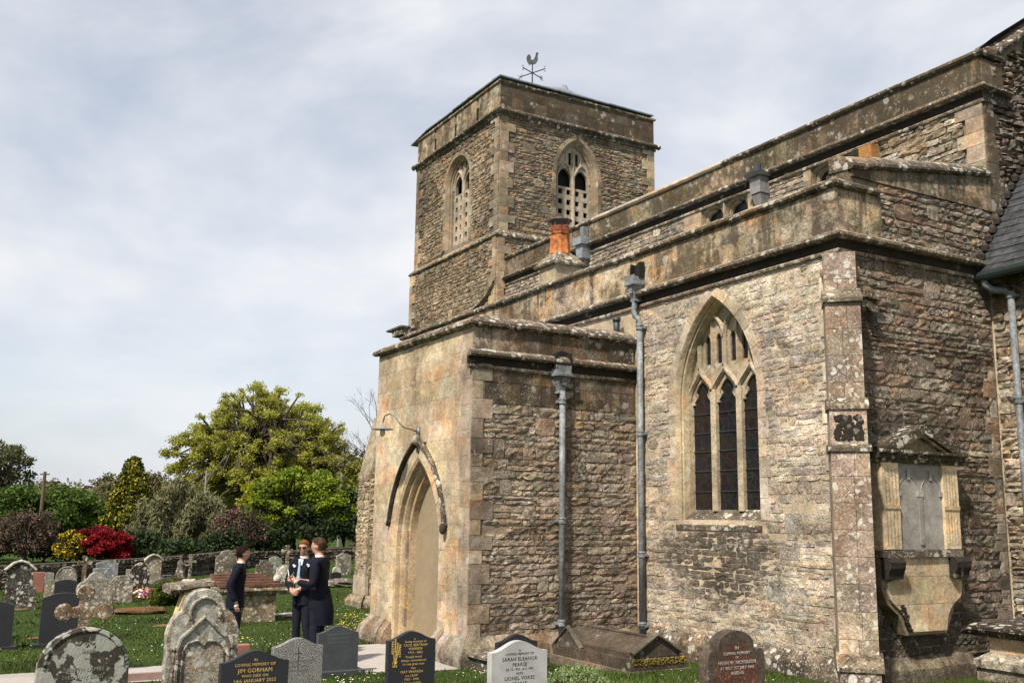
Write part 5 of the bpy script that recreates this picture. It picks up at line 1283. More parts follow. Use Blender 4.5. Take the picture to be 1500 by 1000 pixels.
# chest tomb at the right edge
t2 = empty('chest_tomb', (-8.3, 13.3, 0), 'stone chest tomb with black-lichened slab at the right edge, by the chancel', 'tomb')
mb = MB(); mb.box((-9.15, 12.74, -.2), (-6.6, 13.8, .16), (.30, .26, .2, .25)); mb.build('plinth', RUB, t2)
mb = MB(); mb.add([(-9.17, 12.70, .16), (-6.6, 12.70, .16), (-6.6, 13.8, .16), (-9.17, 13.8, .16), (-9.17, 12.70, .26), (-6.6, 12.70, .26), (-9.03, 12.86, .36), (-6.6, 12.86, .36), (-9.03, 13.8, .36), (-9.17, 13.8, .26)], [(0, 1, 5, 4), (4, 5, 7, 6), (0, 4, 9, 3), (4, 6, 8, 9)], (.40, .36, .28, .25)); mb.build('base_moulding', CAP, t2)
for a0, a1 in ((-9.03, -8.55), (-8.545, -7.6), (-7.595, -6.6)):
    mb = MB(); mb.box((a0, 12.88, .36), (a1, 13.7, .58), (*pick(TAN), .05)); mb.build('side_panel', ASH, t2)
mb = MB(); P_ = [(-.25, .56), (.04, .56), (.12, .62), (.20, .66), (.20, .71), (.0, .74), (-.9, .76)]
fS = Frame((0, 12.88, 0), (1, 0, 0), (0, -1, 0)); v = []
xs_ = [-9.22]+[-9.1+.28*k for k in range(10)]
for x in xs_:
    for d, z in P_: v.append(fS(x, z+.012*noisef(x*5, z*30), d+.02*noisef(x*6, d*9, 3)))
m_ = len(P_); mb.add(v, [(q*m_+j, q*m_+(j+1) % m_, (q+1)*m_+(j+1) % m_, (q+1)*m_+j) for q in range(len(xs_)-1) for j in range(m_)]+[tuple(range(m_))], (.13, .115, .09, .8)); mb.build('table_slab', CAP, t2)

# middle distance ------------------------------------------------------
stone('tall dark navy headstone on a grey base, alone on the left lawn', 'camber', -19.2, 2.21, .72, .88, SLG, .10, base=(.95, .05, .32))
stone('dark headstone cut off by the left edge of the picture', 'camber', -19.1, 1.13, .60, .78, SLG, .10, base=(.75, .05, .30))
ORL = stone_mat('orange_lichen_stone', .02, 1.0, .9, .5, .5, 12)
e, fr, g = stone('foiled stone cross crusted with orange lichen behind the round-topped stone', 'cross', -15.77, 2.09, .62, 1.18, ORL, .13, tint=(.27, .20, .12, .3), rough=.05, name='stone_cross', cat='grave cross')
mb = MB()
for a, z in ((0, .87), (-.27, .87), (.27, .87), (0, 1.13)): mb.prism([(a+.12*math.cos(t), z+.12*math.sin(t)) for t in [k*.524 for k in range(12)]], fr, -.07, .07, (.27, .2, .12, .3), .015)
mb.build('foil', ORL, e)
e, fr, g = stone('trefoil-headed grave stone covered in white lichen behind the orange cross', 'trefoil', -23.93, 3.36, .78, .92, CARV, .14, tint=(.33, .3, .24, .3), rough=.04)
MID = [
 ('small dark rounded headstone behind the navy one', 'camber', -26.9, 3.10, .52, .56, SLG, {}),
 ('pointed near-black headstone with white lichened gable top at far left', 'capgable', -26.96, 2.07, .62, 1.0, None, dict(tint=(.07, .07, .068, .5))),
 ('dull red-brown headstone beside the pointed black one', 'rect', -29.9, 2.72, .34, .52, RGR, {}),
 ('narrow pale grey headstone next to the red-brown one', 'camber', -30.1, 3.02, .24, .50, None, dict(tint=(.33, .33, .31, .1))),
 ('squat grey headstone with yellow lichen near the far left graves', 'camber', -28.4, 2.94, .34, .44, None, dict(tint=(.30, .27, .18, .2))),
 ('round-arched carved headstone in front of the low wall', 'round', -29.1, 3.34, .52, .68, None, dict(tint=(.33, .31, .26, .3), inset=True)),
 ('ornate rusty-brown stone cross against the low wall', 'cross', -28.9, 3.74, .36, .98, None, dict(tint=(.22, .15, .09, .4), rough=.08, cat='grave cross', name='stone_cross')),
 ('wide blue-grey headstone with stepped top on a white kerb', 'camber', -30.53, 4.54, .58, .76, None, dict(tint=(.20, .22, .24, .05))),
 ('grey inscribed headstone standing before the wide blue-grey one', 'rect', -30.2, 4.34, .42, .58, None, dict(tint=(.22, .24, .26, .05))),
 ('rough rounded lichen-grey headstone in the left group', 'round', -26.62, 4.32, .54, .66, None, dict(tint=(.33, .30, .24, .35), rough=.03)),
 ('slim square stone post behind the rough rounded stone', 'rect', -27.74, 4.68, .17, .72, None, dict(tint=(.35, .33, .27, .2))),
 ('black headstone with a pale curved cap and orange plants at its foot', 'gothic', -27.66, 4.92, .48, .90, None, dict(tint=(.035, .03, .028, .6))),
 ('tan gothic headstone with a projecting hood by the dark hedge', 'capgable', -32.03, 6.07, .50, .84, None, dict(tint=(.36, .32, .24, .05))),
 ('slanted grey headstone with a bright top edge by the green bush', 'ogee', -26.01, 5.20, .40, .62, GGR, dict(lean=.06)),
 ('low dark headstone behind the green bush', 'rect', -30.6, 6.3, .52, .34, None, dict(tint=(.07, .07, .065, .5))),
 ('broad rough headstone behind the left man', 'scroll', -35.4, 9.12, .74, .80, None, dict(tint=(.27, .24, .19, .4), rough=.03)),
 ('plain shouldered lichen headstone between the men, beyond the tomb', 'shoulder', -32.33, 9.56, .56, .62, None, dict(tint=(.24, .2, .14, .4))),
 ('smooth grey-green headstone by the back wall', 'ogee', -33.95, 10.40, .42, .60, None, dict(tint=(.24, .26, .23, .1))),
 ('small lichened cross by the back wall near the middle man', 'cross', -35.5, 11.30, .42, .82, None, dict(tint=(.3, .24, .17, .4), rough=.05, cat='grave cross', name='stone_cross')),
 ('wavy-topped pale headstone on the rise right of the men', 'ogee', -32.78, 12.40, .52, .72, None, dict(tint=(.36, .33, .28, .25), rough=.02)),
 ('small pale rounded stone right of the men', 'round', -31.14, 11.56, .26, .46, None, dict(tint=(.45, .42, .36, .1), rough=.03)),
 ('small black headstone right of the men', 'camber', -30.5, 11.30, .34, .36, SLG, {}),
 ('grey squat headstone at the far left edge', 'camber', -25.4, 1.15, .5, .50, None, dict(tint=(.22, .22, .2, .3))),
 ('dark leaning stone beside the pointed black one', 'round', -25.7, 2.15, .40, .55, None, dict(tint=(.09, .09, .08, .5), lean=.12)),
 ('pale kerb stone end with lichen left of the pointed black one', 'rect', -27.2, 1.35, .42, .34, None, dict(tint=(.4, .38, .33, .2), T=.3)),
]
for lb, kd, X, Y, W, H, mt, kw in MID:
    e, fr, g = stone(lb, kd, X, Y, W, H, mt or GRV, **kw)
    if kd == 'capgable':
        mb = MB(); bar(mb, fr, [(-W*.54, H-.34*W), (-W*.25, H-.08*W), (0, H), (W*.25, H-.08*W), (W*.54, H-.34*W)], .035, .09, -.06, (.42, .39, .33, .1)); mb.build('cap_moulding', GRV, e)
    if 'wide blue-grey' in lb:
        mb = MB(); mb.prism([(-.1, -.1), (-.1, .22), (.42, .22), (.42, -.1)], fr, .1, .5, (.6, .58, .54, .0)); mb.build('white_kerb', GRV, e)
# rough rocks
def rock(label, X, Y, rx, ry, rz_, tint, mat=GRV, cat='rock', name='rough_stone'):
    g = terr(X, Y); v = []; f = []; nu, nv = 14, 8
    for j in range(nv+1):
        ph = math.pi*j/nv
        for i in range(nu):
            th = 2*math.pi*i/nu; d = Vector((math.sin(ph)*math.cos(th), math.sin(ph)*math.sin(th), math.cos(ph)))
            k = 1+.35*noisef(d.x*2+X, d.y*2+Y, d.z*2)+.12*noisef(d.x*6+X, d.y*6, d.z*6)
            v.append((X+d.x*rx*k, Y+d.y*ry*k, g+rz_*.5+d.z*rz_*k*.7))
    f = [(j*nu+i, j*nu+(i+1) % nu, (j+1)*nu+(i+1) % nu, (j+1)*nu+i) for j in range(nv) for i in range(nu)]
    o = mk(name, v, f, [(*tint, .2)]*len(v), mat, None, False, origin=(X, Y, g)); return setp(o, label, cat)
rock('jagged white lichened boulder beside the stone chest tomb', -30.1, 9.5, .2, .3, .5, (.42, .4, .34))
rock('smaller pale rock beside the jagged boulder', -29.7, 9.2, .16, .16, .3, (.45, .43, .38))
rock('mossy brown fallen branch-like grave kerb on the left lawn', -24.0, 4.3, .22, .66, .13, (.20, .12, .05), MOSSY, 'grave kerb', 'mossy_kerb')
rock('dark recumbent stone lying on the grass right of the men', -29.35, 11.1, .3, .62, .20, (.18, .16, .13), GRV, 'grave slab', 'recumbent_stone')
rock('white flat stone in the grass behind the middle man', -22.6, 7.3, .3, .3, .05, (.55, .5, .42), GRV, 'stone', 'flat_stone')
for i, (X, Y, r_) in enumerate(((-20.3, 2.0, .16), (-18.0, 2.6, .15), (-25.6, 1.9, .22), (-21.5, 4.3, .14))):
    rock(('tuft of dry brown grass clippings left of the navy stone', 'orange-brown clod of dead grass on the near lawn', 'rust-brown patch of dead plants by the far left graves', 'small heap of dead grass in mid lawn')[i], X, Y, r_, r_*1.5, .03, (.26, .15, .06), MOSSY, 'dead grass', 'dead_grass_clump')
# statue on white rock
st_ = empty('memorial_statue', (-30.66, 6.66, terr(-30.66, 6.66)), 'weathered figure leaning on a cross upon a white rock base before the hedge', 'statue')
gz_ = terr(-30.66, 6.66); mb = MB()
for k in range(5): mb.lathe([(.02, -.1), (.17, .0), (.14, .16), (.05, .22)], (-30.66+.05*k, 6.44+.12*k, gz_), 6, (.6, .58, .52, .05), rot=k)
mb.build('rock_base', GRV, st_)
mb = MB(); mb.lathe([(.17, .15), (.16, .3), (.11, .5), (.09, .62), (.10, .70), (.04, .76), (.05, .80), (.055, .84), (.03, .88)], (-30.66, 6.58, gz_), 10, (.24, .21, .17, .4)); mb.tube([(-30.62, 6.60, gz_+.68), (-30.55, 6.72, gz_+.60), (-30.5, 6.80, gz_+.62)], .03, 6, (.24, .21, .17, .4)); mb.build('figure', GRV, st_, True)
mb = MB(); mb.box((-30.62, 6.79, gz_+.1), (-30.54, 6.87, gz_+.92), (.3, .25, .18, .3)); mb.box((-30.62, 6.66, gz_+.68), (-30.545, 7.0, gz_+.75), (.3, .25, .18, .3)); mb.build('cross', GRV, st_)
# flowers at the black stone
fl = empty('flower_bunch', (-27.3, 4.95, terr(-27.3, 4.95)), 'bunch of white and pink flowers at the foot of the black headstone', 'flowers')
WPET = plain('white_petals', (.75, .72, .66), .8); PPET = plain('pink_petals', (.50, .16, .34), .8); OPET = plain('rust_leaves', (.42, .14, .03), .9, var=.4); YPET = plain('yellow_petals', (.75, .55, .03), .8)
for m_, n_, ox in ((WPET, 14, -.08), (PPET, 14, .05)):
    mb = MB()
    for k in range(n_): mb.lathe([(.01, -.02), (.04, .0), (.03, .02), (.01, .03)], (-27.2+rng.uniform(-.12, .12), 4.93+ox+rng.uniform(-.12, .12), terr(-27.3, 4.9)+rng.uniform(.06, .24)), 6, rot=k)
    mb.build('blossom', m_, fl)
mb = MB()
for k in range(60):
    x, y = -27.45+rng.uniform(-.1, .1), 4.92+rng.uniform(-.32, .32); z = terr(x, y)+rng.uniform(0, .24); mb.add([(x, y, z), (x+rng.uniform(-.08, .08), y+rng.uniform(-.08, .08), z+.06), (x+.03, y+.05, z+.02)], [(0, 1, 2)])
mb.build('rust_foliage', OPET, fl)
# big chest tomb with displaced slabs
ct = empty('broken_chest_tomb', (-21.9, 5.6, -.15), 'old table tomb with lichened slab, leaning pale supports and rusty red boards on top', 'tomb')
mb = MB(); mb.box((-22.1, 5.98, -.4), (-21.55, 6.66, .42), (.34, .27, .17, .2)); mb.build('pedestal', GRV, ct)
mb = MB(); P_ = [(-.45, .42), (.45, .42), (.50, .50), (.47, .58), (-.47, .58), (-.5, .5)]; fT = Frame((-21.85, 0, 0), (0, 1, 0), (1, 0, 0))
v = []; ys_ = [5.30+.16*k for k in range(11)]
for y in ys_:
    for d, z in P_: v.append((-21.85+d*.85+.03*noisef(y*4, d*3), y, z+.02*noisef(y*5, z*9, d)))
m_ = 6; mb.add(v, [(q*m_+j, q*m_+(j+1) % m_, (q+1)*m_+(j+1) % m_, (q+1)*m_+j) for q in range(len(ys_)-1) for j in range(m_)]+[tuple(range(m_)), tuple(range(m_*(len(ys_)-1), m_*len(ys_)))], (.33, .27, .18, .45)); mb.build('moulded_slab', GRV, ct)
RB = plain('rust_red_boards', (.115, .055, .035), .8, 0, .006, .35, 25)
for k in range(5):
    mb = MB(); x = -21.5-.17*k; mb.add([(x-.07, 5.4, .58+.04*k), (x+.07, 5.4, .58+.04*k), (x+.07, 6.85-.1*k, .58+.045*k), (x-.07, 6.85-.1*k, .58+.045*k), (x-.07, 5.4, .635+.045*k), (x+.07, 5.4, .635+.045*k), (x+.07, 6.85-.1*k, .64+.045*k), (x-.07, 6.85-.1*k, .64+.045*k)], [(0, 1, 5, 4), (1, 2, 6, 5), (2, 3, 7, 6), (3, 0, 4, 7), (4, 5, 6, 7)], (.1, .05, .03, 0)); mb.build('board', RB, ct)
mb = MB(); v = []; ys_ = [4.50+.12*k for k in range(10)]
for y in ys_:
    t = (y-4.5)/1.1
    for d, z in P_: v.append((-22.15+d*.9+.05*noisef(y*4, d*3), y, z+.03+.10*t+.03*noisef(y*5, z*9, d)))
mb.add(v, [(q*m_+j, q*m_+(j+1) % m_, (q+1)*m_+(j+1) % m_, (q+1)*m_+j) for q in range(len(ys_)-1) for j in range(m_)]+[tuple(range(m_)), tuple(range(m_*(len(ys_)-1), m_*len(ys_)))], (.27, .21, .15, .5)); mb.build('broken_slab', GRV, ct)
for k, (y0, ln, tt) in enumerate(((4.86, -.28, (.50, .38, .18, .05)), (5.05, -.18, (.55, .50, .40, .05)))):
    mb = MB(); fL = lambda a, z, d, y0=y0, ln=ln: (-21.75+d, y0+a+ln*(.5-z), z); mb.prism([(-.07, -.3), (.07, -.3), (.07, .48), (-.07, .48)], fL, -.35, .02, tt); mb.build('leaning_support', GRV, ct)
# kerbs by the path
mb = MB(); gk = terr(-14.8, 2.9); mb.box((-14.95, 2.35, gk-.1), (-13.4, 2.45, gk+.11), (.3, .2, .17, 0)); mb.box((-14.95, 2.45, gk-.1), (-14.85, 3.05, gk+.11), (.3, .2, .17, 0)); kk = mb.build('grave_kerb', plain('pink_granite', (.27, .185, .155), .7, 0, .002, .15, 60)); setp(kk, 'pinkish granite grave kerb at the edge of the path', 'grave kerb')
mb = MB()
for k in range(9): mb.box((-22.0-.02*k, 8.9+.5*k, terr(-22, 8.9+.5*k)-.05), (-21.9-.02*k, 9.38+.5*k, terr(-22, 9.2+.5*k)+.035), (.45, .42, .36, .1))
kk = mb.build('edging_kerb', GRV); setp(kk, 'thin pale stone edging in the grass right of the men', 'kerb')
finish_text()

# boundary wall --------------------------------------------------------
WPT = [(-30.3, -6), (-30.6, 2.2), (-32.6, 5.0), (-34.6, 7.4), (-37.4, 10.6), (-38.8, 15), (-39, 24)]
bw = empty('boundary_wall', (-33, 5, 0), 'low old rubble churchyard wall behind the graves, below the shrubs', 'wall')
mb = MB(); coreb = MB()
for (x0, y0), (x1, y1) in zip(WPT, WPT[1:]):
    L_ = math.hypot(x1-x0, y1-y0); u = ((x1-x0)/L_, (y1-y0)/L_); n_ = (u[1], -u[0])
    g0, g1 = terr(x0, y0), terr(x1, y1); hgt = .66 if y0 < 8 else .52
    coreb.add([(x0, y0, g0-.3), (x1, y1, g1-.3), (x1, y1, g1+hgt), (x0, y0, g0+hgt), (x0-.35*n_[0], y0-.35*n_[1], g0+hgt), (x1-.35*n_[0], y1-.35*n_[1], g1+hgt)], [(0, 1, 2, 3), (3, 2, 5, 4)], (.13, .11, .085, .4))
    fr = Frame((x0, y0, (g0+g1)/2-.02), (u[0], u[1], 0), (n_[0], n_[1], 0))
    rubble(fr, 0, L_, -.05, hgt+.02, bw, [(.2, .175, .13), (.26, .23, .18), (.16, .14, .11)], hr=(.10, .2), lr=(.2, .5), dep=.05, rough=.04, dirt=lambda a, z: .4, name='wall_stone', gap=.012)
bc = coreb.build('wall_core', DRK, bw)
for i in range(len(STONES)): s = list(STONES[i]); s[6] = bw; STONES[i] = tuple(s)
church_keep = church; church = bw; flush(); church = church_keep

# ================================================================== VEGETATION
def at(px, depth, py=752):      # ground point seen in column px at a forward depth in metres
    v = cx*((px-750)/1458.3*depth)+cdn*((py-500)/1458.3*depth)+cf*depth
    return Vector((v.x, v.y, 0))+Vector((0, 0, 2.1+v.z))
def ground_at(px, depth):
    p = at(px, depth); return Vector((p.x, p.y, terr(p.x, p.y)))
def leafmat(name, cols, var=.3, trans=.25, rough=.6):
    m, t, b = newmat(name)
    g = t.nodes.new('ShaderNodeNewGeometry')
    rp = t.nodes.new('ShaderNodeValToRGB'); rp.color_ramp.interpolation = 'LINEAR'
    els = rp.color_ramp.elements
    while len(els) < len(cols): els.new(.5)
    for i, c in enumerate(cols): els[i].position = i/(len(cols)-1); els[i].color = (*c, 1)
    t.links.new(g.outputs['Random Per Island'], rp.inputs[0])
    n = mr(t, noise_n(t, g.outputs['Position'], .8, 3), .3, .7, 1-var, 1+var)
    col = mixc(t, 1, rp.outputs[0], grey(t, n), 'MULTIPLY')
    t.links.new(col, b.inputs['Base Color']); b.inputs['Roughness'].default_value = rough; b.inputs['Specular IOR Level'].default_value = .25
    if trans:
        tr = t.nodes.new('ShaderNodeBsdfTranslucent'); t.links.new(col, tr.inputs[0])
        ms = t.nodes.new('ShaderNodeMixShader'); ms.inputs[0].default_value = trans
        o_ = t.nodes['Material Output']; t.links.new(b.outputs[0], ms.inputs[1]); t.links.new(tr.outputs[0], ms.inputs[2]); t.links.new(ms.outputs[0], o_.inputs[0])
    return m
def leaves(name, C, size, mat, par, aspect=1.5, up=0, kind=None, tri=False):
    """C: Nx3 centres; rhombic leaves"""
    n = len(C); d = nrg.normal(size=(n, 3)); d[:, 2] += up*2.5; d /= np.linalg.norm(d, axis=1)[:, None]
    q = nrg.normal(size=(n, 3)); q -= (q*d).sum(1)[:, None]*d; q /= np.linalg.norm(q, axis=1)[:, None]
    s = (size*nrg.uniform(.6, 1.3, n))[:, None]
    P = np.empty((n, 4, 3)); P[:, 0] = C-d*s*aspect*.5; P[:, 2] = C+d*s*aspect*.5; P[:, 1] = C+q*s*.45; P[:, 3] = C-q*s*.45
    nrm = np.cross(d, q); P[:, 1] += nrm*s*.12; P[:, 3] += nrm*s*.12
    me = bpy.data.meshes.new(name); me.vertices.add(n*4); me.vertices.foreach_set('co', P.astype(np.float32).ravel())
    me.loops.add(n*4); me.loops.foreach_set('vertex_index', np.arange(n*4, dtype=np.int32)); me.polygons.add(n)
    me.polygons.foreach_set('loop_start', np.arange(0, n*4, 4, dtype=np.int32)); me.polygons.foreach_set('loop_total', np.full(n, 4, dtype=np.int32))
    me.update(calc_edges=True); me.materials.append(mat)
    o = bpy.data.objects.new(name, me); COL.objects.link(o); parent(o, par)
    if kind: o['kind'] = kind
    return o
def blob_pts(c, r, n, shell=.45):
    """points in a clump, mostly near its skin"""
    d = nrg.normal(size=(n, 3)); d /= np.linalg.norm(d, axis=1)[:, None]
    rad = nrg.uniform(0, 1, n)**shell
    return np.array(c)+d*rad[:, None]*np.array(r)*nrg.uniform(.75, 1.15, (n, 1))
BARK = plain('grey_bark', (.075, .06, .045), .9, 0, .02, .3, 8)
BARKD = plain('dark_bark', (.04, .032, .025), .9, 0, .02, .3, 8)
def curve(p, q, sag=.15, n=5):
    p, q = Vector(p), Vector(q); L_ = (q-p).length; off = Vector((rng.uniform(-1, 1), rng.uniform(-1, 1), rng.uniform(-.2, 1)))*L_*sag
    return [p.lerp(q, k/n)+off*math.sin(math.pi*k/n)+Vector((rng.uniform(-1, 1), rng.uniform(-1, 1), rng.uniform(-1, 1)))*L_*.02*(0 < k < n) for k in range(n+1)]
def tree(name, label, base, clumps, lmat, size, nleaf, trunk_r=.3, fork=.35, nl=7, bark=None, group=None, cat='tree', mats2=None, aspect=1.5, up=0, shell=.45, twig=True, stems=1):
    e = empty(name, base, label, cat, group); bark = bark or BARK
    top = max(c[2] for c in clumps); H = top-base[2]; mb = MB()
    forks = []
    for s in range(stems):
        b0 = Vector(base)+Vector((rng.uniform(-1, 1), rng.uniform(-1, 1), 0))*(.3 if stems > 1 else 0)*trunk_r*6
        fk = Vector(base)+Vector((rng.uniform(-.04, .04)*H, rng.uniform(-.04, .04)*H, fork*H))
        mb.tube([b0-Vector((0, 0, .3)), b0+Vector((0, 0, .1)), *curve(b0+Vector((0, 0, .2)), fk, .06, 3)[1:]], [trunk_r*1.4, trunk_r*1.15, trunk_r, trunk_r*.9, trunk_r*.8], 9); forks.append(fk)
    cs = sorted(clumps, key=lambda c: math.atan2(c[1]-base[1], c[0]-base[0])); k = max(1, len(cs)//nl)
    for i in range(0, len(cs), k):
        gset = cs[i:i+k]; far = max(gset, key=lambda c: (Vector(c[:3])-forks[0]).length); fk = forks[(i//k) % len(forks)]
        limb = curve(fk, far[:3], .10, 6); mb.tube(limb, [trunk_r*.55*(1-j/7)+.012 for j in range(7)], 6)
        if twig:
            for c in gset:
                if c is far: continue
                st_i = rng.randint(1, 4); tw = curve(limb[st_i], c[:3], .12, 3); mb.tube(tw, [trunk_r*.22, trunk_r*.16, trunk_r*.10, .01], 5, cap=False)
                for z in range(2):
                    d = Vector((rng.uniform(-1, 1)*c[3], rng.uniform(-1, 1)*c[3], rng.uniform(-.3, 1)*c[5]))*.8; mb.tube([tw[2], tw[3]+d*.5, Vector(c[:3])+d], [trunk_r*.09, trunk_r*.05, .006], 4, cap=False)
    mb.build('trunk', bark, e)
    if lmat is not None:
        groups = [[] for _ in range(1+(len(mats2) if mats2 else 0))]
        for c in clumps:
            vol = max(.15, c[3]*c[4]); P = blob_pts(c[:3], c[3:6], int(nleaf*vol*rng.uniform(.7, 1.3)), shell)
            if mats2:
                fs = [m_[1] for m_ in mats2]; rr = nrg.uniform(0, 1, len(P)); acc = 0
                for gi, ff in enumerate(fs): groups[gi+1].append(P[(rr >= acc) & (rr < acc+ff)]); acc += ff
                groups[0].append(P[rr >= acc])
            else: groups[0].append(P)
        leaves('crown', np.concatenate(groups[0]), size, lmat, e, aspect, up)
        if mats2:
            for gi, m_ in enumerate(mats2):
                P = np.concatenate(groups[gi+1])
                if len(P): leaves(m_[3] if len(m_) > 3 else 'blossom', P, size*m_[2], m_[0], e, 1.0, 0)
    return e
def dome(base, specs, n, r, flat=.7, jitter=.15):
    """clump centres on the shells of several ellipsoids: specs (dx along view right, dz up, dy depth, rx, rz, weight)"""
    tot = sum(s[5] for s in specs); out_ = []
    for dx, dz, dy, rx, rz_, wt in specs:
        for _ in range(int(n*wt/tot)):
            while True:
                v = Vector((rng.gauss(0, 1), rng.gauss(0, 1), rng.gauss(0, 1))).normalized()
                if v.z > -.45: break
            rr = rng.uniform(.6, 1.1)
            p = Vector(base)+cx_h*(dx+v.x*rx*rr)+cf_h*(dy+v.y*rx*.8*rr)+Vector((0, 0, dz+v.z*rz_*rr))
            q = r*rng.uniform(.65, 1.3); out_.append((p.x, p.y, p.z, q, q, q*flat))
    return out_
cx_h = Vector((cx.x, cx.y, 0)).normalized(); cf_h = Vector((cf.x, cf.y, 0)).normalized()
K = lambda px, depth: px*depth/1458.3      # pixels to metres at a depth

OAKL = leafmat('oak_spring_leaves', [(.20, .215, .03), (.32, .33, .05), (.43, .41, .09)], .22, .4)
b = ground_at(378, 85)
cl = dome(b, [(K(4, 85), K(112, 85), 0, K(100, 85), K(100, 85), 9), (K(-78, 85), K(88, 85), 0, K(60, 85), K(66, 85), 3.6), (K(80, 85), K(96, 85), 0, K(52, 85), K(74, 85), 3.4), (K(-5, 85), K(52, 85), -2, K(118, 85), K(32, 85), 1.6), (0, K(100, 85), 0, K(60, 85), K(55, 85), 1.2)], 680, .66, .65)
tree('oak_tree', 'big spreading oak with fresh olive-yellow leaves, tallest tree beyond the churchyard', b, cl, OAKL, .125, 500, .62, .22, 28, shell=.9)
FARL = leafmat('grey_green_leaves', [(.07, .075, .035), (.11, .115, .05)], .3, .2)
b = ground_at(-8, 62)
tree('open_crowned_tree', 'grey-green thin-leaved tree cut by the left edge of the picture', b, dome(b, [(0, K(104, 62), 0, K(42, 62), K(46, 62), 3), (K(20, 62), K(60, 62), 0, K(26, 62), K(22, 62), 1)], 80, .5), FARL, .15, 330, .22, .4, 9)
GRN = leafmat('fresh_maple_leaves', [(.035, .075, .012), (.065, .12, .018), (.13, .19, .03)], .3, .3)
for i, (px, w_, h_, d_, lb) in enumerate(((28, 54, 86, 50, 'leafy green tree low on the far left, behind the pole'), (88, 50, 86, 52, 'rounded green tree between the pole and the golden conifer'), (132, 34, 62, 56, 'small yellow-green tree just left of the golden conifer'), (-30, 50, 70, 52, 'green tree beyond the left edge of the picture'))):
    b = ground_at(px, d_)
    tree('green_tree', lb, b, dome(b, [(0, K(h_*.62, d_), 0, K(w_*.8, d_), K(h_*.42, d_), 1)], 34, .85, .6), GRN, .13, 800, .16, .3, 7)
CON1 = leafmat('golden_conifer_tips', [(.22, .19, .012), (.36, .30, .02), (.10, .12, .015)], .3, .1); CON2 = leafmat('dark_conifer_leaves', [(.012, .03, .008), (.03, .05, .012)], .3, .05)
b = ground_at(190, 52); cl = []
for k in range(230):
    t = rng.random()**.75; rad = K(46, 52)*(1-t)**.72*rng.uniform(.5, 1.08)*(1.0); th = rng.uniform(0, 6.28); p = b+Vector((rad*math.cos(th), rad*math.sin(th), K(12, 52)+t*K(122, 52)-rad*.15)); q = .26*rng.uniform(.7, 1.3); cl.append((p.x, p.y, p.z, q, q, q*1.1))
tree('golden_conifer', 'conical evergreen with gold tips on dark green, left of the oak', b, cl, CON1, .11, 1900, .16, .1, 6, mats2=[(CON2, .52, 1.15, 'dark_foliage')], twig=False)
MAP = leafmat('crimson_maple_leaves', [(.11, .004, .008), (.22, .007, .014), (.33, .018, .022)], .25, .3)
b = ground_at(152, 37.5)
tree('japanese_maple', 'low domed bright crimson maple behind the graves', b, dome(b, [(0, K(31, 37), 0, K(37, 37), K(28, 37), 1)], 90, .24, .6), MAP, .06, 4600, .05, .2, 7, BARKD, cat='red maple', aspect=1.8)
FOR = leafmat('forsythia_flowers', [(.55, .36, .01), (.70, .50, .02), (.20, .18, .02)], .2, .2); DKL = leafmat('dark_shrub_leaves', [(.012, .022, .007), (.025, .04, .012)], .4, .1)
b = ground_at(106, 37.0)
tree('forsythia', 'yellow-flowering shrub directly left of the crimson maple', b, dome(b, [(0, K(30, 37), 0, K(17, 37), K(26, 37), 2), (K(16, 37), K(36, 37), 0, K(7, 37), K(12, 37), 1)], 30, .22, .8), FOR, .06, 2200, .03, .2, 6, BARKD, cat='shrub', mats2=[(DKL, .55, 1.2, 'dark_leaves')])
MAG = leafmat('magnolia_blossom', [(.15, .05, .065), (.28, .12, .15), (.14, .06, .07)], .2, .2); MGL = leafmat('magnolia_brown_leaves', [(.045, .035, .02), (.08, .06, .035), (.05, .055, .02)], .3, .1)
for px, d_, w_, h_, lb in ((45, 39, 52, 72, 'dusky pink-flowered magnolia at the far left behind the graves'), (352, 41, 40, 70, 'pink-flowered magnolia between the grey willow and the bright maple'), (3, 40, 40, 60, 'dull pink magnolia at the left picture edge')):
    b = ground_at(px, d_)
    tree('magnolia', lb, b, dome(b, [(0, K(h_*.55, d_), 0, K(w_*.85, d_), K(h_*.5, d_), 1)], 60, .36, .9), MGL, .06, 700, .06, .15, 12, BARKD, cat='flowering shrub', mats2=[(MAG, .13, 1.6, 'blossom')], shell=.8, stems=3)
WIL = leafmat('grey_willow_twigs', [(.11, .115, .045), (.18, .18, .08), (.08, .075, .035), (.25, .25, .15)], .3, .15)
b = ground_at(262, 42); cl = dome(b, [(0, K(58, 42), 0, K(58, 42), K(54, 42), 3), (K(-42, 42), K(30, 42), 0, K(28, 42), K(32, 42), 1), (K(45, 42), K(38, 42), 0, K(30, 42), K(38, 42), 1)], 100, .42, 1.1)
tree('willow_shrub', 'broad grey-green twiggy willow shrub in the middle of the border', b, cl, WIL, .055, 1600, .07, .08, 18, cat='shrub', aspect=5, up=.45, shell=.7, stems=4)
ACE = leafmat('bright_acer_leaves', [(.07, .12, .012), (.17, .24, .018), (.32, .36, .03)], .25, .35); ACY = leafmat('gold_acer_leaves', [(.34, .30, .012), (.22, .25, .015)], .2, .35)
b = ground_at(432, 44)
tree('yellow_green_maple', 'vivid yellow-green spreading maple just left of the porch, behind the men', b, dome(b, [(K(5, 44), K(78, 44), 0, K(62, 44), K(46, 44), 4), (K(50, 44), K(60, 44), 0, K(42, 44), K(46, 44), 2.5), (K(-50, 44), K(52, 44), 0, K(30, 44), K(16, 44), 1)], 130, .44, .62), ACE, .10, 1500, .12, .22, 10, BARKD)
b = ground_at(395, 46)
tree('golden_maple', 'golden-yellow maple rising at the left of the vivid green one', b, dome(b, [(0, K(82, 46), 0, K(40, 46), K(30, 46), 1)], 40, .42, .5), ACY, .10, 1200, .10, .3, 7, BARKD)
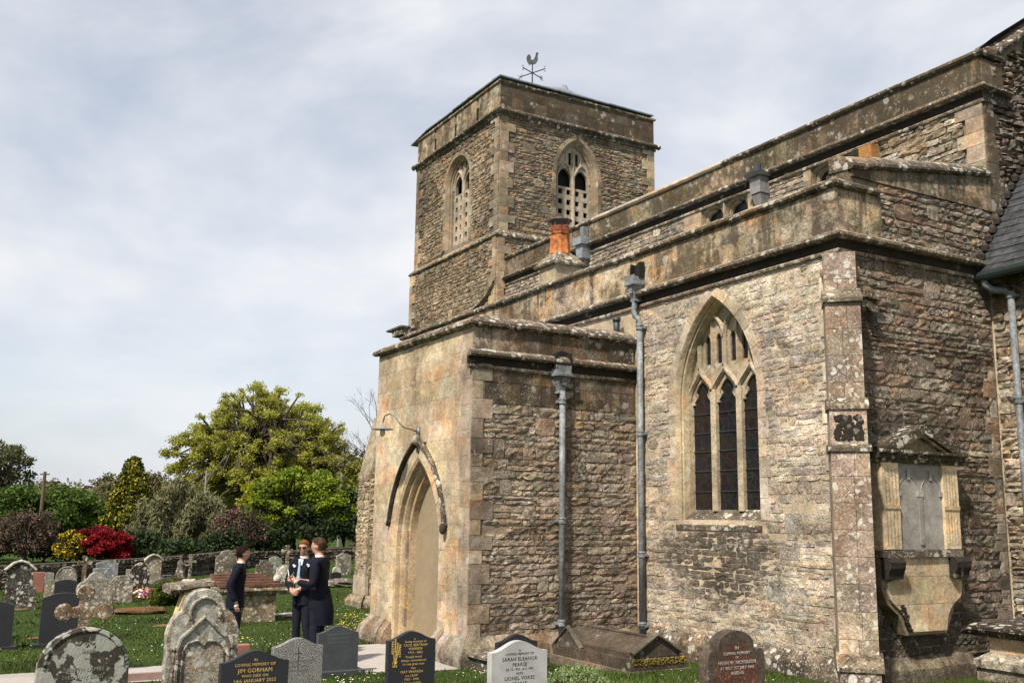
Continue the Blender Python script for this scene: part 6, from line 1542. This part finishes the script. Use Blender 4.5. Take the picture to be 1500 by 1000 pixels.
b = ground_at(522, 60)
tree('olive_tree', 'yellowish-olive bushy tree filling the gap between the vivid maple and the porch', b, dome(b, [(0, K(58, 60), 0, K(34, 60), K(56, 60), 1)], 60, .62, .8), leafmat('olive_yellow_leaves', [(.12, .13, .02), (.20, .20, .03), (.09, .09, .03)], .3, .25), .12, 600, .2, .3, 9)
HED = leafmat('evergreen_leaves', [(.010, .022, .006), (.022, .042, .010), (.035, .06, .015)], .4, .1)
for i, (px, d_, w_, h_) in enumerate(((-20, 42, 45, 40), (70, 41, 40, 44), (150, 43, 45, 38), (215, 39, 40, 46), (275, 38.5, 38, 36), (330, 40, 42, 44), (395, 43, 40, 44), (455, 43, 42, 70), (505, 44, 34, 90), (545, 46, 40, 90))):
    b = ground_at(px, d_)
    lbl = 'dark evergreen bush ' + ('beyond the left edge of the wall', 'under the far left magnolia', 'behind the crimson maple', 'right of the crimson maple, behind the tan gothic stone', 'behind the leaning statue', 'under the willow and pink magnolia', 'behind the left man', 'beneath the yellow-green maple', 'beside the porch, right of the yellow-green maple', 'hidden mostly behind the porch')[i]
    tree('evergreen_bush', lbl, b, dome(b, [(0, K(h_*.5, d_), 0, K(w_*.8, d_), K(h_*.5, d_), 1)], 34, .42, .8), HED, .09, 900, .06, .15, 6, BARKD, cat='bush', group='dark evergreen bushes behind the wall')
WOOD = leafmat('budding_wood_leaves', [(.085, .075, .035), (.13, .115, .045), (.10, .11, .04)], .35, .15)
wl = [(-90, 95, 66), (-40, 90, 70), (20, 100, 40), (75, 105, 54), (115, 100, 38), (160, 108, 58), (215, 112, 56), (262, 100, 50), (300, 96, 54), (345, 104, 70), (440, 96, 78), (478, 90, 90), (512, 84, 108), (552, 80, 120), (600, 90, 100)]
places = ('far beyond the left edge', 'beyond the left edge', 'behind the left green tree', 'behind the rounded green tree', 'in the gap left of the conifer', 'behind the golden conifer', 'right of the conifer tip', 'left below the oak', 'under the left side of the oak', 'under the oak trunk', 'under the right side of the oak', 'between oak and porch', 'close left of the porch edge', 'hidden behind the porch', 'behind the church')
for (px, d_, h_), pl_ in zip(wl, places):
    b = ground_at(px, d_)
    tree('woodland_tree', 'hazy brown-olive budding tree of the distant wood, '+pl_, b, dome(b, [(0, K(h_*.6, d_), 0, K(34, d_), K(h_*.46, d_), 1)], 26, 1.5, .8), WOOD, .26, 170, .2, .25, 8, group='trees of the distant wood', shell=.8)
# bare tree by the porch edge
def bare(label, px, d_, H, w_):
    b = ground_at(px, d_); e = empty('bare_tree', b, label, 'tree'); mb = MB()
    def grow(p, d, L_, r, n):
        q = p+d*L_; m_ = p.lerp(q, .5)+Vector((rng.uniform(-1, 1), rng.uniform(-1, 1), rng.uniform(-1, 1)))*L_*.06
        mb.tube([p, m_, q], [r, r*.8, r*.6], 5 if r > .02 else 3, cap=False)
        if n == 0: return
        for _ in range(rng.choice((2, 3, 3))):
            nd = (d+Vector((rng.gauss(0, .42), rng.gauss(0, .42), rng.gauss(.08, .25)))*w_).normalized(); grow(q, nd, L_*rng.uniform(.62, .85), r*.58, n-1)
    grow(b, Vector((0, 0, 1)), H*.26, H*.018, 6); mb.build('trunk', BARK, e)
bare('leafless grey tree rising close left of the porch roof edge', 548, 62, 10.5, 1.0)
bare('second leafless tree, lower, just left of the porch', 512, 66, 7.5, 1.1)
bare('thin leafless tree behind the golden conifer', 165, 70, 5.0, 1.0)
for px, d_, ptop, r_, lb in ((60, 46, 690, .09, 'dark wooden pole left of the green trees'), (298, 60, 688, .07, 'thin pale pole standing before the oak'), (497, 58, 692, .07, 'thin pale pole right of the yellow-green maple')):
    b = ground_at(px, d_); z1 = at(px, d_, ptop).z; mb = MB(); mb.tube([b-Vector((0, 0, .3)), Vector((b.x+.1, b.y, z1))], [r_*1.1, r_*.8], 8); mb.build
    if lb.startswith('dark'): mb.tube([Vector((b.x+.1, b.y, z1-.12))-cx_h*.22, Vector((b.x+.1, b.y, z1-.12))+cx_h*.22], .035, 6)
    o = mb.build('wooden_pole', plain('weathered_pole', (.11, .075, .05) if lb.startswith('dark') else (.24, .22, .19), .85, 0, .004), None); setp(o, lb, 'pole')
# clipped round bush near the front and a small conifer by the tomb
BSH = leafmat('clipped_bush_leaves', [(.10, .15, .05), (.17, .23, .09), (.24, .30, .13)], .2, .2)
b = Vector((-10.05, 6.72, 0)); e = empty('round_bush', b, 'clipped round grey-green dwarf bush right of the light granite headstone', 'bush')
P = blob_pts((b.x, b.y, .10), (.37, .37, .30), 15000, .12); leaves('foliage', P, .022, BSH, e, 1.6, .5)
mb = MB(); mb.lathe([(.10, -.1), (.30, .0), (.32, .12), (.24, .27), (.05, .33)], tuple(b), 14); mb.build('branches', plain('bush_inside', (.03, .045, .015), .9), e)
GBL = leafmat('yellowish_conifer_leaves', [(.06, .085, .012), (.12, .13, .02), (.03, .05, .01)], .3, .15)
b = ground_at(256, 24.5)
tree('dwarf_conifer', 'small yellow-green feathery conifer left of the broken tomb', b, dome(b, [(0, .22, 0, .30, .32, 1)], 22, .14, .8), GBL, .04, 12000, .03, .2, 5, BARKD, cat='bush', aspect=2.5)

# grass ----------------------------------------------------------------
def path_x(y):
    k = S((y-4.6)/2.2); return -16.15-.95*k, -14.75+.85*k
def grass():
    n = 420000
    inv = nrg.uniform(1/46., 1/7.2, n); d = 1/inv; px = nrg.uniform(-120, 1560, n)
    x = cx_h.x*((px-750)/1458*d)+cf_h.x*d; y = cx_h.y*((px-750)/1458*d)+cf_h.y*d
    kk = S_np((y-4.6)/2.2); pl = -16.15-.95*kk+.06*np.sin(y*5); pr = -14.75+.85*kk+.06*np.sin(y*4+1)
    ok = ~((x > pl) & (x < pr) & (y < 7.6)) & ~((y > 10.52) & (x > -24.6) & (x < -9.2)) & ~((x > -18.1) & (x < -13.9) & (y > 7.25)) & ~((y > 13.9) & (x > -9.5)) & ~((x > -10.2) & (x < -9.0) & (y > 10.1) & (y < 11.2) & (x-y < -20.1+0))
    ok &= ~((x > -14.0) & (x < -11.8) & (y > 8.78) & (y < 9.9)) & (x > -50)
    x, y, d = x[ok], y[ok], d[ok]
    pn = np.sin(x*1.3+np.sin(y*.9)*2)*np.sin(y*1.7+np.sin(x*.7)*2)+.5*np.sin(x*3.9+y*2.2)*np.sin(y*4.3-x*1.1)
    keep = nrg.uniform(0, 1, len(x)) < np.clip(.80+.35*pn, .35, 1); x, y, d, pn = x[keep], y[keep], d[keep], pn[keep]; n = len(x)
    near = (x > -31) | (y > 16)
    z = np.array([terr(a, b_) for a, b_ in zip(x, y)])
    h = nrg.uniform(.014, .042, n)*(1+1.2*nrg.uniform(0, 1, n)**8)*np.clip(1+.35*pn, .5, 1.6); w_ = .0035+.0007*d
    th = nrg.uniform(0, 6.28, n); lean = nrg.uniform(0, .6, n)*h; ld = nrg.uniform(0, 6.28, n)
    P = np.empty((n, 3, 3)); P[:, 0, 0] = x-np.cos(th)*w_; P[:, 0, 1] = y-np.sin(th)*w_; P[:, 1, 0] = x+np.cos(th)*w_; P[:, 1, 1] = y+np.sin(th)*w_
    P[:, 0, 2] = z-.01; P[:, 1, 2] = z-.01; P[:, 2, 0] = x+np.cos(ld)*lean; P[:, 2, 1] = y+np.sin(ld)*lean; P[:, 2, 2] = z+h
    me = bpy.data.meshes.new('grass'); me.vertices.add(n*3); me.vertices.foreach_set('co', P.astype(np.float32).ravel()); me.loops.add(n*3); me.loops.foreach_set('vertex_index', np.arange(n*3, dtype=np.int32)); me.polygons.add(n)
    me.polygons.foreach_set('loop_start', np.arange(0, n*3, 3, dtype=np.int32)); me.polygons.foreach_set('loop_total', np.full(n, 3, dtype=np.int32)); me.update(calc_edges=True)
    me.materials.append(GRS); o = bpy.data.objects.new('grass', me); COL.objects.link(o); setp(o, 'short green churchyard lawn', 'grass', kind='stuff')
def S_np(t): t = np.clip(t, 0, 1); return t*t*(3-2*t)
GRS = leafmat('grass_blades', [(.024, .048, .008), (.042, .078, .012), (.066, .102, .019), (.13, .12, .045)], .5, .22)
grass()
def flowers(name, label, mat, spots, n, size, hz=(.04, .09)):
    mb = MB()
    for _ in range(n):
        cx0, cy0, rx, ry = rng.choice(spots); x, y = cx0+rng.gauss(0, rx), cy0+rng.gauss(0, ry)
        if -18.2 < x < -13.9 and y > 7.2: continue
        if y > 10.3: continue
        xl, xr = path_x(y)
        if xl < x < xr: continue
        z = terr(x, y)+rng.uniform(*hz); s = size*rng.uniform(.7, 1.3); r_ = rng.uniform(0, 3)
        pts = [(x+s*math.cos(r_+k*1.047), y+s*math.sin(r_+k*1.047), z+.3*s*math.sin(k*2+r_)) for k in range(6)]
        mb.add(pts, [tuple(range(6))])
    o = mb.build(name, mat); setp(o, label, 'flowers', kind='stuff')
flowers('daisies', 'white daisies scattered in the grass', WPET, [(-18.7, 7.6, .8, .5), (-20.5, 8.4, 1.2, .5), (-17.7, 4.6, .5, .7), (-21, 3.5, 3, 1.5), (-9.5, 9.3, 1.0, .6), (-13.6, 4.9, .5, .4), (-12.2, 7.2, .8, .4), (-24, 7, 3, 2), (-18.2, 6.4, .6, .3), (-19, 8.0, .4, .4)], 750, .013)
flowers('yellow_flowers', 'yellow celandines in the grass by the porch', YPET, [(-19.8, 7.8, .5, .25), (-21.5, 8.6, .3, .3), (-18.6, 6.9, .6, .15), (-18.4, 4.9, .2, .12), (-20.4, 8.3, .6, .2)], 150, .020)

# ================================================================== PEOPLE
SKIN = plain('skin', (.42, .235, .17), .55, 0, 0, .06, 30); NAVY = plain('navy_wool', (.004, .0055, .013), .85, 0, .001, .12, 60, .2); TROU = plain('charcoal_trousers', (.007, .009, .018), .85, 0, .001, .1, 60, .2); SHIRT = plain('white_shirt', (.75, .75, .76), .7); SHOE = plain('black_shoes', (.01, .01, .01), .3)
def skinmesh(name, nodes, edges, mat, par, T, sub=2, root=0, shape_fn=None):
    bm = bmesh.new(); lay = bm.verts.layers.skin.verify(); vs = []
    for co, r in nodes:
        v = bm.verts.new(co); v[lay].radius = (r, r) if not isinstance(r, tuple) else r; vs.append(v)
    for a, b_ in edges: bm.edges.new((vs[a], vs[b_]))
    vs[root][lay].use_root = True
    me = bpy.data.meshes.new(name); bm.to_mesh(me); bm.free(); o = bpy.data.objects.new(name, me); COL.objects.link(o)
    m_ = o.modifiers.new('s', 'SKIN'); m_.use_smooth_shade = True; m_ = o.modifiers.new('u', 'SUBSURF'); m_.levels = sub; m_.render_levels = sub
    bpy.context.view_layer.update(); dg = bpy.context.evaluated_depsgraph_get(); me2 = bpy.data.meshes.new_from_object(o.evaluated_get(dg)); bpy.data.objects.remove(o)
    for v in me2.vertices:
        c = Vector(v.co)
        if shape_fn: c = shape_fn(c)
        v.co = T @ c
    me2.materials.clear(); me2.materials.append(mat); me2.polygons.foreach_set('use_smooth', [True]*len(me2.polygons))
    p = bpy.data.objects.new(name, me2); COL.objects.link(p); parent(p, par); return p
def hand(nodes, edges, wi, wpos, d, pn, curl=.5):
    """palm and five fingers from wrist node wi; d: direction, pn: palm normal (curl side)"""
    d = Vector(d).normalized(); pn = Vector(pn).normalized(); sd = d.cross(pn).normalized(); w = Vector(wpos)
    nodes.append((w+d*.045, .030)); pi = len(nodes)-1; edges.append((wi, pi)); nodes.append((w+d*.08, .028)); qi = len(nodes)-1; edges.append((pi, qi))
    for k, ln in enumerate((.062, .072, .068, .052)):
        s = (k-1.5)*.019; p1 = w+d*.088+sd*s; p2 = p1+(d*math.cos(curl)+pn*math.sin(curl))*ln*.5; p3 = p2+(d*math.cos(curl*2)+pn*math.sin(curl*2))*ln*.5
        a = len(nodes); nodes.extend([(p1, .0095), (p2, .009), (p3, .008)]); edges.extend([(qi, a), (a, a+1), (a+1, a+2)])
    p1 = w+d*.04-sd*.032+pn*.008; p2 = w+d*.075-sd*.05+pn*.022; a = len(nodes); nodes.extend([(p1, .012), (p2, .010)]); edges.extend([(pi, a), (a, a+1)])
def person(label, pos, fwd, H, arms, legs, hair_c, head_turn=0, lean=0, coat='jacket', extra=None, hands=None, ground=None):
    f = Vector((fwd[0], fwd[1], 0)).normalized(); rgt = Vector((f.y, -f.x, 0)); s = H/1.8
    T = Matrix(((rgt.x*s, f.x*s, 0, pos[0]), (rgt.y*s, f.y*s, 0, pos[1]), (0, 0, s, pos[2]), (0, 0, 0, 1)))
    e = empty('person', pos, label, 'man')
    def ln(p): p = Vector(p); k = max(0, (p.z-.95)); return Vector((p.x, p.y+k*lean, p.z))
    hd = Matrix.Rotation(head_turn, 3, 'Z'); HC = ln((0, .02, 1.645))
    nodes = [(ln((0, 0, .98)), .09), (ln((0, 0, 1.12)), .085), (ln((0, -.01, 1.28)), .085), (ln((0, -.015, 1.40)), .075), (ln((0, -.005, 1.49)), .057), (ln((0, .01, 1.535)), .058), (ln((0, .02, 1.57)), .068), (ln((0, .02, 1.64)), .097), (ln((0, .01, 1.70)), .098), (ln((0, .01, 1.745)), .066)]
    edges = [(i, i+1) for i in range(9)]
    jn = [(ln((0, 0, .90)), .145), (ln((0, 0, 1.0)), .148), (ln((0, 0, 1.12)), .135), (ln((0, 0, 1.28)), .145), (ln((0, -.01, 1.41)), .125), (ln((0, -.01, 1.49)), .078)]; je = [(i, i+1) for i in range(5)]
    for si, (el, wr) in zip((-1, 1), arms):
        sh = ln((si*.165, -.01, 1.435)); el = ln(el); wr = ln(wr)
        a = len(nodes); nodes += [(sh, .045), (el, .040), (wr, .027)]; edges += [(3, a), (a, a+1), (a+1, a+2)]
        hp = hands[0 if si < 0 else 1]; hand(nodes, edges, a+2, wr, hp[0], hp[1], hp[2])
        a = len(jn); w2 = el.lerp(wr, .9); jn += [(sh, .074), (sh.lerp(el, .5), .066), (el, .060), (w2, .047)]; je += [(4, a), (a, a+1), (a+1, a+2), (a+2, a+3)]
    tn = [(Vector((0, 0, 1.0)), .13), (Vector((0, 0, .93)), .12)]; te = [(0, 1)]
    for si, (kn, an) in zip((-1, 1), legs):
        hip = Vector((si*.09, 0, .88)); kn = Vector(kn); an = Vector(an)
        a = len(nodes); nodes += [(hip, .08), (kn, .05), (an, .036), (an+Vector((0, .10, -.055)), .03)]; edges += [(0, a), (a, a+1), (a+1, a+2), (a+2, a+3)]
        a = len(tn); tn += [(hip, .098), (hip.lerp(kn, .5), .085), (kn, .070), (kn.lerp(an, .6), .060), (an+Vector((0, 0, -.02)), .058)]; te += [(1, a)]+[(a+i, a+i+1) for i in range(4)]
        mb = MB(); fr = lambda a_, z, d, an=an: tuple(T @ Vector((an.x+a_, an.y+d, z))); mb2 = MB()
        v = []; prof = [(-.08, .03, .02), (-.07, .042, .055), (0, .045, .075), (.08, .048, .055), (.15, .046, .035), (.19, .025, .02)]
        for d, hw, h_ in prof: v += [fr(-hw, 0.004, d), fr(-hw*.9, h_*.7, d), fr(0, h_, d), fr(hw*.9, h_*.7, d), fr(hw, 0.004, d)]
        f_ = [(q*5+j, q*5+(j+1) % 5, (q+1)*5+(j+1) % 5, (q+1)*5+j) for q in range(5) for j in range(5)]+[tuple(range(5)), tuple(range(25, 30))]
        mb.add(v, f_); mb.build('shoe', SHOE, e, True)
    def facefn(c):
        q = c-HC
        if q.z < -.10 or q.length > .16: return c
        q = Vector((q.x*.88, q.y*1.10, q.z*1.0))
        if q.y > .03:
            if abs(q.x) < .022 and -.045 < q.z < .02: q.y += .024*(1-abs(q.x)/.022)*(1-(q.z+.045)/.065*.6)
            if abs(q.x) > .012 and -.004 < q.z < .028: q.y -= .010
            if .028 < q.z < .045: q.y += .004
            if q.z < -.05 and abs(q.x) < .03: q.y += .010
            if -.066 < q.z < -.056: q.y += .003
        if q.z < -.03: q.x *= .86
        for sx in (-1, 1):
            if sx*q.x > .06 and abs(q.y) < .02 and -.03 < q.z < .03: q.x += sx*.014
        return HC+hd @ q
    def torsofn(c):
        w_ = Vector((noisef(c.x*7, c.y*7, c.z*16), noisef(c.y*7+3, c.z*15, c.x*7), 0))*.010; c = c+w_
        if .85 < c.z < 1.46:
            k = 1
            ax = abs(c.x)
            if ax < .21: return Vector((c.x*1.18, (c.y-(c.z-.95)*lean)*.92+(c.z-.95)*lean, c.z))
            return Vector((c.x+.038*(1 if c.x > 0 else -1), c.y, c.z))
        return c
    skinmesh('body', nodes, edges, SKIN, e, T, 2, 0, facefn)
    skinmesh('trousers', tn, te, TROU, e, T, 2, 0, lambda c: c+Vector((noisef(c.x*8, c.y*8, c.z*12), noisef(c.y*8+3, c.z*12, c.x*8), 0))*.009)
    skinmesh('tailcoat' if coat == 'tail' else 'jacket', jn, je, NAVY, e, T, 2, 0, torsofn)
    Tl = lambda p: tuple(T @ ln(p))
    def loft(name, rings, mat, n=20, gapf=0, flare=0):
        v = []; 
        for z, yc, rx, ry in rings:
            for k in range(n+1 if gapf else n):
                t = (math.pi/2+gapf+(2*math.pi-2*gapf)*k/n) if gapf else 2*math.pi*k/n
                rip = 1+.03*math.sin(t*5+z*3)*(flare); v.append(Tl((rx*math.cos(t)*rip, yc+ry*math.sin(t)*rip, z)))
        m_ = n+1 if gapf else n; f_ = [(q*m_+j, q*m_+(j+1) % m_, (q+1)*m_+(j+1) % m_, (q+1)*m_+j) for q in range(len(rings)-1) for j in range(n)]
        mb = MB(); mb.add(v, f_); return mb.build(name, mat, e, True)
    if coat == 'tail': loft('coat_skirt', [(1.10, -.01, .158, .128), (.98, -.02, .178, .145), (.85, -.03, .195, .165), (.76, -.045, .190, .165), (.66, -.065, .178, .145), (.58, -.08, .168, .125)], NAVY, 26, .62, 1)
    else: loft('jacket_skirt', [(1.08, 0, .160, .125), (.98, 0, .172, .137), (.88, 0, .182, .145), (.80, 0, .184, .147)], NAVY, 24, .12, 1)
    loft('shirt_collar', [(1.475, 0, .067, .064), (1.50, .002, .065, .063), (1.528, .006, .063, .062)], SHIRT, 18)
    if coat != 'tail' and lean < .05: mb = MB(); mb.prism([(-.005, 1.22), (.005, 1.22), (.050, 1.48), (-.050, 1.48)], lambda a, z, d: Tl((a, .118+d-(abs(a)*.2)-(z-1.12)*.10*(z > 1.3), z)), -.02, .004); mb.build('shirt_front', SHIRT, e)
    # hair: cap over the skull
    nu, nv = 20, 10; v = []
    for j in range(nv+1):
        ph = .02+math.pi*.72*j/nv
        for i in range(nu):
            th = 2*math.pi*i/nu; d = Vector((math.sin(ph)*math.cos(th), math.sin(ph)*math.sin(th), math.cos(ph)))
            if d.y > 0: lim = math.radians(52+38*(1-d.y)**1.2); 
            else: lim = 9
            dd = d
            if ph > lim: dd = Vector((math.sin(lim)*math.cos(th), math.sin(lim)*math.sin(th), math.cos(lim)))
            r_ = Vector((.092, .116, .113))*(1+.04*noisef(dd.x*6, dd.y*6, dd.z*6)); q = Vector((dd.x*r_.x, dd.y*r_.y-.006, dd.z*r_.z+.018)); v.append(tuple(T @ (HC+hd @ q)))
    f_ = [(j*nu+i, j*nu+(i+1) % nu, (j+1)*nu+(i+1) % nu, (j+1)*nu+i) for j in range(nv) for i in range(nu)]
    mb = MB(); mb.add(v, f_); mb.build('hair', plain('hair', hair_c, .9, 0, .006, .45, 110, .05), e, True)
    if extra: extra(e, T, HC, hd, ln)
    return e
FW = lambda r_, f_: (cx_h.x*r_+cf_h.x*f_, cx_h.y*r_+cf_h.y*f_)
# left man, facing right
pA = ground_at(352, 16.2)
def exA(e, T, HC, hd, ln):
    mb = MB(); mb.tube([T @ ln((.245, .045, .86)), T @ ln((.25, .06, .835))], .034, 10); mb.build('shirt_cuff', SHIRT, e, True)
person('dark-haired man in a navy suit seen from the side, facing the other two', pA, FW(1, .15), 1.80, [((-.26, -.10, 1.14), (-.25, .04, .90)), ((.26, -.09, 1.14), (.245, .05, .88))], [((-.10, .03, .50), (-.12, -.06, .08)), ((.10, .03, .50), (.11, .02, .08))], (.016, .008, .006), 0, .10, 'jacket', exA,
       hands=[((0, .15, -1), (1, 0, 0), .5), ((0, .2, -1), (-1, .2, 0), .6)])
# middle man with sunglasses, facing the camera's left
pB = ground_at(450, 16.4)
def exB(e, T, HC, hd, ln):
    mb = MB(); W_ = lambda x, y, z: tuple(T @ (HC+hd @ Vector((x, y, z))))
    for s in (-1, 1):
        mb.add([W_(s*.008, .108, .022), W_(s*.062, .094, .024), W_(s*.060, .094, -.012), W_(s*.014, .108, -.012), W_(s*.008, .112, .022), W_(s*.066, .098, .024), W_(s*.064, .098, -.012), W_(s*.014, .112, -.012)], [(0, 1, 2, 3), (4, 5, 6, 7), (0, 1, 5, 4), (1, 2, 6, 5), (2, 3, 7, 6), (3, 0, 4, 7)])
        mb.tube([W_(s*.066, .096, .016), W_(s*.082, .02, .014), W_(s*.08, -.03, .005)], .004, 5)
    mb.build('sunglasses', plain('black_plastic', (.006, .006, .006), .15), e)
    mb = MB(); mb.prism([(-.012, 1.46), (.012, 1.46), (.016, 1.43), (.03, 1.16), (0, 1.10), (-.03, 1.16), (-.016, 1.43)], lambda a, z, d: tuple(T @ ln((a, .128+d-(z-1.12)*.10*(z > 1.3), z))), 0, .01); mb.build('tie', plain('pale_blue_tie', (.28, .40, .52), .5), e)
    mb = MB(); mb.prism([(-.05, .98), (.05, .98), (.05, 1.2), (0, 1.28), (-.05, 1.2)], lambda a, z, d: tuple(T @ ln((a, .125+d, z))), -.02, .0); mb.build('waistcoat', plain('grey_waistcoat', (.10, .12, .15), .8), e)
    rose(e, T @ ln((.10, .115, 1.37)))
def rose(e, p):
    mb = MB()
    for k in range(5): mb.lathe([(.006, -.012), (.018, .0), (.014, .014), (.004, .018)], (p[0]+.014*math.cos(k*1.26), p[1]+.014*math.sin(k*1.26), p[2]+.006*k-.01), 7, rot=k)
    mb.build('white_rose', WPET, e, True)
person('ginger-haired man in sunglasses with pale blue tie, hands folded, facing the camera', pB, FW(-.55, -.9), 1.89, [((-.27, .02, 1.13), (-.05, .21, 1.02)), ((.27, .02, 1.13), (.04, .22, 1.0))], [((-.12, .04, .50), (-.17, .0, .08)), ((.10, .02, .50), (.12, -.02, .08))], (.13, .045, .018), math.radians(24), .02, 'jacket', exB,
       hands=[((1, .2, -.3), (0, -1, 0), .6), ((-1, .25, -.2), (0, -1, 0), .7)])
# right man in tailcoat, facing left, back partly to camera
pC = ground_at(473, 15.5)
def exC(e, T, HC, hd, ln):
    mb = MB(); P = [(-.235, .36, 1.24), (-.09, .40, 1.20), (-.07, .42, 1.30), (-.22, .38, 1.33)]
    mb.add([T @ ln(p) for p in P]+[T @ ln((p[0]+.004, p[1]+.012, p[2])) for p in P], [(0, 1, 2, 3), (4, 5, 6, 7), (0, 1, 5, 4), (1, 2, 6, 5), (2, 3, 7, 6), (3, 0, 4, 7)])
    o = mb.build('folded_card', plain('pale_blue_card', (.50, .60, .66), .6)); setp(o, 'pale blue-grey folded card held by the man in the tailcoat', 'card')
    rose(e, T @ ln((-.12, .125, 1.38)))
    mb = MB(); mb.tube([T @ ln((-.16, .275, 1.16)), T @ ln((-.145, .30, 1.165))], .033, 10); mb.build('shirt_cuff', SHIRT, e, True)
person('tall brown-haired man in a long navy tailcoat holding a pale card, back to the porch', pC, FW(-1, .12), 1.97, [((-.27, .0, 1.12), (-.15, .29, 1.165)), ((.25, .0, 1.12), (.10, .28, 1.16))], [((-.09, .02, .50), (-.11, -.03, .08)), ((.10, .0, .50), (.12, -.06, .08))], (.055, .033, .02), math.radians(4), .03, 'tail', exC,
       hands=[((0, 1, .35), (1, 0, 0), .45), ((-.3, 1, .1), (-1, 0, 0), .5)])
print('tris', sum(len(o.data.polygons) for o in sc.objects if o.type == 'MESH'))
